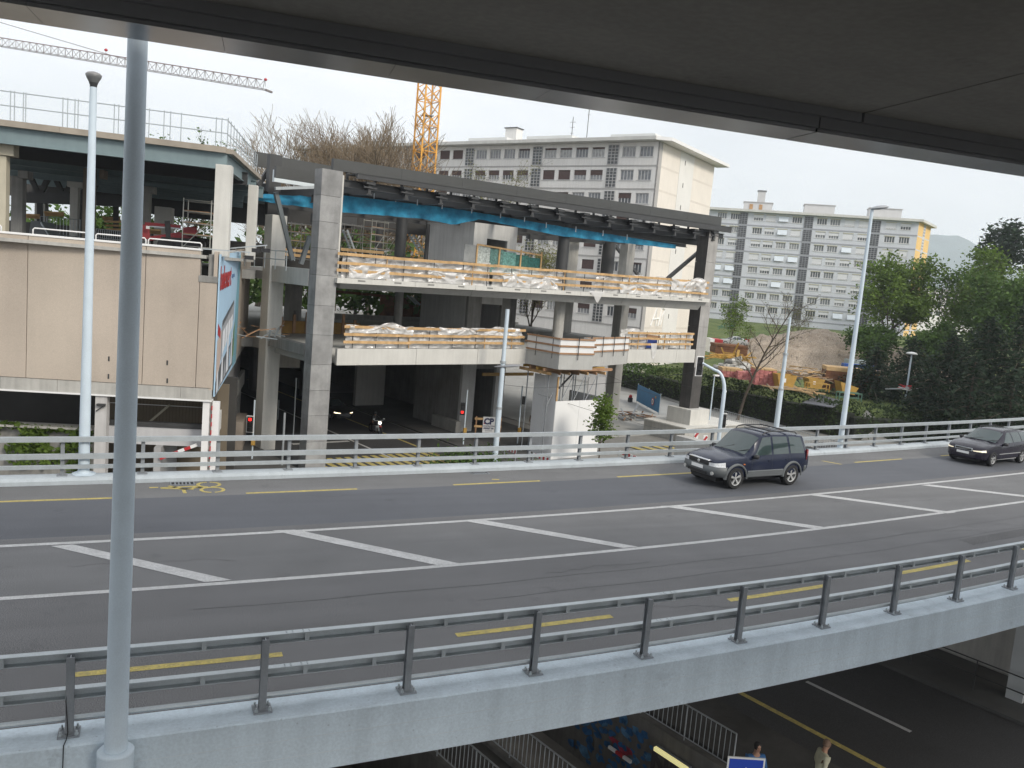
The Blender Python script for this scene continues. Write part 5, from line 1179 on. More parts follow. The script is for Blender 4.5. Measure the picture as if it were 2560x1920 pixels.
for k, (x0, y0, x1, y1, off) in enumerate(((852, 623, 960, 632, 9), (700, 622, 775, 630, 11), (1045, 632, 1126, 648, 14), (1045, 655, 1126, 668, 14))):
    w = thing('timber_rail', ['timber rail behind the left upper plastic sheet', 'timber rail behind the struts left of the panelled column', 'upper timber rail left of the stair core', 'lower timber rail left of the stair core'][k], 'guard rail', pp(CF, x0, y0, off))
    for j in range(2): pxbar(CF, x0, y0+j*12, x1, y1+j*12, off, .05, 'board', WOOD(), w, h=.2)
    for j in range(3): x = lerp(x0, x1, (j+.5)/3); pxbar(CF, x, y0-3, x-1, y0+30, off+.08, .05, 'post', GALV(), w)
rl_ = thing('steel_railing', 'grey tube railing on the side beam left of the panelled column', 'railing', P(-.9, 2, 5.65))
for z in (.55, 1.05): MB().tube([P(-1.1, 9.2, 5.65+z), P(-.95, 1.9, 5.65+z)], .03, 6).build('rail', GALV(), rl_)
for i in range(6): MB().cyl(P(-1.1+.03*i, 9.2-i*1.45, 5.6), P(-1.1+.03*i, 9.2-i*1.45, 6.75), .03, n=6).build('post', GALV(), rl_)
# ---- middle floor: slab remains, stubs, starter bars, graffiti hoarding at the far side
md = thing('formwork_strip', 'ochre formwork strip on the middle floor', 'formwork', P(4, 10, 1.3))
MB().fbox(CF, 2.2, 8.8, 10, 10.15, 1.2, 2.1).build('panel', mat('ochre', (.32, .19, .05), .9, .3, 1.2), md)
for i in range(7): MB().fbox(CF, 2.5+i*.95, 2.7+i*.95, 9.9, 10.0, 1.2, 2.35+.2*(i % 3)).build('stud', WOOD_B(), md)
for k, (s, n) in enumerate(((5.6, 14), (7.4, 12), (9.5, 18))):
    MB().cyl(P(s, n, 1.2), P(s, n, 2.6), .22, .18, 10).build('column_stub', CONC_D(), None, label=['cut column stub on the middle floor, left', 'cut column stub on the middle floor, nearest the ochre strip', 'cut column stub far back on the middle floor'][k], cat='column stub', group='column stubs')
wl = thing('site_hoarding', 'rusty brown hoarding with green graffiti behind the middle floor', 'hoarding', P(24, 26, 1.4))
for i in range(6): MB().fbox(CF, 20.6+i*1.9, 22.45+i*1.9, 27, 27.1, 1.3, 3.6-.05*i).build('panel', RUST() if i < 4 else mat('hoarding_dark', (.09, .08, .07), .9, .2, 1), wl)
put_text('graffiti', 'OVER', 1.1, mat('spray_green', (.05, .35, .22), .7), wl, P(26.6, 26.93, 2.5), CF.u, Vector((0, 0, 1)), bold=.05); put_text('graffiti', 'DOSE', .9, MATS['spray_green'], wl, P(26.9, 26.93, 1.6), CF.u, Vector((0, 0, 1)), bold=.05)
MB().bar(P(13, 26, 3.9), P(36, 27.5, 3.2), .12, .25).build('hoarding_rail', RUST(), label='long rusty rail along the back of the middle floor', cat='rail')
MB().fbox(CF, 12, 36, 24, 24.4, 1.2, 1.9).build('low_wall', CONC(), label='low concrete wall along the back of the middle floor', cat='wall')
jb = thing('debris_heap', 'heap of broken boards on the middle floor behind the panelled column', 'debris', P(-1, 6, 1.2)); r_ = random.Random(4)
for i in range(26):
    a = P(r_.uniform(-3, .6), r_.uniform(4, 8.5), 1.2+r_.uniform(0, .7)); MB().bar(a, a+Vector((r_.uniform(-1.3, 1.3), r_.uniform(-1, 1), r_.uniform(-.1, .7))), .1, .05).build('board', WOOD_B() if i % 3 else GALV(), jb)
# ---- underpass: pillars, and walls added to keep the light out
ut = thing('underpass', 'dark road underpass below the concrete building', 'underpass', P(6, 20, STZ))
for s0, s1, n0, n1 in ((-16, 30, 69, 69.5), (-9.5, -9, 12, 69.5)): MB().fbox(CF, s0, s1, n0, n1, STZ, .4).build('blocking_wall', DARK, ut)
for s0, s1, n0, n1, m in ((k1-.4, k1+.1, kn+6.5, 69.5, CONC_D()), (11.6, 12.5, 22, 23, CONC()), (9.3, 9.9, 30, 31, CONC_D()), (14.5, 17.4, 20, 20.4, CONC_L()), (12.6, 13, 26, 27, CONC_D()), (-1.6, -.4, 24, 25.4, CONC_D()), (-1.6, -.4, 40, 41.4, CONC_D())):  # the first is a long side wall added to keep the underpass dark
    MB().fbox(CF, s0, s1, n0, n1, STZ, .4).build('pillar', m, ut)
MB().fbox(CF, 1.7, 3.2, 8, 8.3, -.9, .3).build('ceiling_box', CONC(), ut)
MB().fbox(CF, k0+1, k1+2.0, kn-1.2, kn-1.1, -1.3, -1.05).build('warning_beam', YELM(), ut)
# ---- white hoarding with formwork table on top, under the bay
hx = PZ(1376, 1149, STZ)
ho = thing('hoarding_box', 'white boarded hoarding box under the projecting bay', 'hoarding', (hx.x, hx.y, STZ))
hs, hn = CF.atz(1376, 1149, STZ); HB = Frame((hx.x, hx.y), CF.az)
WB = mat('white_board', (.82, .82, .81), .6, .02, .6)
hw = HB.at(1500, 1060)[0]
ztw = HB.at(1395, 1003)[1]
for i in range(2): MB().fbox(HB, hw*i/2+.008, hw*(i+1)/2-.008, 0, .04, STZ, ztw).build('board', WB, ho)
for i in range(2): MB().fbox(HB, 0, .04, .05+1.2*i, 1.23+1.2*i, STZ, ztw+1.9-.25*i).build('board', mat('grey_board', (.72, .73, .74), .6, .04, .6), ho)
MB().fbox(HB, hw, hw+.04, .05, 3.5, STZ, ztw+.2).build('board', MATS['grey_board'], ho)
pxbox(HB, 1470, 942, 1512, 996, 2.5, .05, 'back_panel', mat('panel_grey', (.40, .40, .40), .6, .05), ho)
MB().bar(HB.p(hw-2.2, 2.4, ztw+.5), HB.p(hw-.2, 2.4, ztw+2.2), .1).build('brace', STEEL_D(), ho)
ft = thing('formwork_table', 'yellow and timber formwork table on steel props under the bay', 'formwork', HB.p(hw/2, 1.5, ztw))
ztf = .45
for i in range(4): MB().bar(HB.p(-1.2+i*.1, .3+i*.8, ztf-.12), HB.p(hw+1.0, .3+i*.8, ztf-.12), .12, .2).build('timber_beam', YELM() if i % 2 else WOOD_B(), ft)
for i in range(7): MB().bar(HB.p(-.8+i*.9, -.1, ztf-.36), HB.p(-.8+i*.9, 3.2, ztf-.36), .1, .2).build('joist', WOOD_B() if i % 2 else WOOD(), ft)
for i in range(5):
    for n in (.4, 2.6): 
        s = -.5+i*1.2; MB().cyl(HB.p(s, n, STZ+.1), HB.p(s, n, ztf-.46), .045, n=8).build('prop', GALV_D(), ft)
for i in range(4):
    s = -.5+i*1.2; MB().cyl(HB.p(s, .4, ztw-.4), HB.p(s+1.2, .4, ztf-.5), .03, n=6).build('cross_brace', GALV_D(), ft)
MB().fbox(HB, .0, .12, -.02, .1, ztw, ztw+1.7).build('edge_board', WOOD(), ft)
# ------------------------------------------------------------------ apartment blocks
def raw_mesh(mb, nm, m, fix=True):
    me = bpy.data.meshes.new(nm); me.from_pydata([tuple(v) for v in mb.v], [], mb.f)
    if fix:
        bm = bmesh.new(); bm.from_mesh(me); bmesh.ops.recalc_face_normals(bm, faces=bm.faces); bm.to_mesh(me); bm.free()
    me.materials.append(m); return me
def win_meshes(w, h, mull, frame_m, glass_m, tag):
    """window in local x (width), y (depth, + inward), z (height from sill)"""
    f = MB(); t = .07
    f.box(-w/2, w/2, .10, .16, 0, t); f.box(-w/2, w/2, .10, .16, h-t, h); f.box(-w/2, -w/2+t, .10, .16, t, h-t); f.box(w/2-t, w/2, .10, .16, t, h-t)
    for i in range(1, mull): x = -w/2+w*i/mull; f.box(x-.045, x+.045, .10, .155, t, h-t)
    g_ = MB().box(-w/2+.02, w/2-.02, .165, .18, .02, h-.02)
    sl_ = MB().box(-w/2-.12, w/2+.12, -.08, .1, -.07, 0)
    return raw_mesh(f, 'window_frame_'+tag, frame_m), raw_mesh(g_, 'window_pane_'+tag, glass_m), raw_mesh(sl_, 'window_sill_'+tag, frame_m)
WF = mat('window_white', (.70, .70, .69), .6, .04, 1); WFG = mat('window_grey_white', (.52, .52, .52), .6, .06, 1)
def put(me, parent, fr, s, n, z, nm):
    o = bpy.data.objects.new(nm, me); COL.objects.link(o); o.parent = parent
    top = parent
    o.matrix_local = Matrix.Translation(fr.p(s, n, z)-org(parent)) @ Matrix.Rotation(pi/2-fr.az, 4, 'Z')
    ORG[o.name] = org(parent)
    return o
def sub(me, parent, nm, loc=(0, 0, 0), rx=0):
    o = bpy.data.objects.new(nm, me); COL.objects.link(o); o.parent = parent; o.location = loc; o.rotation_euler = (rx, 0, 0); return o
CURT = [mat('glass_curtain_%d' % i, c, .25, .25, 2.2, spec=.5) for i, c in enumerate(((.10, .11, .12), (.38, .39, .39), (.20, .215, .23), (.29, .30, .31)))]

# ---- long white block behind the concrete building
AL = Frame((58.3, 90), radians(148.5))
alb = thing('apartment_block', 'long white apartment block with brown blinds behind the concrete building', 'building', (58.3, 90, -2))
ALW = mat('plaster_white', (.74, .73, .705), .85, .05, .25, .1, 20, streak=.07); ALG = mat('plaster_grey', (.40, .39, .38), .85, .08, .4, streak=.08); ALC = mat('plaster_cream', (.78, .73, .66), .85, .04, .3, .1, 20, streak=.05)
SP = 2.9; ZT = 25.0; NS = 8
groups = [-6.4-11.65*k for k in range(6)]
wins = [-1.75, -4.2]
for g0 in groups[:-1]: wins += [g0-2.25, g0-4.7, g0-7.15, g0-9.6]
LENA = 66.0
pane_m = CURT
fr_me, pn0, sl_me = win_meshes(1.86, 1.28, 4, WFG, CURT[0], 'al')
panes = [raw_mesh(MB().box(-.91, .91, .165, .18, .02, 1.26), 'window_pane_al%d' % i, m) for i, m in enumerate(CURT)]
BROWN = mat('brown_blind', (.085, .055, .05), .8, .15, 3); 
blind = {k: raw_mesh(MB().box(-.90, .90, .09, .13, 1.27-h, 1.27), 'blind_%d' % k, BROWN) for k, h in ((1, 1.2), (2, .62), (3, .2))}
stair_me = MB()
for i in range(4): x = -.75+i*.5; stair_me.box(x-.03, x+.03, .1, .16, 0, 2.4)
for j in range(7): z = j*.4; stair_me.box(-.78, .78, .1, .155, z-.025, z+.025)
stair_f = raw_mesh(stair_me, 'stair_window_frame', WFG); stair_p = raw_mesh(MB().box(-.78, .78, .165, .18, 0, 2.4), 'stair_window_pane', mat('stair_glass', (.09, .10, .105), .2, .2, 2))
r_ = random.Random(12)
pref = {(1, 0): 0, (1, 1): 0, (1, 2): 2, (1, 3): 2, (1, 4): 1, (1, 5): 1, (0, 0): 0, (0, 1): 0, (0, 2): 3, (0, 3): 3, (0, 4): 3, (0, 5): 3}
for st in range(NS):
    zt = ZT-SP*st; zs0 = zt-1.83                      # sill height
    MB().fbox(AL, -LENA, 0, 0, .3, zt-SP, zs0).build('spandrel', ALW, alb)
    MB().fbox(AL, -LENA, 0, .0, .3, zt-.52, zt).build('lintel_band', ALW, alb)
    MB().fbox(AL, -LENA, 0, -.06, .0, zt-SP-.10, zt-SP+.06).build('storey_band', ALG, alb)
    marks = sorted([(s, 1.86) for s in wins]+[(s, 1.56) for s in groups]); e = -LENA
    for s, w in marks:
        MB().fbox(AL, e, s-w/2, .0, .3, zs0, zt-.52).build('pier', ALW, alb); e = s+w/2
    MB().fbox(AL, e, 0, .0, .3, zs0, zt-.52).build('pier', ALW, alb)
    for s in groups: 
        if st > 2 and s < -42: continue
        o = put(stair_f, alb, AL, s, -.20, zt-2.72, 'stair_window'); sub(stair_p, o, 'pane')
    for i, s in enumerate(wins):
        if st > 2 and s < -38: continue
        o = put(fr_me, alb, AL, s, 0, zs0+.0, 'window'); sub(panes[r_.choice((0, 1, 1, 2, 3))], o, 'pane'); sub(sl_me, o, 'sill')
        k = pref.get((st, i), r_.choice((0, 0, 1, 2, 2, 3, 1)))
        if k: sub(blind[k], o, 'blind')
MB().fbox(AL, -LENA, -.35, .31, 14, -6, ZT-.02).build('inner_wall', ALG, alb)
MB().fbox(AL, -LENA, 0, 0, .3, -6, ZT-SP*NS).build('base_wall', ALW, alb)
GW = 18.5
AG = Frame((58.3, 90), radians(58.5))           # gable, running away to the right
MB().fbox(AG, .0, .9, -.02, .2, -6, ZT).build('corner_pilaster', ALG, alb)
for a, b, m, d in ((.9, 6.6, ALC, .02), (6.6, 11.2, mat('plaster_pale', (.74, .73, .70), .85, .04, .4), .0), (11.2, GW, ALC, .02)): MB().fbox(AG, a+.01, b-.01, d, .3, -6, ZT).build('gable_panel', m, alb)
for j in range(8):
    for a, b in ((.95, 6.55), (11.25, GW-.05)): MB().fbox(AG, a, b, .012, .03, ZT-SP*(j+1)-.15, ZT-SP*(j+1)+.12).build('storey_joint', mat('plaster_joint', (.68, .63, .565), .9, .05), alb)
    MB().fbox(AG, 8.1, 8.3, -.012, .1, ZT-SP*j-1.6, ZT-SP*j-1.0).build('slit_window', DARK, alb)
rfm = mat('roof_edge', (.60, .60, .57), .7, .12, .4, streak=.1)
roof = MB(); roof.hexa([AL.p(-LENA-1, -1.4, ZT+.02), AL.p(.0, -1.4, ZT+.02), AL.p(.0, 16, ZT+.02), AL.p(-LENA-1, 16, ZT+.02)], [AL.p(-LENA-1, -1.4, ZT+.45), AL.p(0, -1.4, ZT+.45), AL.p(0, 16, ZT+.45), AL.p(-LENA-1, 16, ZT+.45)]); ro = roof.build('roof', rfm, alb)
MB().hexa([AG.p(-.02, -1.6, ZT+.025), AG.p(GW+1.6, -1.6, ZT+.025), AG.p(GW+1.6, .4, ZT+.025), AG.p(-1.4, .4, ZT+.025)], [AG.p(-.02-.0, -1.6, ZT+.44), AG.p(GW+1.6, -1.6, ZT+.44), AG.p(GW+1.6, .4, ZT+.44), AG.p(-1.4, .4, ZT+.44)]).build('eaves', WHITE(), ro)
for s0, s1, hh in ((-2.5, -9, 1.3), (-15, -22.5, 1.4), (-26, -33, 1.4), (-38, -44, 1.3), (-49, -55, 1.3)):
    b = MB().fbox(AL, s1, s0, 3.5, 9, ZT+.45, ZT+.45+hh).build('roof_house', mat('roof_house', (.68, .69, .68), .8, .05, .5), ro); 
MB().fbox(AL, s1-.2, s0+.2, 3.3, 9.2, ZT+.45+hh, ZT+.55+hh).build('roof_house_cap', ALG, ro)
ch = AL.at(1283, 330, 6)[0]; MB().fbox(AL, ch-1.0, ch+1.0, 5.4, 7.0, ZT+1.8, ZT+3.5).build('chimney', ALW, ro); MB().fbox(AL, ch-1.15, ch+1.15, 5.25, 7.15, ZT+3.5, ZT+3.62).build('chimney_cap', STEEL_D(), ro)
for x, h in ((1430, 4.2), (1468, 6.6)):
    s = AL.at(x, 330, 5)[0]; MB().cyl(AL.p(s, 5, ZT+.4), AL.p(s, 5, ZT+.4+h), .05, n=5).build('aerial', STEEL_D(), ro)
    for dz in (.5, 1.2, 2.0): MB().bar(AL.p(s-.55+.15*dz, 5, ZT+.2+h-dz), AL.p(s+.55-.15*dz, 5, ZT+.2+h-dz), .04).build('aerial_rod', STEEL_D(), ro)
gt = mat('spray_white', (.85, .85, .83), .7); gz0 = AG.at(1660, 815)[1]; gs = AG.at(1625, 815)[0]
for pts in (((0, .0), (1.4, 2.3), (1.6, 0)), ((.3, .8), (2.4, 1.0)), ((2.2, .0), (3.0, 2.4), (4.0, 2.2), (3.4, 1.4), (3.0, .1))):
    MB().tube([AG.p(gs+a, -.03, gz0+b) for a, b in pts], .11, 5).build('graffiti', gt, alb)
MB().tube([AG.p(gs+(i*.55), -.03, gz0+1.0+2.2*sin(i/9*pi)**.7+.5) for i in range(1, 9)], .07, 5).build('graffiti', gt, alb)
put_text('graffiti', 'vive les squats', .85, gt, alb, AG.p(gs-.8, -.03, gz0-1.1), AG.u, Vector((0, 0, 1)), sx=1.1)

# ---- grey block further right
AR = Frame((142.47, 122.55), radians(129.6))
arb = thing('apartment_block', 'grey eight-storey apartment block with white shutters and a yellow gable end', 'building', (142.5, 122.5, 2))
ARW = mat('block_grey', (.60, .625, .67), .85, .04, .2, .1, 15, streak=.05); ARB = mat('block_band', (.36, .37, .41), .85, .05, .4); ARY = mat('gable_yellow', (.78, .53, .22), .85, .05, .5)
LENR = 48; ZR = 25.25; SR = 2.73
st_r = [-7.95, -21.0, -34.15]; wr = [-2.35, -5.1, -10.2, -13.0, -15.8, -18.4, -23.3, -26.0, -28.6, -31.1, -35.85, -38.6]
rows = ['hs|ssoo|oasho|oo', '']
codes = ['hsssooosaahoo'] # unused
T = ['hs ssoo oash oo', 'oo hshh sahoo'.replace(' ', ' '), '']
ROWS = [('h', 's', 's', 's', 'o', 'o', 'o', 'a', 's', 'h', 'o', 'o'), ('o', 'o', 'h', 's', 'h', 'h', 's', 'a', 'h', 'o', 'o', 'h'), ('s', 's', 's', 'a', 'o', 'o', 'o', 'o', 'h', 'h', 'h', 'o'), ('o', 'a', 'o', 'h', 'h', 's', 'a', 'a', 'h', 's', 's', 's'),
        ('h', 'o', 's', 's', 'o', 'o', 'o', 'o', 'h', 'o', 'a', 'a'), ('o', 'h', 'h', 'h', 's', 'h', 'o', 'a', 'h', 'o', 'a', 'a'), ('h', 'o', 'h', 'h', 'o', 'o', 'o', 'o', 'o', 'o', 'o', 'o'), ('s', 'o', 'a', 'a', 'h', 'o', 'o', 'o', 'o', 'o', 'o', 'o')]
fr2, _, sl2 = win_meshes(1.95, 1.25, 4, WF, CURT[0], 'ar')
panes2 = [raw_mesh(MB().box(-.95, .95, .165, .18, .02, 1.23), 'window_pane_ar%d' % i, m) for i, m in enumerate(CURT)]
SHW = mat('shutter_white', (.68, .69, .71), .6, .03, 2); AWN = mat('awning_blind', (.68, .74, .80), .6, .03, 1)
sh_full = raw_mesh(MB().box(-.96, .96, .06, .10, .12, 1.25), 'shutter_full', SHW); sh_half = raw_mesh(MB().box(-.96, .96, .06, .10, .62, 1.25), 'shutter_half', SHW)
aw = MB(); aw.hexa([(-.96, -.32, .12), (.96, -.32, .12), (.96, -.28, .10), (-.96, -.28, .10)], [(-.96, .06, 1.24), (.96, .06, 1.24), (.96, .10, 1.24), (-.96, .10, 1.24)]); awn = raw_mesh(aw, 'awning_shutter', AWN)
box_me = raw_mesh(MB().box(-1.02, 1.02, -.04, .1, 1.25, 1.40), 'shutter_box', mat('shutter_box', (.52, .50, .40), .8, .05))
st2 = MB()
for i in range(4): x = -.85+i*.567; st2.box(x-.035, x+.035, .1, .16, 0, 2.35)
for j in range(7): z = j*.39; st2.box(-.88, .88, .1, .155, z-.03, z+.03)
st2f = raw_mesh(st2, 'stair_window_frame_grey', mat('stair_frame', (.32, .33, .35), .6, .05)); st2p = raw_mesh(MB().box(-.88, .88, .165, .18, 0, 2.35), 'stair_window_pane_grey', mat('stair_glass_dark', (.075, .08, .09), .2, .3, 2))
for st in range(8):
    zt = ZR-SR*st; zs0 = zt-1.72
    MB().fbox(AR, -LENR, 0, 0, .3, zt-SR, zs0).build('spandrel', ARW, arb); MB().fbox(AR, -LENR, 0, 0, .3, zt-.47, zt).build('lintel_band', ARW, arb); MB().fbox(AR, -LENR, 0, -.07, 0, zt-SR-.10, zt-SR+.14).build('storey_band', ARB, arb)
    e = -LENR
    for s, w in sorted([(s, 1.95) for s in wr]+[(s, 1.76) for s in st_r]): MB().fbox(AR, e, s-w/2, 0, .3, zs0, zt-.47).build('pier', ARW, arb); e = s+w/2
    MB().fbox(AR, e, 0, 0, .3, zs0, zt-.47).build('pier', ARW, arb)
    for s in st_r: o = put(st2f, arb, AR, s, -.20, zt-2.58, 'stair_window'); sub(st2p, o, 'pane')
    for i, s in enumerate(wr):
        c = ROWS[st][i]; o = put(fr2, arb, AR, s, 0, zs0, 'window'); sub(panes2[r_.choice((0, 0, 2, 2, 3))], o, 'pane'); sub(sl2, o, 'sill'); sub(box_me, o, 'shutter_box')
        if c == 's': sub(sh_full, o, 'shutter')
        elif c == 'h': sub(sh_half, o, 'shutter')
        elif c == 'a': sub(awn, o, 'shutter')
RG = Frame((142.47, 122.55), radians(62)); GR = 11.0
MB().prism([AR.p(-LENR, .31, -3), AR.p(-.6, .31, -3), RG.p(.8, .6, -3), RG.p(GR-.05, .31, -3), AR.p(-LENR, 12, -3)], (0, 0, ZR+2.98)).build('inner_wall', ARB, arb); MB().fbox(AR, -LENR, 0, 0, .3, -4, ZR-SR*8).build('base_wall', ARW, arb)
for a, b, m, d in ((0, 4.6, ARY, .02), (4.6, 6.4, ARW, .0), (6.4, GR, ARY, .02)): MB().fbox(RG, a+.005, b-.005, d, .3, -4, ZR).build('gable_panel', m, arb)
for j in range(8):
    MB().fbox(RG, .02, GR, .012, .03, ZR-SR*(j+1)-.1, ZR-SR*(j+1)+.1).build('storey_joint', ARW, arb)
    for q in range(4): MB().fbox(RG, 4.75, 6.25, -.02, .05, ZR-SR*j-.55-q*.6, ZR-SR*j-.25-q*.6).build('louvre', ARB, arb)
ro = MB().prism([AR.p(-LENR-1, -.9, ZR), AR.p(.6, -.9, ZR), RG.p(GR+1, -.9, ZR), RG.p(GR+1, 3, ZR), AR.p(-LENR-1, 14, ZR)], (0, 0, .5)).build('roof', rfm, arb)
for x0, x1, hh in ((1861, 1933, 2.0), (2014, 2090, 2.2), (2178, 2259, 2.2)):
    a, b = AR.at(x0, 500, 4)[0], AR.at(x1, 500, 4)[0]; MB().fbox(AR, a, b, 4, 8, ZR+.5, ZR+.5+hh).build('roof_house', mat('roof_house_grey', (.55, .55, .55), .8, .05), ro); MB().fbox(AR, a-.15, b+.15, 3.85, 8.15, ZR+.5+hh, ZR+.62+hh).build('roof_house_cap', ALG, ro)
a = AR.at(1904, 490, 5)[0]; MB().fbox(AR, a-.8, a+.8, 4.5, 6, ZR+2.5, ZR+5.0).build('chimney', MATS['roof_house_grey'], ro); MB().fbox(AR, a-.95, a+.95, 4.35, 6.15, ZR+5, ZR+5.15).build('chimney_cap', STEEL_D(), ro)
for x in (1878, 1902): a = AR.at(x, 520, 3.9)[0]; MB().fbox(AR, a-.4, a+.3, 3.9, 4.0, ZR+.6, ZR+2.1).build('rust_stain_vent', mat('vent_ochre', (.42, .25, .12), .8, .2), ro)

# far low white block between the trees
fb_ = thing('low_block', 'small white block far off between the green trees', 'building', PD(2385, 770, 260))
FBF = Frame(PD(2385, 770, 260)[:2], radians(100)); q = FBF.at(2385, 730)[1]
MB().fbox(FBF, -14, 14, 0, 10, -2, q).build('wall', ALW, fb_); MB().fbox(FBF, -14.5, 14.5, -.5, 10.5, q+.01, q+.6).build('roof', ALG, fb_)
for i in range(9):
    for j in range(3): MB().fbox(FBF, -12+i*2.8, -10.4+i*2.8, -.03, .0, q-2.2-j*2.8, q-.8-j*2.8).build('window', GLASS(), fb_)

# ------------------------------------------------------------------ cranes
def lattice_mast(t, base, top, w, bays, m, r=.07, rot=0):
    ax = Vector((cos(rot), sin(rot), 0))*w/2; ay = Vector((-sin(rot), cos(rot), 0))*w/2; cs = [ax+ay, ax-ay, -ax-ay, -ax+ay]
    base = Vector(base); top = Vector(top)
    for c in cs: MB().bar(base+c, top+c, r*2).build('chord', m, t)
    for i in range(bays):
        a = base.lerp(top, i/bays); b = base.lerp(top, (i+1)/bays)
        for k in range(4):
            c0, c1 = cs[k], cs[(k+1) % 4]
            MB().bar(a+c0, b+c1, r).build('brace', m, t); MB().bar(a+c1, b+c0, r).build('brace', m, t) if i % 2 else MB().bar(b+c0, b+c1, r).build('brace', m, t)
cb0 = PD(1049, 560, 96)
cr = thing('tower_crane', 'yellow lattice mast of a tower crane behind the concrete building', 'crane', (cb0.x, cb0.y, -4))
lattice_mast(cr, (cb0.x, cb0.y, -4), (cb0.x, cb0.y, 44), 1.9, 34, YELP(), .085, rot=radians(12))
for z in (24.0, 16.2): MB().box(cb0.x-.6, cb0.x+.6, cb0.y-.6, cb0.y+.6, z, z+.06).build('platform', GALV_D(), cr)
MB().cyl((cb0.x+.5, cb0.y, -4), (cb0.x+.5, cb0.y, 44), .05, n=5).build('ladder_pipe', GALV(), cr)
for z in (17.0, 8): 
    for k in range(4): a = radians(12+45+90*k); q = Vector((cb0.x+1.5*cos(a), cb0.y+1.5*sin(a), z)); q2 = Vector((cb0.x+1.5*cos(a+pi/2), cb0.y+1.5*sin(a+pi/2), z)); MB().bar(q, q2, .2, .3).build('collar', YELP(), cr)
JT = PD(672, 226, 120); JL = PD(-420, 46, 150)
jb_ = thing('crane_jib', 'grey lattice jib of a distant crane against the sky, upper left', 'crane', JL)
JM = mat('jib_grey', (.19, .165, .16), .6, .12, 2); JB = mat('jib_red', (.22, .15, .145), .6, .1, 2)
d = (JT-JL); L_ = d.length; d.normalize(); sd_ = Vector((d.y, -d.x, 0)).normalized(); n_ = 62; hgt = 1.35
MB().bar(JL+Vector((0, 0, hgt)), JT+Vector((0, 0, hgt))-d*1.3, .13).build('top_chord', JB, jb_)
for sgn in (-1, 1): MB().bar(JL+sd_*sgn*.6, JT+sd_*sgn*.6, .09).build('bottom_chord', JM, jb_)
for i in range(n_):
    a = JL+d*(L_*(i/n_)); b = JL+d*(L_*((i+.5)/n_))+Vector((0, 0, hgt)); c = JL+d*(L_*((i+1)/n_))
    for sgn in (-1, 1):
        MB().bar(a+sd_*sgn*.6, b, .06).build('lattice', JM, jb_)
        if i < n_-1: MB().bar(b, c+sd_*sgn*.6, .06).build('lattice', JM, jb_)
q = PD(664, 199, 120); MB().lathe(q, [(.001, -.22), (.2, -.12), (.24, 0), (.2, .12), (.001, .22)], 8).build('warning_ball', REDP(), jb_); MB().cyl(q-Vector((0, 0, 1)), q, .03, n=5).build('ball_rod', JM, jb_)
q = PD(265, 125, 131); MB().lathe(q, [(.001, -.25), (.23, -.12), (.27, 0), (.23, .12), (.001, .25)], 8).build('warning_ball', REDP(), jb_); MB().cyl(q-Vector((0, 0, 1.6)), q, .03, n=5).build('ball_rod', JM, jb_)
MB().cyl(PD(-60, 38, 138), PD(345, 158, 128), .05, n=5).build('pendant', JM, jb_)
MB().bar(JT-sd_*.7-Vector((0, 0, .1)), JT+sd_*.7-Vector((0, 0, .1)), .3, .25).build('jib_end', JM, jb_)
# ------------------------------------------------------------------ trees
BARK = mat('bark', (.10, .08, .06), .95, .3, 3, .5, 20); TWIG = mat('twig', (.19, .145, .095), .95, .25, 2)
def leaf_mat(nm, c, c2):
    if nm in MATS: return MATS[nm]
    m = mat(nm, c, .7, .35, .6, col2=c2, spec=.3); b = m.node_tree.nodes['Principled BSDF']
    nt = m.node_tree; tr_ = nt.nodes.new('ShaderNodeBsdfTranslucent'); ms_ = nt.nodes.new('ShaderNodeMixShader'); ms_.inputs[0].default_value = .3; o_ = nt.nodes['Material Output']
    src = b.inputs['Base Color'].links[0].from_socket; nt.links.new(src, tr_.inputs['Color']); nt.links.new(b.outputs[0], ms_.inputs[1]); nt.links.new(tr_.outputs[0], ms_.inputs[2]); nt.links.new(ms_.outputs[0], o_.inputs['Surface'])
    return m
def branches(base, h, r0, levels, kids, spread, rr, up=.35, lenf=.62, first=.35, minr=.008):
    """list of (points, radii) and the end points of the finest branches"""
    out = []; tips = []
    def grow(p, d, L, r, lev):
        n = 5 if lev == 0 else 4; pts = [p]; rs = [r]; q = p; dd = d
        for i in range(n):
            dd = (dd+Vector((rr.gauss(0, .10), rr.gauss(0, .10), rr.gauss(0, .06)+up*.10))).normalized(); q = q+dd*(L/n); pts.append(q); rs.append(max(minr, r*(1-.75*(i+1)/n)))
        out.append((pts, rs, lev))
        if lev >= levels: tips.append(pts); return
        m = kids[lev]
        for k in range(m):
            t = lerp(first if lev == 0 else .25, 1, (k+rr.random()*.8)/m); t = min(.99, t); i = int(t*n); base_ = pts[i].lerp(pts[i+1], t*n-i)
            a = 2.4*k+rr.uniform(0, 1.5); s = spread[lev]*rr.uniform(.75, 1.25); u = dd.cross(Vector((.3, .5, .8))).normalized(); w = dd.cross(u)
            nd = (dd*cos(s)+(u*cos(a)+w*sin(a))*sin(s)+Vector((0, 0, up))).normalized()
            grow(base_, nd, L*lenf*rr.uniform(.75, 1.2)*(1.15-.4*t), rs[i]*.62, lev+1)
    grow(Vector(base), Vector((rr.gauss(0, .03), rr.gauss(0, .03), 1)).normalized(), h, r0, 0)
    return out, tips
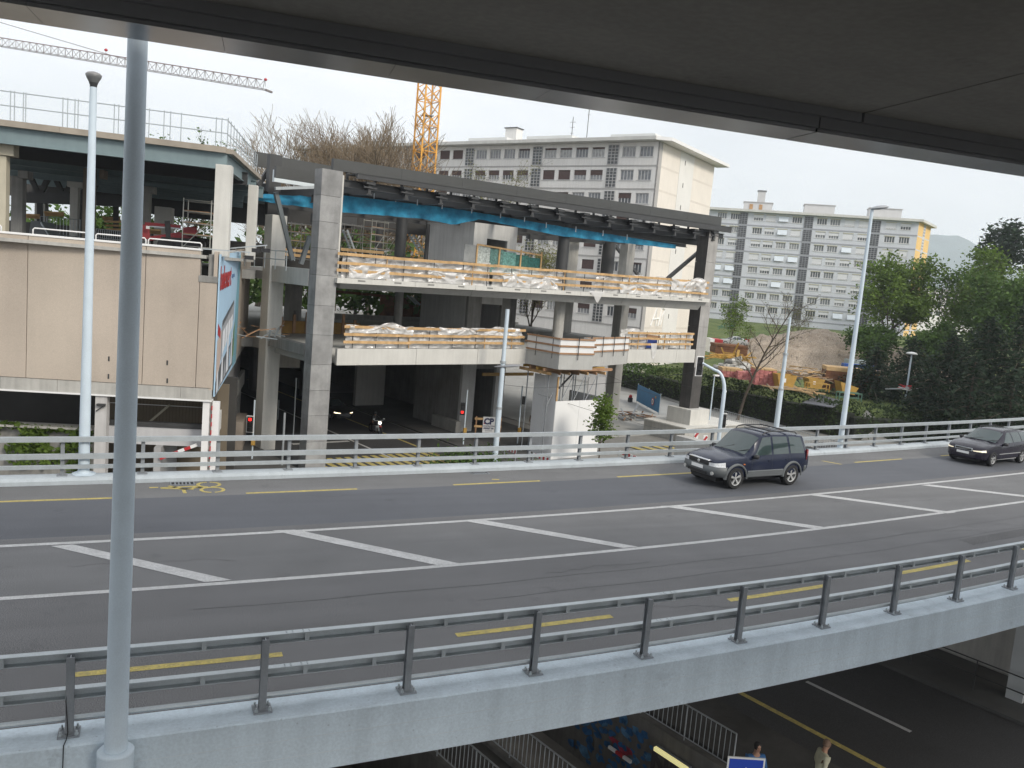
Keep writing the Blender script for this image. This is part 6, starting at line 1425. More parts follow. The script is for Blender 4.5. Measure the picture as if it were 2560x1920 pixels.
def tree(label, base, height, seed, leaf=None, nleaf=0, lsize=.25, levels=3, kids=(7, 5, 5), spread=(.6, .7, .8), r0=None, trunk=.55, up=.3, twig_m=None, spreadleaf=.5, group=None, name='tree', cat='tree', lenf=.62, nt=4):
    rr = random.Random(seed); base = Vector(base); t = thing(name, label, cat, base, group=group)
    br, tips = branches(base, height*trunk, r0 or height*.018, levels, kids, spread, rr, up, lenf, minr=.008 if leaf else .022)
    zm = max(p.z for pts, _, _ in br for p in pts)-base.z+(spreadleaf*.8 if leaf else 0); kk = height/zm
    br = [([base+(p-base)*kk for p in pts], rs, lev) for pts, rs, lev in br]; tips = [[base+(p-base)*kk for p in pts] for pts in tips]
    tk = MB(); tw = MB()
    for pts, rs, lev in br: (tk if lev < 2 else tw).tube(pts, rs, 6 if lev < 2 else 3)
    tk.build('trunk', BARK, t, smooth=True, fix=False)
    if leaf is None or nleaf == 0: tw.build('crown', twig_m or TWIG, t, fix=False); return t
    tw.build('branches', BARK, t, fix=False, kind='stuff')
    lv = MB()
    for i in range(nleaf):
        pts = tips[rr.randrange(len(tips))]; k = rr.random()*(len(pts)-1); j = int(k); p = pts[j].lerp(pts[min(j+1, len(pts)-1)], k-j)
        p = p+Vector((rr.gauss(0, spreadleaf), rr.gauss(0, spreadleaf), rr.gauss(0, spreadleaf*.7)))
        a = Vector((rr.gauss(0, 1), rr.gauss(0, 1), rr.gauss(0, .6))).normalized(); b = a.cross(Vector((rr.gauss(0, 1), rr.gauss(0, 1), rr.gauss(0, 1)))).normalized(); s = lsize*rr.uniform(.6, 1.3)
        lv.quad(p-a*s, p+b*s*.55, p+a*s, p-b*s*.55)
    lv.build('crown', leaf, t, fix=False); return t
LG1 = leaf_mat('leaf_spring', (.075, .135, .018), (.17, .26, .045)); LG2 = leaf_mat('leaf_mid', (.045, .10, .018), (.11, .19, .04)); LG3 = leaf_mat('leaf_needle', (.014, .030, .016), (.035, .065, .030)); LG4 = leaf_mat('leaf_bud', (.14, .16, .04), (.24, .25, .08))
def gz_at(p):
    q = Vector((p.x, p.y, 0))-ST.o; return ground_z(q.dot(ST.u), q.dot(ST.n))
def tree_px(label, xb, ytop, depth, seed, zbase=None, **k):
    """tree whose top shows at (xb, ytop), standing at the given depth"""
    q = PD(xb, ytop, depth); zb = gz_at(q) if zbase is None else zbase
    return tree(label, (q.x, q.y, zb), q.z-zb, seed, **k)
bare = [(662, 274, 92), (735, 288, 98), (798, 258, 90), (856, 254, 96), (905, 272, 100), (955, 262, 92), (1006, 268, 97), (1130, 470, 88)]
names = ['leftmost bare tree beside the roof railing', 'second bare tree from the left behind the roof', 'tall bare tree in the middle of the row behind the roof', 'bare tree right of the tallest in the row', 'thin bare tree in the right part of the row', 'bare tree left of the yellow crane', 'bare tree touching the yellow crane', 'low bare tree seen under the steel roof']
for k, (x, y, d_) in enumerate(bare[:7]): tree_px(names[k], x, y, d_, 20+k, zbase=-2, levels=3, kids=(14, 9, 9), spread=(.8, .6, .65), trunk=.62, up=.22, group='bare trees behind the building', lenf=.56, r0=.40)
tree_px('budding tree before the white block, right of the crane', 1265, 372, 84, 41, zbase=-2, leaf=LG4, nleaf=2600, lsize=.09, kids=(10, 7, 7), spread=(.5, .55, .6), trunk=.6, up=.45, lenf=.5, spreadleaf=.35, r0=.2)
tree_px('budding tree seen between the stair core and the round column', 1345, 590, 86, 44, zbase=-2, leaf=LG4, nleaf=3000, lsize=.11, kids=(9, 7, 6), trunk=.6, spreadleaf=.4, r0=.18)
tree_px('budding tree behind the scaffold on the upper floor', 1110, 560, 84, 45, zbase=-2, leaf=LG4, nleaf=3000, lsize=.12, kids=(9, 7, 6), trunk=.6, spreadleaf=.5, r0=.18)
tree_px('green bush tree behind the middle of the upper floor', 900, 575, 86, 46, zbase=-2, leaf=LG2, nleaf=5000, lsize=.2, kids=(9, 7, 6), trunk=.6, spreadleaf=.7, r0=.18)
tree_px('green bush tree behind the left end of the upper floor', 740, 560, 84, 47, zbase=-2, leaf=LG4, nleaf=4000, lsize=.18, kids=(9, 7, 6), trunk=.6, spreadleaf=.7, r0=.18)
tree_px('green tree top behind the roof railing', 460, 318, 74, 48, zbase=-2, leaf=LG2, nleaf=3000, lsize=.17, kids=(14, 7, 5), spread=(.7, .6, .6), trunk=.72, spreadleaf=.4, r0=.2, lenf=.5)
tree_px('green tree behind the upper parking deck, left', 120, 500, 78, 49, zbase=-2, leaf=LG2, nleaf=5000, lsize=.3, kids=(9, 7, 6), trunk=.6, spreadleaf=1.0, r0=.2)
tree_px('green tree behind the upper parking deck, between the poles', 270, 500, 78, 50, zbase=-2, leaf=LG2, nleaf=5000, lsize=.3, kids=(9, 7, 6), trunk=.6, spreadleaf=1.0, r0=.2)
# right-hand green trees
tree_px('large bright green tree before the yellow gable', 2240, 622, 118, 61, leaf=LG1, nleaf=12500, lsize=.25, kids=(10, 6, 6), spread=(.75, .7, .8), trunk=.62, spreadleaf=.55, up=.2, lenf=.56, r0=.3)
tree_px('loose green tree between the two big green trees', 2400, 640, 122, 62, leaf=LG2, nleaf=2600, lsize=.24, kids=(10, 7, 5), spread=(.5, .6, .7), trunk=.66, spreadleaf=.5, up=.4, r0=.26)
tree_px('large bright green tree near the right edge', 2505, 604, 112, 63, leaf=LG1, nleaf=13500, lsize=.25, kids=(11, 8, 6), spread=(.75, .7, .8), trunk=.62, spreadleaf=.6, up=.2, r0=.3)
tree_px('dark green tree at the right picture edge', 2590, 660, 104, 64, leaf=LG2, nleaf=10500, lsize=.25, kids=(11, 7, 6), spread=(.75, .7, .8), trunk=.62, spreadleaf=.6, up=.2, r0=.3)
tree_px('low green tree under the yellow gable', 2330, 790, 108, 65, leaf=LG2, nleaf=8500, lsize=.23, kids=(10, 7, 6), spread=(.8, .8, .8), trunk=.55, spreadleaf=.6, up=.15, r0=.22)
tree_px('low green tree left of the big gable tree', 2165, 800, 114, 66, leaf=LG2, nleaf=7000, lsize=.24, kids=(10, 7, 6), spread=(.8, .8, .8), trunk=.55, spreadleaf=.5, up=.15, r0=.2)
tree_px('small young tree by the right end column', 1832, 725, 120, 67, leaf=LG1, nleaf=1800, lsize=.16, kids=(9, 6, 5), trunk=.7, spreadleaf=.35, r0=.09)
tree_px('bare tree among the material stacks', 1885, 712, 84, 68, leaf=LG4, nleaf=500, lsize=.07, kids=(15, 7, 6), spread=(.95, .6, .6), trunk=.9, up=.25, r0=.16, spreadleaf=.2, lenf=.30)
tree_px('young budding sapling beside the low lawn', 2010, 745, 128, 69, leaf=LG4, nleaf=600, lsize=.1, kids=(9, 6, 5), trunk=.7, spreadleaf=.3, r0=.08)
# cedar with flat weeping boughs behind
def conifer(label, base, height, width, seed, n, droop, m=LG3, name='conifer', needle=.22, start=.12, flat=.25, group=None, per=34, umbrella=False):
    rr = random.Random(seed); base = Vector(base); t = thing(name, label, 'tree', base, group=group)
    MB().tube([base+Vector((0, 0, height*k/6)) for k in range(7)], [height*.018*(1-k/7)+.02 for k in range(7)], 7).build('trunk', BARK, t, fix=False)
    bm_ = MB(); lv = MB()
    for i in range(n):
        f = (i+.5)/n; z = height*(start+(1-start)*f); L = (width*(1-f)**.7 if not umbrella else width*(.55+.45*sin(pi*min(1, .25+f*.7))))*rr.uniform(.65, 1.1)+.35; a = i*2.399+rr.uniform(-.4, .4); d = Vector((cos(a), sin(a), 0)); p0 = base+Vector((0, 0, z)); pts = []
        for k in range(5): s = k/4; pts.append(p0+d*L*s+Vector((0, 0, -droop*L*s*s+.15*L*s)))
        bm_.tube(pts, [.05*(1-.7*k/4) for k in range(5)], 4)
        for j in range(int(per*max(.5, L/2.5))):
            s = rr.uniform(.12, 1.03); k = min(3, int(s*4)); p = pts[k].lerp(pts[k+1], min(1.1, s*4-k))+Vector((rr.gauss(0, .30*L*.35), rr.gauss(0, .30*L*.35), rr.gauss(-.05, flat)))
            aa = Vector((rr.gauss(0, 1), rr.gauss(0, 1), rr.gauss(0, .45))).normalized(); b = aa.cross(Vector((rr.gauss(0, 1), rr.gauss(0, 1), rr.gauss(0, 1)))).normalized(); q = needle*rr.uniform(.6, 1.4)
            lv.quad(p-aa*q, p+b*q*.5, p+aa*q, p-b*q*.5)
    bm_.build('branches', BARK, t, fix=False, kind='stuff'); lv.build('crown', m, t, fix=False)
def conifer_px(label, x, ytop, depth, width, seed, n, droop=.35, zb=None, **k):
    q = PD(x, ytop, depth); z = gz_at(q) if zb is None else zb; conifer(label, (q.x, q.y, z), q.z-z, width, seed, n, droop, **k)
conifer_px('tall dark cedar with weeping boughs above the green trees', 2522, 566, 150, 4.6, 71, 40, droop=.45, start=.72, needle=.40, flat=1.0, per=44, umbrella=True)
for k, (x, y, d_, w, n, lab) in enumerate(((2195, 868, 90, 4.2, 56, 'dark pine left of the small street lamp'), (2290, 850, 94, 4.5, 60, 'dark pine behind the small street lamp'), (2390, 840, 88, 5.0, 70, 'dark pine right of the small street lamp'), (2480, 800, 84, 5.4, 76, 'big dark pine in front of the right-hand green tree'), (2570, 760, 80, 5.6, 80, 'dark pine cut by the right picture edge'), (2440, 900, 78, 4.2, 56, 'low dark pine above the black station wagon'), (2540, 930, 74, 4.2, 50, 'low dark pine at the right edge above the guardrail'), (2330, 930, 82, 3.6, 46, 'low dark pine beside the small street lamp'))): conifer_px(lab, x, y, d_, w, 80+k, n, group='dark pines on the right', flat=.35, needle=.2, start=.05, per=60)

# ------------------------------------------------------------------ hedge, ivy, shrubs (leaf masses)
def leaf_mass(name, label, cat, pts, m, size, seed, core=None, kind='thing'):
    rr = random.Random(seed); lv = MB()
    for p, nn in pts:
        a = Vector((rr.gauss(0, 1), rr.gauss(0, 1), rr.gauss(0, .7))).normalized(); b = a.cross(Vector((rr.gauss(0, 1), rr.gauss(0, 1), rr.gauss(0, 1)))).normalized(); s = size*rr.uniform(.6, 1.4)
        lv.quad(p-a*s, p+b*s*.6, p+a*s, p-b*s*.6)
    t = thing(name, label, cat, pts[0][0]); lv.build('foliage', m, t, fix=False)
    if core: core.build('stems', mat('hedge_core', (.018, .022, .012), .95), t)
    return t
rr = random.Random(33)
def hedge(label, path, width, h0, h1, n, seed, m):
    rr = random.Random(seed); pts = []; core = MB()
    for (a, b) in zip(path, path[1:]):
        a = Vector(a); b = Vector(b); d = (b-a); L = d.length; d.normalize(); nn = Vector((-d.y, d.x, 0))
        for i in range(int(n*L)):
            s = rr.random()*L; hh = h0+(h1-h0)*.5+.9*mnoise.noise((a.x+s*.35*d.x, a.y+s*.35*d.y, seed)); w = width*(.85+.35*mnoise.noise((s*.5, seed, 3)))
            side_ = rr.choice((0, 0, 1, 2)); z = rr.random()**.8*hh
            if side_ == 0: o = -w/2
            elif side_ == 2: o = w/2
            else: o = rr.uniform(-w/2, w/2); z = hh
            p = a+d*s+nn*(o+rr.gauss(0, .15))+Vector((0, 0, z+rr.gauss(0, .12))); pts.append((p, None))
        x = nn*(width*.36); core.hexa([a-x, b-x, b+x, a+x], [a-x*.8+Vector((0, 0, h0*.78)), b-x*.8+Vector((0, 0, h0*.78)), b+x*.8+Vector((0, 0, h0*.78)), a+x*.8+Vector((0, 0, h0*.78))])
    return leaf_mass('hedge', label, 'hedge', pts, m, .15, seed, core)
HM = leaf_mat('leaf_hedge', (.030, .062, .014), (.075, .115, .03)); HM2 = leaf_mat('leaf_hedge_b', (.022, .05, .013), (.055, .085, .022))
hp = [tuple(ST.p(hedge_a(b)+.4, b, STZ)) for b in (88, 70, 58, 48, 38, 30)]
hedge('tall dark hedge along the driveway behind the right end column', hp[:4], 2.6, 2.7, 3.4, 150, 5, HM)
hedge('dark hedge behind the barred ramp railing', hp[3:], 2.8, 3.0, 3.8, 190, 6, HM2)
hp2 = [tuple(ST.p(hedge_a(b)+.4, b, STZ)) for b in (30, 24, 18, 12, 6)]
hedge('long dark hedge below the lawn, right of the tall lamp', hp2, 3.0, 2.6, 3.2, 170, 7, HM2)
iv = []; r2 = random.Random(3)
for i in range(5200):
    s = r2.uniform(-15, LF.at(228, 1050, 2.2)[0]); v = r2.random(); z = -2.55+.5*mnoise.noise((s*.6, 1, 1))-v**1.6*3.6; 
    if mnoise.noise((s*.9, z*.9, 4))+.35*(1-v) < .02 and v > .15: continue
    iv.append((LF.p(s, 2.2+r2.gauss(0, .12), z), None))
leaf_mass('ivy', 'bright green ivy hanging over the ramp wall of the beige building', 'ivy', iv, LG1, .15, 9)
q = PZ(1515, 1150, STZ); tree('leafy young tree in front of the white hoarding', (q.x-2.2, q.y-2.6, STZ), PD(1530, 985, 56).z-STZ-.0, 55, leaf=LG1, nleaf=1500, lsize=.12, levels=2, kids=(26, 6), spread=(.8, .7), trunk=.98, up=.35, spreadleaf=.26, r0=.06, lenf=.24)
q = PZ(1160, 1150, STZ); leaf_mass('shrub', 'small green shrub by the kerb beyond the far guardrail', 'shrub', [(Vector((q.x+r2.gauss(0, 1.4), q.y-1+r2.gauss(0, .6), STZ+abs(r2.gauss(0, .5)))), None) for _ in range(900)], LG2, .11, 4)
leaf_mass('shrub', 'round green shrub at the top of the driveway hedge', 'shrub', [(PD(1600, 915, 99)+Vector((r2.gauss(0, 2), r2.gauss(0, 1), r2.gauss(0, .6))), None) for _ in range(900)], LG2, .14, 5)
gs_ = []
for i in range(9000):
    b = r2.uniform(4, 60); a = hedge_a(b)+1.5+abs(r2.gauss(0, 7)); gs_.append((ST.p(a, b, ground_z(a, b)+r2.uniform(0, .12)), None))
lv = MB()
for p, _ in gs_:
    a = Vector((r2.gauss(0, .4), r2.gauss(0, .4), 1)).normalized(); s = r2.uniform(.08, .2); b = Vector((r2.gauss(0, 1), r2.gauss(0, 1), 0)).normalized(); lv.add([p-b*.05, p+b*.05, p+a*s], [(0, 1, 2)])
lv.build('grass', GRASS(), fix=False, kind='stuff', label='rough grass on the bank behind the hedge', cat='grass')
# far mountain
hl = MB(); n_ = 60
for i in range(n_+1):
    x = lerp(1700, 3300, i/n_); prof_ = 588+min(105, max(0, x-2345)*.55)+max(0, 2250-x)*.12+7*mnoise.noise((x*.02, 1, 1))
    for k, (dep, f) in enumerate(((3000, 1.0), (2700, .55), (2400, 0))): q = PD(x, prof_, 3000); c = PD(x, 960, dep); hl.v.append((c.x, c.y, lerp(-30, q.z, f)+(12*mnoise.noise((x*.05, k, 2)) if k else 0)))
for i in range(n_):
    for k in range(2): hl.f.append((i*3+k, i*3+k+1, (i+1)*3+k+1, (i+1)*3+k))
hl.build('hills', mat('hill_forest', (.13, .165, .17), .95, .3, .004), kind='structure', smooth=True)

# ------------------------------------------------------------------ hazy air over the whole place
hz = MB().box(-900, 4200, -900, 4200, -60, 350).build('haze', None, kind='stuff', label='thin bright haze filling the air', cat='haze')
hm = bpy.data.materials.new('haze'); hm.use_nodes = True; hn_ = hm.node_tree.nodes; hn_.clear(); ho_ = hn_.new('ShaderNodeOutputMaterial'); hv = hn_.new('ShaderNodeVolumePrincipled')
hv.inputs['Color'].default_value = (.86, .92, 1, 1); hv.inputs['Density'].default_value = .00026; hv.inputs['Anisotropy'].default_value = .2
hm.node_tree.links.new(hv.outputs[0], ho_.inputs['Volume']); hz.data.materials.append(hm)

r9 = random.Random(91); pts9 = []
for i in range(5200):
    s = r9.uniform(-46, 16); pts9.append((LF.p(s, 46+r9.gauss(0, 2), 2+abs(r9.gauss(0, 1))*3.4+1.2*mnoise.noise((s*.3, 1, 1))), None))
leaf_mass('tree_belt', 'dense green foliage glimpsed beyond the upper parking deck', 'foliage', pts9, LG2, .45, 12)
# ------------------------------------------------------------------ lamp posts and poles
def pole_line(x0, y0, x1, y1, base): pass
# thick pole in front of the viaduct
def up_to(base, px_x, px_y):
    """height at which a vertical line over base shows at photograph row px_y"""
    lo, hi = base.z, base.z+60
    for _ in range(60):
        m = (lo+hi)/2; d = Vector((base.x, base.y, m))-CAM
        if 960-F*d.dot(UP)/d.dot(FW) > px_y: lo = m
        else: hi = m
    return lo
b0 = PZ(285, 1880, .0); b0 = Vector((-.10, 10.13, 0))
fp = thing('lamp_post', 'thick pale blue-grey pole rising in front of the viaduct, left', 'lamp post', (b0.x, b0.y, STZ))
MB().cyl((b0.x, b0.y, STZ), (b0.x, b0.y, .1), .20, .20, 28).build('sleeve', POLE(), fp, smooth='auto')
MB().lathe((b0.x, b0.y, .1), [(.20, -.001), (.205, .03), (.19, .045), (.128, .05)], 28).build('collar', POLE(), fp, smooth=True)
MB().tube([(b0.x, b0.y, z) for z in (-.2, 3, 6, 9, 12)], [.127, .117, .107, .098, .09], 28).build('shaft', POLE(), fp, smooth='auto')
MB().box(b0.x-.02, b0.x+.02, b0.y-.2-.13, b0.y-.18, -.66, -.02).build('bracket', GALV_D(), fp)
lx = PZ(212.7, 1172, .18); lx.y = far_y(lx.x)+.08
zl = up_to(Vector((lx.x, lx.y, 0)), 0, 218)
l1 = thing('street_lamp', 'tall street lamp with a round head on the far viaduct edge, left', 'street lamp', (lx.x, lx.y, .18))
MB().tube([(lx.x, lx.y, lerp(.18, zl, k/5)) for k in range(6)], [.135-.055*k/5 for k in range(6)], 20).build('shaft', POLE(), l1, smooth='auto')
MB().lathe((lx.x, lx.y, .186), [(.28, 0), (.28, .02), (.17, .04), (.14, .1)], 20).build('flange', POLE(), l1, smooth='auto')
MB().lathe((lx.x, lx.y, zl), [(.001, -.02), (.08, 0), (.082, .05), (.10, .09), (.105, .105)], 20).build('lamp_neck', STEEL_D(), l1, smooth=True)
MB().lathe((lx.x, lx.y, zl), [(.10, .10), (.125, .15), (.165, .22), (.18, .27), (.17, .28)], 24).build('lamp_glass', mat('lamp_glass', (.16, .165, .165), .2, .1, 4), l1, smooth=True)
MB().lathe((lx.x, lx.y, zl), [(.183, .27), (.187, .29), (.145, .335), (.07, .36), (.001, .366)], 24).build('lamp_cap', mat('lamp_cap', (.22, .22, .22), .4, .05, 2), l1, smooth=True)
rx = PZ(2074, 1112, .18); rx.y = far_y(rx.x)+.10; zl = up_to(Vector((rx.x, rx.y, 0)), 0, 524)
l2 = thing('street_lamp', 'tall street lamp with a flat oval head behind the suv', 'street lamp', (rx.x, rx.y, .18))
MB().tube([(rx.x, rx.y, lerp(-.4, zl, k/5)) for k in range(6)], [.125-.06*k/5 for k in range(6)], 18).build('shaft', POLE(), l2, smooth='auto')
def oval_head(t, p, d, L, w, h, m):
    d = Vector(d).normalized(); s = Vector((d.y, -d.x, 0)); o = MB(); n = 14; rows = 7
    for i in range(rows):
        u = -1+2*i/(rows-1); rw = sqrt(max(.02, 1-u*u))
        for k in range(n): a = 2*pi*k/n; o.v.append(tuple(p+d*(L*(u+1)/2)+s*(w/2*rw*cos(a))+Vector((0, 0, h*(.35*rw*sin(a)*(1 if sin(a) > 0 else .7)+.25*(u+1)/2)))))
    for i in range(rows-1):
        for k in range(n): o.f.append((i*n+k, i*n+(k+1) % n, (i+1)*n+(k+1) % n, (i+1)*n+k))
    o.f += [tuple(range(n)), tuple(range((rows-1)*n, rows*n))]
    o.build('lamp_head', m, t, smooth='auto')
oval_head(l2, Vector((rx.x-.12, rx.y, zl+.02)), RT, .78, .36, .3, mat('lamp_head_grey', (.36, .38, .40), .4, .08, 2))
def street_pole(label, xb, yb, z, ytop, r0, r1, name='street_lamp', cat='street lamp', joints=(), depth=None):
    q = PZ(xb, yb, z) if depth is None else PD(xb, yb, depth); zb = z if depth is None else z
    if depth is not None: q = Vector((q.x, q.y, z))
    t = thing(name, label, cat, q); zt = up_to(q, 0, ytop)
    zs_ = [q.z]+[up_to(q, 0, y) for y in joints]+[zt]; n = len(zs_)-1
    for i in range(n): MB().tube([(q.x, q.y, zs_[i]), (q.x, q.y, zs_[i+1])], [lerp(r0, r1, i/max(1, n-1)) if n > 1 else r0, (lerp(r0, r1, i/max(1, n-1)) if n > 1 else r1)*.93], 14).build('shaft' if i == 0 else 'shaft_section', POLE(), t, smooth='auto')
    for z_ in zs_[1:-1]: MB().cyl((q.x, q.y, z_-.08), (q.x, q.y, z_+.08), r0*1.05, n=12).build('joint_ring', GALV(), t)
    return t, q, zt
t, q, zt = street_pole('stepped grey pole without a lamp, left of the tall oval lamp', 1936, 1104, STZ, 793, .24, .12, name='steel_pole', cat='pole', joints=(973, 885))
t, q, zt = street_pole('small flat-topped street lamp before the dark pines', 2254, 1060, -5.6, 886, .12, .09)
MB().lathe((q.x, q.y, zt), [(.10, -.05), (.55, .0), (.62, .08), (.45, .2), (.15, .27), (.001, .28)], 20, ).build('lamp_head', mat('lamp_dome', (.55, .56, .56), .4, .05, 2), t, smooth=True)
t, q, zt = street_pole('grey pole with a flat sideways luminaire in front of the underpass', 1236, 1158, STZ, 773, .20, .14, joints=(1020, 905))
zz_ = up_to(q, 0, 917); oval_head(t, Vector((q.x, q.y, zz_))-RT*.55, RT, 1.75, .5, .32, mat('luminaire_grey', (.25, .26, .28), .4, .08, 2))
midlamp = q
t, q, zt = street_pole('thin lamp standard behind the signal mast', 1770, 1080, STZ+.2, 940, .07, .05)
MB().box(q.x-.1, q.x+.45, q.y-.15, q.y+.15, zt-.02, zt+.12).build('lamp_head', WHITE(), t, bevel=.03)
# ------------------------------------------------------------------ traffic signals
SIGR = mat('signal_red', (.9, .02, .015), .4, 0, 1, emit=2.2); SIGO = mat('signal_off', (.03, .03, .03), .3)
def head(t, p, face, h, lit=None, lamps=3, board=True, hoods=True, bm=None):
    face = Vector((face[0], face[1], 0)).normalized(); s = Vector((-face.y, face.x, 0)); p = Vector(p); w = h*.36; d = .18*h
    fr = Frame((p.x, p.y), atan2(s.x, s.y))
    b = MB().fbox(fr, -w/2, w/2, -d/2, d/2, p.z-h/2, p.z+h/2).build('signal_head', BLACK(), t, bevel=.02)
    sgn = -1 if fr.n.dot(face) > 0 else 1
    if board:
        o = MB(); W2, H2, k = w/2+.07*h, h/2+.06*h, .05*h; y0, y1 = -.02, .01
        o.fbox(fr, -W2, W2, y0, y1, p.z+H2-k, p.z+H2); o.fbox(fr, -W2, W2, y0, y1, p.z-H2, p.z-H2+k); o.fbox(fr, -W2, -W2+k, y0, y1, p.z-H2+k, p.z+H2-k); o.fbox(fr, W2-k, W2, y0, y1, p.z-H2+k, p.z+H2-k); o.build('white_border', WHITE(), b)
        MB().fbox(fr, -W2+k, W2-k, -.006, .004, p.z-H2+k, p.z+H2-k).build('backboard', BLACK(), b)
    for i in range(lamps):
        z = p.z+h*(.5-(i+.5)/lamps); c = Vector((p.x, p.y, z))+face*(d/2+.003)
        MB().cyl(c, c+face*.012, h*.115, n=14).build('lens', SIGR if lit == i else SIGO, b)
        if hoods: MB().tube([c, c+face*.18*h], [h*.135, h*.12], 12).v and MB().hexa(*[[c+s*h*.13+Vector((0, 0, zz)), c-s*h*.13+Vector((0, 0, zz)), c-s*h*.11+face*.2*h+Vector((0, 0, zz)), c+s*h*.11+face*.2*h+Vector((0, 0, zz))] for zz in (h*.12, h*.135)]).build('hood', BLACK(), b)
    return b
def pole(t, x, y, z0, z1, r=.055, m=None): MB().cyl((x, y, z0), (x, y, z1), r, n=12).build('pole', m or POLE(), t, smooth='auto')
TO = (-CAM.x, -1)
# mast with a curved arm, seen sideways
q = PZ(1797, 1078, STZ+.1); q = Vector(PD(1800, 1070, 46)); q.z = STZ+.1
ms = thing('traffic_signal', 'curved signal mast with a head at its arm tip and one low down', 'traffic light', q)
zc_ = up_to(q, 0, 985); tip = PD(1756, 908, 46); zt_2 = tip.z; ax_ = Vector((tip.x-q.x, tip.y-q.y, 0))
pts = [Vector((q.x, q.y, lerp(q.z, zc_, k/3))) for k in range(4)]
for k in range(1, 9): 
    a = k/8*pi/2; pts.append(Vector((q.x, q.y, zc_))+ax_*.45*(1-cos(a))+Vector((0, 0, (zt_2-zc_)*.8*sin(a))))
pts.append(Vector((tip.x, tip.y, zt_2)))
MB().tube(pts, [.11]*4+[.10-.003*k for k in range(8)]+[.07], 14).build('mast', POLE(), ms, smooth='auto')
sf = Vector((ax_.x, ax_.y, 0)).normalized()
hf = Vector((-FW.x, -FW.y, 0)).normalized()*.85+Vector((cos(YAW), -sin(YAW), 0))*.5
head(ms, tip+Vector((0, 0, -.18))+sf*.15, hf, 1.0, lit=None)
lowp = PD(1809, 1052, 46); head(ms, (lowp.x, lowp.y, lowp.z), hf, .75)
MB().cyl(PD(1808, 978, 46), PD(1816, 979, 46), .06, n=8).build('detector', WHITE(), ms)
for lab, hx, hy, px_, dep, h, lit, ptop in (('traffic light showing red at the left of the underpass', 627, 1060, 634, 50, .92, 0, 1000), ('traffic light showing red at the right side of the underpass', 1157, 1022, 1165, 60, .9, 1, 975), ('white-bordered traffic light facing away beside the hoarding', 1309, 1001, 1303, 62, .62, None, 965)):
    p = PD(px_, hy, dep); t = thing('traffic_signal', lab, 'traffic light', (p.x, p.y, STZ+.1)); zt = up_to(Vector((p.x, p.y, STZ)), 0, ptop); pole(t, p.x, p.y, STZ+.1, zt, .05)
    c = PD(hx, hy, dep); head(t, c-FW*.12, Vector((-FW.x, -FW.y, 0)), h, lit=lit, board=(lit != 1), hoods=(lit is not None), lamps=3 if lit != 1 else 2)
    MB().box(p.x-.12, p.x+.12, p.y-.2, p.y-.06, STZ+1.0, STZ+1.35).build('push_box', YELM(), t)
for k, (x, y0, y1, d_) in enumerate(((712, 1032, 1168, 49), (741, 945, 1090, 57), (697, 1000, 1060, 64))):
    p = PD(x, y0, d_); t = thing('steel_pole', ['short pale post left of the grey panelled column', 'tall thin post in the dark gap left of the grey panelled column', 'thin post far back in the dark gap'][k], 'post', (p.x, p.y, STZ)); pole(t, p.x, p.y, STZ, p.z, .07 if k == 0 else .05, GALV())
# overhead wires
for k, (a, b, da, db) in enumerate((((1262, 962), (1390, 968), 52.5, 56), ((1390, 968), (1742, 930), 56, 46), ((1345, 985), (1660, 1075), 58, 60), ((1520, 938), (1700, 1010), 70, 60))):
    p0_, p1_ = PD(*a, da), PD(*b, db); mid = (p0_+p1_)/2-Vector((0, 0, .12)); MB().tube([p0_, mid, p1_], .012, 4).build('overhead_wire', STEEL_D(), label=['thin wire from the middle lamp to the hoarding', 'thin wire from the hoarding to the signal mast', 'thin wire sloping down in front of the white hoarding', 'thin wire over the blue panel'][k], cat='wire')
# ------------------------------------------------------------------ signs
q = PD(1222, 1062, 62)
cs = thing('site_sign', 'white company sign with cp letters at the foot of the stair core', 'sign', (q.x, q.y, STZ))
SF = Frame((q.x, q.y), radians(98)); 
MB().fbox(SF, -.46, .46, 0, .03, q.z-.60, q.z+.60).build('board', WB, cs)
INK = mat('sign_ink', (.03, .035, .10), .6)
put_text('lettering', 'CP', .62, INK, cs, SF.p(-.02, -.012, q.z+.05), SF.u, Vector((0, 0, 1)), 'CENTER', .03); MB().fbox(SF, -.40, -.24, -.014, -.008, q.z+.05, q.z+.16).build('red_mark', REDP(), cs)
put_text('lettering', 'CONSTRUCTION', .115, INK, cs, SF.p(0, -.012, q.z-.14), SF.u, Vector((0, 0, 1)), 'CENTER', .004); put_text('lettering', 'PERRET SA', .165, INK, cs, SF.p(0, -.012, q.z-.33), SF.u, Vector((0, 0, 1)), 'CENTER', .008); put_text('lettering', '022 735 32 60', .09, INK, cs, SF.p(0, -.012, q.z-.48), SF.u, Vector((0, 0, 1)), 'CENTER')
for z in (-.15, .42): MB().bar(SF.p(-1.1, .08, q.z+z), SF.p(1.0, .08, q.z+z), .05, .16).build('rail_board', WOOD(), cs)
for s in (-1.0, .9): MB().fbox(SF, s, s+.1, .1, .2, STZ, q.z+.6).build('post', WOOD_B(), cs)
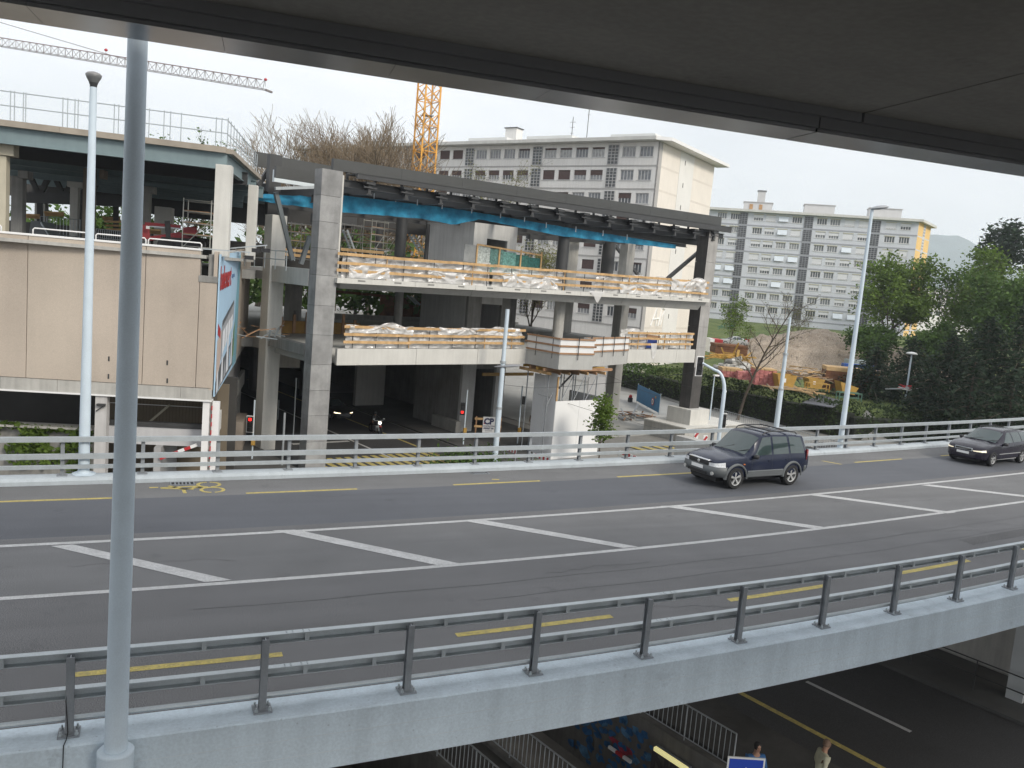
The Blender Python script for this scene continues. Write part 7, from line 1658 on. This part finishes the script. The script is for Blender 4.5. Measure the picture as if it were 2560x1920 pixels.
# blue screen with a round prohibition sign
pA_, pB_ = PZ(1590, 1005, -5.9), PZ(1645, 1035, -5.9); BF_ = Frame((pA_.x, pA_.y), atan2(pB_.x-pA_.x, pB_.y-pA_.y)); Lb = (pB_-pA_).to_2d().length
bp_ = thing('blue_screen', 'blue site screen with a round prohibition sign on the driveway', 'screen', (pA_.x, pA_.y, STZ))
BLUE = mat('blue_screen', (.02, .16, .33), .6, .12, .8)
for i in range(2): MB().fbox(BF_, Lb*i/2+.01, Lb*(i+1)/2-.01, 0, .05, STZ+.25, STZ+2.1).build('panel', BLUE, bp_)
for i in range(3): MB().cyl(BF_.p(Lb*i/2, .08, STZ), BF_.p(Lb*i/2, .08, STZ+2.2), .04, n=6).build('post', GALV(), bp_)
sg = BF_.at(1633, 1004); c = BF_.p(sg[0], -.05, sg[1]); nf = -BF_.n
for k, (r_0, m) in enumerate(((.40, REDP()), (.29, WHITE()))): MB().cyl(c+nf*.01*k, c+nf*(.02+.012*k), r_0, n=24).build('sign_disc', m, bp_)
MB().bar(c+nf*.04-BF_.u*.0-Vector((0, 0, .15)), c+nf*.04+Vector((0, 0, .15)), .1, .02).build('sign_figure', mat('ink_black', (.02, .02, .02), .6), bp_)
MB().fbox(BF_, sg[0]+.5, sg[0]+.9, -.03, .0, sg[1]+.45, sg[1]+.65).build('yellow_tag', YELM(), bp_)
# blue pedestrian sign below the viaduct (only its top shows)
q = PZ(1866, 1905, -4.0); bs = thing('direction_sign', 'blue sign with a white border on a post under the viaduct', 'sign', (q.x, q.y, STZ)); BS = Frame((q.x, q.y), radians(112))
MB().fbox(BS, -.42, .42, 0, .03, q.z-.75, q.z+.1).build('border', WHITE(), bs); MB().fbox(BS, -.38, .38, -.008, .0, q.z-.71, q.z+.06).build('face', mat('sign_blue', (.015, .06, .42), .5, .05), bs)
MB().cyl(BS.p(0, .06, STZ), BS.p(0, .06, q.z+.05), .035, n=8).build('post', GALV(), bs)
for a_, b_ in (((0, -.12), (0, -.35)), ((0, -.2), (.12, -.3)), ((0, -.35), (-.1, -.55)), ((0, -.35), (.1, -.55))): MB().bar(BS.p(a_[0], -.012, q.z+a_[1]), BS.p(b_[0], -.012, q.z+b_[1]), .05, .02).build('pictogram', WHITE(), bs)
MB().lathe((0, 0, 0), [(.001, 0), (.06, 0), (.06, .006), (.001, .006)], 12).build('pictogram', WHITE(), bs).matrix_local = Matrix.Translation(BS.p(0, -.012, q.z-.05)-org(bs)) @ Matrix.Rotation(radians(90), 4, BS.u)
for k, (x, y) in enumerate(((1740, 1093), (1762, 1103))):
    p = PD(x, y, 48); t = thing('marker_post', ['left red and white marker board by the platform', 'right red and white marker board by the platform'][k], 'marker', (p.x, p.y, STZ)); MB().box(p.x-.14, p.x+.14, p.y-.02, p.y+.02, p.z-.45, p.z+.35).build('board', WHITE(), t); MB().bar((p.x-.1, p.y-.03, p.z+.02), (p.x+.1, p.y-.03, p.z+.28), .14, .01, up=(0, 1, 0)).build('chevron', REDP(), t); pole(t, p.x, p.y+.05, STZ, p.z+.2, .03, GALV())
# striped tape barriers
for k, (xa, ya, xb, yb) in enumerate(((1333, 1128, 1372, 1142), (1548, 1122, 1605, 1142), (1262, 1112, 1290, 1122))):
    a_, b_ = PZ(xa, ya+8, STZ+.8), PZ(xb, yb+8, STZ+.8); t = thing('barrier_board', ['red and white barrier at the foot of the grey hoarding side', 'red and white barrier on the street right of the leafy young tree', 'red and white barrier near the middle lamp foot'][k], 'barrier', (a_.x, a_.y, STZ))
    for i in range(8): MB().bar(a_.lerp(b_, i/8), a_.lerp(b_, (i+1)/8), .05, .22).build('band', REDP() if i % 2 else WHITE(), t)
    for e_ in (a_, b_): MB().cyl((e_.x, e_.y, STZ), (e_.x, e_.y, STZ+.95), .03, n=6).build('foot_post', GALV(), t)
# barred railing of the ramp, right
ra = [PZ(1785.6, 1020, -4.85), PZ(1880, 1045, -4.85), PZ(1968, 1069, -4.85), PZ(2110, 1108, -4.85)]
bar_railing('railing', 'long barred railing running behind the suv roof', [(p.x, p.y, STZ+.05) for p in ra], 1.1, .28, RAILP(), r=.035, bw=.02, post_every=8)
MB().prism([Vector((p.x, p.y, STZ-.1)) for p in ra]+[Vector((p.x+.3, p.y+.5, STZ-.1)) for p in reversed(ra)], (0, 0, .16)).build('kerb_wall', CONC(), label='low concrete kerb under the long barred railing', cat='kerb')
# ------------------------------------------------------------------ debris and building materials
r5 = random.Random(77); OLDW = mat('old_wood', (.33, .26, .19), .9, .25, 2)
def pile(name, label, cat, centre, rx_, ry_, h, n, seed, mats, L=(.6, 2.2), w=.12):
    rr = random.Random(seed); c = Vector(centre); t = thing(name, label, cat, c)
    for i in range(n):
        f = rr.random(); a = rr.uniform(0, 2*pi); rad = sqrt(rr.random()); p = c+Vector((rx_*rad*cos(a), ry_*rad*sin(a), h*(1-rad)*rr.random()+.05)); d = Vector((rr.gauss(0, 1), rr.gauss(0, 1), rr.gauss(0, .10))).normalized(); l = rr.uniform(*L)
        MB().bar(p-d*l/2, p+d*l/2, w*rr.uniform(.5, 1.4), w*rr.uniform(.3, .8)).build('piece', mats[rr.randrange(len(mats))], t)
    return t
q = PZ(1580, 1045, STZ+.05); pile('debris_heap', 'heap of planks and steel scrap before the blue screen', 'debris', (q.x, q.y, STZ+.05), 2.6, 1.6, 1.0, 60, 2, (WOOD_B(), GALV_D(), RUST(), CONC()))
for k, (x, y) in enumerate(((1535, 1000), (1575, 1005))):
    q = PZ(x, y, STZ+.1); t = thing('warning_light', ['red warning lamp left of the debris heap', 'red warning lamp in front of the blue screen'][k], 'lamp', q); MB().box(q.x-.25, q.x+.25, q.y-.15, q.y+.15, q.z, q.z+.5).build('base', BLACK(), t, bevel=.05); MB().lathe((q.x, q.y, q.z+.5), [(.18, 0), (.2, .15), (.12, .3), (.001, .34)], 12).build('lens', REDP(), t, smooth=True)
YZ = -3.15
def ybox(name, label, cat, x0, y0, x1, y1, depth, m, group=None, deep=2.5, az=None, bevel=0):
    q = PD((x0+x1)/2, y1, depth); fr = Frame((q.x, q.y), az if az is not None else YAW+pi/2); s0, s1, z0, z1 = pxr(fr, x0, y0, x1, y1); t = thing(name, label, cat, fr.p(0, 0, z0), group=group); return t, fr, s0, s1, z0, z1, deep
def stack(name, label, cat, x0, y0, x1, y1, depth, mats, rows_, cols=1, deep=2.5, az=None, jitter=.06, group=None):
    t, fr, s0, s1, z0, z1, deep = ybox(name, label, cat, x0, y0, x1, y1, depth, None, group, deep, az)
    h = (z1-z0)/rows_
    for j in range(rows_):
        for i in range(cols):
            a, b = lerp(s0, s1, i/cols), lerp(s0, s1, (i+1)/cols); jt = r5.uniform(-jitter, jitter)
            MB().fbox(fr, a+jt+.01, b+jt-.01, jt, deep+jt, z0+h*j+.008, z0+h*(j+1)-.008).build('layer', mats[(i+j) % len(mats)] if not callable(mats) else mats(j, rows_), t)
    return t
BRK = mat('pink_brick', (.50, .16, .15), .85, .2, 4, col2=(.62, .26, .24)); OCH = mat('fresh_timber', (.50, .34, .17), .8, .15, 2)
stack('sheet_pile_stack', 'rusty brown stack of steel sheets behind the bare tree', 'steel stack', 1788, 862, 1870, 888, 104, (RUST(),), 5, 1, 3)
t = thing('shipping_container', 'red and white site container beside the right end column', 'container', PD(1790, 880, 110)); fr = Frame(PD(1790, 880, 110)[:2], YAW+pi/2); s0, s1, z0, z1 = pxr(fr, 1774, 848, 1806, 882); MB().fbox(fr, s0, lerp(s0, s1, .35), 0, 3, z0, z1).build('white_end', WHITE(), t); MB().fbox(fr, lerp(s0, s1, .35)+.01, s1, -.05, 3, z0, z1).build('red_side', REDP(), t)
for i in range(5): a = lerp(lerp(s0, s1, .4), s1, i/5); MB().fbox(fr, a, a+.06, -.1, -.05, z0+.1, z1-.1).build('rib', REDP(), t)
pile('girder_heap', 'heap of yellow formwork girders', 'girders', PD(1830, 897, 97), 2.6, 1.6, .7, 34, 5, (YELM(),), (1.8, 4), .2)
t = pile('rubble_heap', 'grey heap of broken concrete slabs', 'rubble', PD(1842, 925, 92), 2.6, 1.8, 1.6, 90, 6, (CONC(), CONC_L(), CONC_D()), (.3, 1.2), .5)
stack('timber_pack', 'orange timber pack on pink bricks left of the bare tree', 'timber', 1806, 921, 1856, 944, 88, lambda j, n: OCH if j >= n-2 else BRK, 6, 5, 2)
stack('brick_pack', 'low pink brick pack at the foot of the bare tree', 'bricks', 1845, 930, 1884, 950, 87, (BRK,), 4, 3, 2)
stack('brick_pack', 'tall pink brick pack with timber on top', 'bricks', 1889, 922, 1942, 964, 86, lambda j, n: OCH if j == n-1 else BRK, 10, 5, 2.2)
def skip_(label, x0, y0, x1, y1, depth, tilt=0, m=None):
    q = PD((x0+x1)/2, y1, depth); fr = Frame((q.x, q.y), YAW+pi/2); s0, s1, z0, z1 = pxr(fr, x0, y0, x1, y1); t = thing('skip', label, 'skip', fr.p((s0+s1)/2, 0, z0)); w = s1-s0; D_ = 1.8
    prof_ = [(s0+w*.18, z0), (s1-w*.18, z0+tilt*.2), (s1, z1+tilt), (s0, z1)]; m = m or YELM()
    MB().prism([fr.p(s, 0, z) for s, z in prof_], fr.n*.06).build('side_plate', m, t); MB().prism([fr.p(s, D_, z) for s, z in prof_], fr.n*.06).build('side_plate', m, t)
    for a_, b_ in ((0, 1), (1, 2), (3, 0)): (sa, za_), (sb, zb__) = prof_[a_], prof_[b_]; MB().quad(fr.p(sa, .06, za_), fr.p(sb, .06, zb__), fr.p(sb, D_, zb__), fr.p(sa, D_, za_)).build('plate', m, t)
    MB().fbox(fr, s0+w*.3, s0+w*.45, -.02, .0, lerp(z0, z1, .45), lerp(z0, z1, .75)).build('label_plate', WHITE(), t)
skip_('yellow skip beside the tall pink brick pack', 1942, 938, 1992, 972, 84); skip_('tipped yellow skip under the rusty sheet piles', 2100, 956, 2147, 984, 86, -.5)
skip_('yellow skip half hidden in planks, middle of the yard', 2020, 948, 2062, 972, 88)
pile('plank_heap', 'wide heap of splintered planks in the yard', 'planks', PD(2000, 945, 93), 4.4, 2.2, 1.6, 110, 8, (OLDW, WOOD_B(), GALV_D(), OCH, OLDW), (1, 3.4), .14)
pile('plank_heap', 'loose planks on the grass by the brick pack', 'planks', PD(1965, 972, 83), 2.6, 1.0, .2, 16, 9, (OCH, OLDW), (1.5, 3), .16)
pile('plank_heap', 'two pale planks lying on the lawn', 'planks', PD(2022, 982, 82), 1.0, .5, .1, 5, 10, (OCH,), (1.5, 2.5), .18)
stack('sheet_pile_stack', 'large dark rusty stack of sheet piles with boards on top', 'steel stack', 2062, 922, 2198, 982, 92, lambda j, n: OCH if j == n-1 else RUST(), 6, 1, 3, az=YAW+pi/2+.18)
stack('beam_stack', 'blue steel beams behind the rusty sheet piles', 'beams', 2110, 912, 2196, 926, 100, (mat('beam_blue', (.03, .09, .34), .5, .2),), 2, 1, 1)
stack('site_container', 'grey site container behind the blue beams', 'container', 2128, 903, 2196, 918, 106, (mat('container_grey', (.28, .32, .33), .6, .1),), 1, 1, 2.4)
for k, (x, y, d_) in enumerate(((2045, 976, 84), (2125, 1000, 82))):
    fr = Frame(PD(x, y, d_)[:2], YAW+pi/2); z0 = PD(x, y, d_).z; t = thing('metal_trestle', ['yellow metal trestle frame beside the tipped skip', 'green metal trestle frame on the lawn'][k], 'trestle', fr.p(0, 0, z0)); m = YELM() if k == 0 else mat('trestle_green', (.08, .17, .12), .6)
    for n in (0, .8):
        for s in (-1.1, 1.1): MB().bar(fr.p(s, n, z0-.1), fr.p(s, n, z0+.7), .07).build('leg', m, t)
        MB().bar(fr.p(-1.1, n, z0+.68), fr.p(1.1, n, z0+.68), .08).build('beam', m, t); MB().bar(fr.p(-1.1, n, z0+.2), fr.p(1.1, n, z0+.2), .05).build('beam', m, t)
tp = [PZ(x, y, YZ+.06) for x, y in ((2006, 1008), (2050, 988), (2112, 1006), (2080, 1020))]
MB().prism(tp, (0, 0, .08)).build('tarpaulin', mat('tarp_grey', (.10, .105, .12), .8, .15, .6), label='dark grey tarpaulin lying on the lawn', cat='tarpaulin')
for k, (x, y) in enumerate(((2275, 975), (2430, 965), (2330, 1000), (2500, 980))): pile('scrap_heap', ['scrap heap left of the small lamp', 'pale scrap in the shade of the pines', 'reddish scrap below the small lamp', 'pale scrap at the right edge under the pines'][k], 'scrap', PD(x, y, 88), 2.2, 1, .6, 22, 30+k, ((REDP(), WHITE(), GALV()) if k % 2 == 0 else (WHITE(), GALV(), BLUE)), (.5, 2), .2)
# gravel mound
GRV = mat('gravel', (.36, .29, .22), .95, .16, .5, .8, 6, grain=.25, gscale=7, col2=(.46, .38, .30))
mc = PD(2062, 900, 128); mc.z = -3.4
md_ = MB(); n_ = 46; R_ = 16.5
vr = Vector((cos(YAW), -sin(YAW), 0)); vf = Vector((sin(YAW), cos(YAW), 0))
def mound(u, v):
    a = 6.7*max(0, 1-(sqrt((u*.8+1)**2+(v*1.0)**2)/13.5)**1.5); b = 5.4*max(0, 1-(sqrt((u-9)**2+(v+1)**2)/11)**1.4); c = 5.2*max(0, 1-sqrt((u+9.5)**2+(v-2)**2)/9); d = 3.6*max(0, 1-sqrt((u+3)**2+(v+6)**2)/6.5); e = 4*max(0, 1-sqrt((u-12)**2+(v+2)**2)/9)
    z = max(a, b, c, d, e); return z*.98+(.35*mnoise.noise((u*.5, v*.5, 2))+.2*mnoise.noise((u*1.3, v*1.3, 4))+.12*mnoise.noise((u*3, v*3, 9)))*min(1, z)
N_ = 90
for j in range(N_+1):
    for i in range(N_+1):
        u, v = lerp(-20, 24, i/N_), lerp(-14, 14, j/N_); p = mc+vr*u+vf*v; md_.v.append((p.x, p.y, mc.z-.1+mound(u, v)))
for j in range(N_):
    for i in range(N_): md_.f.append((j*(N_+1)+i, j*(N_+1)+i+1, (j+1)*(N_+1)+i+1, (j+1)*(N_+1)+i))
mo = md_.build('gravel_mound', GRV, fix=False, smooth=True, label='big brown gravel mound in front of the grey apartment block', cat='mound')
st_ = MB(); rr = random.Random(5)
for i in range(900):
    u, v = rr.uniform(-16, 20), rr.uniform(-13, 4); z = mound(u, v)
    if z < .3: continue
    p = mc+vr*u+vf*v+Vector((0, 0, z-.1)); s = rr.uniform(.04, .16); st_.hexa([p+Vector((-s, -s, -s*.5)), p+Vector((s, -s*.7, -s*.4)), p+Vector((s*.8, s, -s*.5)), p+Vector((-s, s*.8, -s*.3))], [p+Vector((-s*.6, -s*.5, s*.6)), p+Vector((s*.6, -s*.4, s*.5)), p+Vector((s*.5, s*.6, s*.7)), p+Vector((-s*.4, s*.5, s*.6))])
st_.build('stones', mat('pebble', (.42, .36, .30), .95, .3, 2), kind='stuff', label='loose stones strewn over the gravel mound', cat='stones')
# green outdoor stair, fences and cars below the grey block
q = PD(1812, 835, 150); t = thing('outdoor_stair', 'green outdoor stair climbing to the lawn of the grey block', 'stair', q); GRN = mat('stair_green', (.05, .16, .11), .7, .1)
a_, b_ = PD(1778, 846, 150), PD(1842, 812, 152)
for k in (0, 2.0):
    o_ = Vector((sin(YAW), cos(YAW), 0))*k; MB().bar(a_+o_, b_+o_, .12, .3).build('stringer', GRN, t); MB().bar(a_+o_+Vector((0, 0, 1.1)), b_+o_+Vector((0, 0, 1.1)), .08).build('handrail', GRN, t)
    for i in range(11): p = (a_+o_).lerp(b_+o_, i/10); MB().bar(p, p+Vector((0, 0, 1.1)), .05).build('baluster', GRN, t)
for i in range(14): p = a_.lerp(b_, (i+.5)/14); MB().bar(p, p+Vector((sin(YAW), cos(YAW), 0))*2, .35, .06).build('tread', GRN, t)
for k, (x0, y0, x1, y1, d_) in enumerate(((1786, 824, 1803, 826, 165), (1870, 838, 1975, 834, 158))):
    p0_, p1_ = PD(x0, y0, d_), PD(x1, y1, d_); bar_railing('fence', ['short dark fence beside the green stair', 'dark bar fence at the foot of the grey block'][k], [p0_, p1_], 1.3, .35, STEEL_D(), r=.04, bw=.03, cat='fence')
pk = [('parked silver car behind the rusty sheet stack', 1832, 862, 128, (.42, .43, .44), .35), ('parked dark green car right of the silver one', 1880, 866, 132, (.02, .06, .05), .5), ('parked white car at the foot of the gravel mound', 1902, 862, 138, (.6, .6, .6), .3)]
import copy as _copy
PS = _copy.deepcopy(WAGS); PS['lampname'] = 'parked'; PS['lampcol'] = (.5, .5, .5); PS['lampemit'] = 0; PS['zt'] = [(-2.26, .86), (-2.2, .95), (-1.75, 1.0), (-1.2, 1.33), (-.9, 1.40), (-.3, 1.43), (.1, 1.40), (.25, 1.36), (.95, .95), (1.5, .89), (1.95, .81), (2.15, .72), (2.26, .52)]; PS['rr'] = -1.2; PS['tail'] = -1.75; PS['win'] = [(.60, -.25, .05, -.25), (-.33, -1.2, -.33, -.95)]
for k, (lab, x, y, d_, c, az) in enumerate(pk):
    q = PD(x, y, d_); car('parked_car', lab, (q.x, q.y, q.z-.1), -YAW+pi-.2*k, PS, mat('car_paint_%d' % k, c, .3, .05, 1, coat=.6), None, SILVER, 5)
# ------------------------------------------------------------------ traffic in the underpass
q = PZ(861, 1050, STZ+.02); PSD = _copy.deepcopy(PS); PSD['lampname'] = 'underpass'; PSD['lampcol'] = (1.0, .82, .55); PSD['lampemit'] = 3.0
car('car', 'dark car with lit headlights waiting in the underpass', (q.x-.6, q.y+1.8, STZ+.02), atan2(-ST.n.y, -ST.n.x), PSD, mat('car_black', (.01, .01, .012), .3, .1, 1, coat=.6), None, SILVER, 5)
def skin_body(name, joints, edges, m, parent, sub_=2):
    me = bpy.data.meshes.new(name); me.from_pydata([j[0] for j in joints], edges, []); o = bpy.data.objects.new(name, me); COL.objects.link(o)
    sk = o.modifiers.new('skin', 'SKIN'); sk.use_smooth_shade = True; ss = o.modifiers.new('sub', 'SUBSURF'); ss.levels = sub_; ss.render_levels = sub_
    for v, j in zip(me.skin_vertices[0].data, joints): v.radius = (j[1], j[2] if len(j) > 2 else j[1])
    me.skin_vertices[0].data[0].use_root = True
    bpy.context.view_layer.update(); nm_ = bpy.data.meshes.new_from_object(o.evaluated_get(bpy.context.evaluated_depsgraph_get())); nm_.name = name
    bpy.data.objects.remove(o); bpy.data.meshes.remove(me)
    for p in nm_.polygons: p.use_smooth = True
    nm_.materials.clear(); nm_.materials.append(m); ob = bpy.data.objects.new(name, nm_); COL.objects.link(ob); ob.parent = parent; return ob
SKIN = mat('skin', (.42, .24, .16), .6, .06, 6)
def person(label, loc, rz, H, top_m, leg_m, hair_m, step=.18, arms=None, bald=False, bent=0.0, skin=SKIN, coat=.0):
    """local: faces +x; figure height H"""
    t = thing('person', label, 'person', loc, local=True, rz=rz); k = H/1.75
    def s(*p): return tuple(c*k for c in p)
    A = arms or {'l': ((.0, .24, 1.12), (.10, .26, .88)), 'r': ((-.02, -.24, 1.12), (.06, -.27, .88))}
    fx = bent
    # skin: one continuous body from pelvis to head, arms with hands, legs with feet
    J = [(s(0, 0, .95), .09*k), (s(fx*.3, 0, 1.18), .085*k), (s(fx*.7, 0, 1.40), .075*k), (s(fx*.9, 0, 1.49), .058*k), (s(fx+.02, 0, 1.58), .075*k), (s(fx+.035, 0, 1.68), .085*k),
         (s(fx*.6, .16, 1.37), .030*k), (s(*A['l'][0]), .032*k), (s(*A['l'][1]), .030*k), (s(fx*.6, -.16, 1.37), .030*k), (s(*A['r'][0]), .032*k), (s(*A['r'][1]), .032*k),
         (s(0, .09, .90), .06*k), (s(step*.6, .10, .50), .05*k), (s(step*.5-.02, .10, .09), .042*k), (s(0, -.09, .90), .06*k), (s(-step*.3, -.10, .50), .05*k), (s(-step-.02, -.10, .10), .042*k)]
    E_ = [(0, 1), (1, 2), (2, 3), (3, 4), (4, 5), (2, 6), (6, 7), (7, 8), (2, 9), (9, 10), (10, 11), (0, 12), (12, 13), (13, 14), (0, 15), (15, 16), (16, 17)]
    b = skin_body('body', J, E_, skin, t)
    hd = MB().lathe(s(fx+.035, 0, 1.64), [(.001, -.125*k), (.045*k, -.115*k), (.068*k, -.06*k), (.078*k, 0), (.075*k, .06*k), (.05*k, .10*k), (.001, .118*k)], 14).build('face', skin, t, smooth=True); hd.scale = (1.12, .92, 1)
    hd.location = ((fx+.035)*k*(1-1.12), 0, 0)
    MB().add([s(fx+.115, -.014, 1.635), s(fx+.115, .014, 1.635), s(fx+.14, 0, 1.622), s(fx+.115, 0, 1.675)], [(0, 1, 2), (1, 3, 2), (3, 0, 2), (0, 3, 1)]).build('nose', skin, hd)
    for sy in (-1, 1):
        MB().lathe(s(fx+.112, sy*.03, 1.662), [(.001, -.008*k), (.010*k, 0), (.001, .008*k)], 8).build('eye', BLACK(), hd); MB().lathe(s(fx+.03, sy*.082, 1.645), [(.001, -.03*k), (.014*k, 0), (.001, .03*k)], 8).build('ear', skin, hd)
    MB().box(*[c*k for c in (fx+.108, fx+.12, -.022, .022, 1.594, 1.602)]).build('mouth', mat('lips', (.30, .10, .08), .6), hd)
    hr = MB().lathe(s(fx+.018, 0, 1.655), [(.088*k, -.05*k), (.096*k, 0), (.092*k, .055*k), (.062*k, .105*k), (.001, .125*k)] if not bald else [(.088*k, -.06*k), (.092*k, -.02*k), (.09*k, .0), (.08*k, .02*k)], 16).build('hair', hair_m, t, smooth=True)
    # clothing
    J2 = [(s(0, 0, .93-coat), (.155+coat*.1)*k, .14*k), (s(fx*.25, 0, 1.12), .14*k), (s(fx*.7, 0, 1.38), .155*k, .13*k), (s(fx*.85, 0, 1.455), .085*k), (s(fx*.6, .185, 1.39), .075*k), (s(*A['l'][0]), .058*k), (s(*[lerp(A['l'][0][i], A['l'][1][i], .85) for i in range(3)]), .045*k), (s(fx*.6, -.185, 1.39), .075*k), (s(*A['r'][0]), .058*k), (s(*[lerp(A['r'][0][i], A['r'][1][i], .85) for i in range(3)]), .045*k)]
    skin_body('jacket', J2, [(0, 1), (1, 2), (2, 3), (2, 4), (4, 5), (5, 6), (2, 7), (7, 8), (8, 9)], top_m, t)
    J3 = [(s(0, 0, .96), .15*k), (s(0, .095, .86), .105*k), (s(step*.6, .10, .50), .078*k), (s(step*.5-.02, .10, .11), .06*k), (s(0, -.095, .86), .105*k), (s(-step*.3, -.10, .50), .078*k), (s(-step-.02, -.10, .12), .06*k)]
    skin_body('trousers', J3, [(0, 1), (1, 2), (2, 3), (0, 4), (4, 5), (5, 6)], leg_m, t)
    for sy, x in ((.10, step*.5-.02), (-.10, -step-.02)): MB().hexa([s(x-.09, sy-.045, .0), s(x+.18, sy-.04, .0), s(x+.18, sy+.04, .0), s(x-.09, sy+.045, .0)], [s(x-.08, sy-.04, .10), s(x+.08, sy-.04, .085), s(x+.08, sy+.04, .085), s(x-.08, sy+.04, .10)]).build('shoe', BLACK(), t, bevel=.015)
    for side_ in ('l', 'r'):        # hands: palm, four fingers, thumb
        w = Vector(s(*A[side_][1])); e_ = Vector(s(*A[side_][0])); d = (w-e_).normalized(); sy = 1 if side_ == 'l' else -1; lat = Vector((1, 0, 0))-d*d.x; lat.normalize(); nn = d.cross(lat)
        J4 = [(tuple(w-d*.02*k), .03*k, .02*k), (tuple(w+d*.045*k), .036*k, .018*k), (tuple(w+d*.085*k), .036*k, .016*k)]; E4 = [(0, 1), (1, 2)]
        h_ = skin_body('hand', J4, E4, skin, t, 1)
        for f_, (o_, l) in enumerate(((-.028, .062), (-.010, .072), (.010, .068), (.027, .052))):
            b_ = w+d*.08*k+lat*o_*k; MB().tube([b_, b_+d*l*.5*k, b_+d*l*.95*k+nn*sy*.02*k], [.0095*k, .009*k, .007*k], 6).build('finger', skin, h_)
        b_ = w+d*.02*k-lat*.032*k; MB().tube([b_, b_-lat*.022*k+d*.03*k, b_-lat*.02*k+d*.06*k], [.011*k, .010*k, .008*k], 6).build('thumb', skin, h_)
    return t
q = PZ(2058, 1862, -4.32); person('grey-haired person in a cream jacket walking under the viaduct, head bowed', (q.x, q.y, STZ+.12), radians(-18), 1.68, mat('jacket_cream', (.52, .50, .36), .8, .15, 5), mat('skirt_brown', (.10, .08, .06), .9), mat('hair_auburn', (.20, .13, .09), .8, .3, 20), bent=.07, coat=.10)
q = PZ(1893, 1868, -4.32); person('dark-haired person in a blue jacket standing beside the blue sign', (q.x, q.y, STZ+.12), radians(-105), 1.68, mat('jacket_blue', (.03, .12, .30), .7, .15, 5), mat('jeans', (.04, .05, .08), .9), mat('hair_black', (.012, .010, .010), .7), step=.05, arms={'l': ((.06, .25, 1.12), (.26, .12, 1.10)), 'r': ((.06, -.25, 1.12), (.26, -.12, 1.10))})
q = PZ(1329, 1082, STZ+.12); person('distant person in a brown coat beside the grey side of the hoarding', (q.x, q.y, STZ+.12), radians(-120), 1.72, mat('coat_brown', (.16, .10, .06), .9, .1, 4), mat('trousers_dark', (.03, .03, .035), .9), MATS['hair_black'], step=.06, coat=.15)
# motorcycle with rider, headlight on
q = PZ(938, 1083, STZ+.02); mcx = thing('motorcycle', 'dark motorcycle with its headlight on in the underpass', 'motorcycle', (q.x, q.y, STZ+.02), local=True, rz=atan2(-ST.n.y, -ST.n.x))
for x in (.72, -.70):
    w = MB(); n = 22
    for rr_, yy_ in ((.22, -.05), (.31, -.055), (.31, .055), (.22, .05)): w.v += [(x+rr_*cos(2*pi*k/n), yy_, .31+rr_*sin(2*pi*k/n)) for k in range(n)]
    for i in range(4):
        for k in range(n): w.f.append((i*n+k, i*n+(k+1) % n, ((i+1) % 4)*n+(k+1) % n, ((i+1) % 4)*n+k))
    wo_ = w.build('wheel', RUBBER(), mcx); MB().cyl((x, -.03, .31), (x, .03, .31), .2, n=14).build('rim', GALV_D(), wo_)
for sy in (-.1, .1): MB().tube([(.72, sy, .31), (.50, sy, .95)], .03, 8).build('fork', GALV(), mcx)
MB().tube([(.45, 0, .95), (.1, 0, .80), (-.3, 0, .72), (-.75, 0, .82)], [.12, .17, .15, .10], 10).build('tank_and_seat', BLACK(), mcx, smooth=True)
MB().box(-.25, .3, -.17, .17, .25, .62).build('engine', GALV_D(), mcx, bevel=.04)
MB().tube([(.40, .40, 1.03), (.46, .2, 1.06), (.48, 0, 1.0), (.46, -.2, 1.06), (.40, -.40, 1.03)], .02, 6).build('handlebar', GALV(), mcx)
for sy in (-1, 1): MB().box(.40, .44, sy*.42-.07, sy*.42+.07, 1.12, 1.2).build('mirror', GALV(), mcx)
MB().cyl((.56, 0, .90), (.64, 0, .90), .10, n=16).build('headlight', mat('headlight_lit', (1, .93, .75), .3, 0, 1, emit=6.0), mcx)
MB().box(.60, .78, -.08, .08, .60, .68).build('mudguard', REDP(), mcx)
rd = person('rider in dark clothes and helmet on the motorcycle', (q.x, q.y, STZ+.02), atan2(-ST.n.y, -ST.n.x), 1.75, mat('leather', (.02, .02, .022), .6, .1), MATS['trousers_dark'], BLACK(), step=.05, bent=.12, arms={'l': ((.25, .30, 1.15), (.40, .34, 1.03)), 'r': ((.25, -.30, 1.15), (.40, -.34, 1.03))})
rd.location = Vector(rd.location)+Vector((ST.n.x*.28, ST.n.y*.28, -.10))
MB().lathe((.14, 0, 1.64), [(.001, -.15), (.10, -.13), (.135, -.03), (.135, .04), (.09, .12), (.001, .15)], 16).build('helmet', BLACK(), rd, smooth=True)
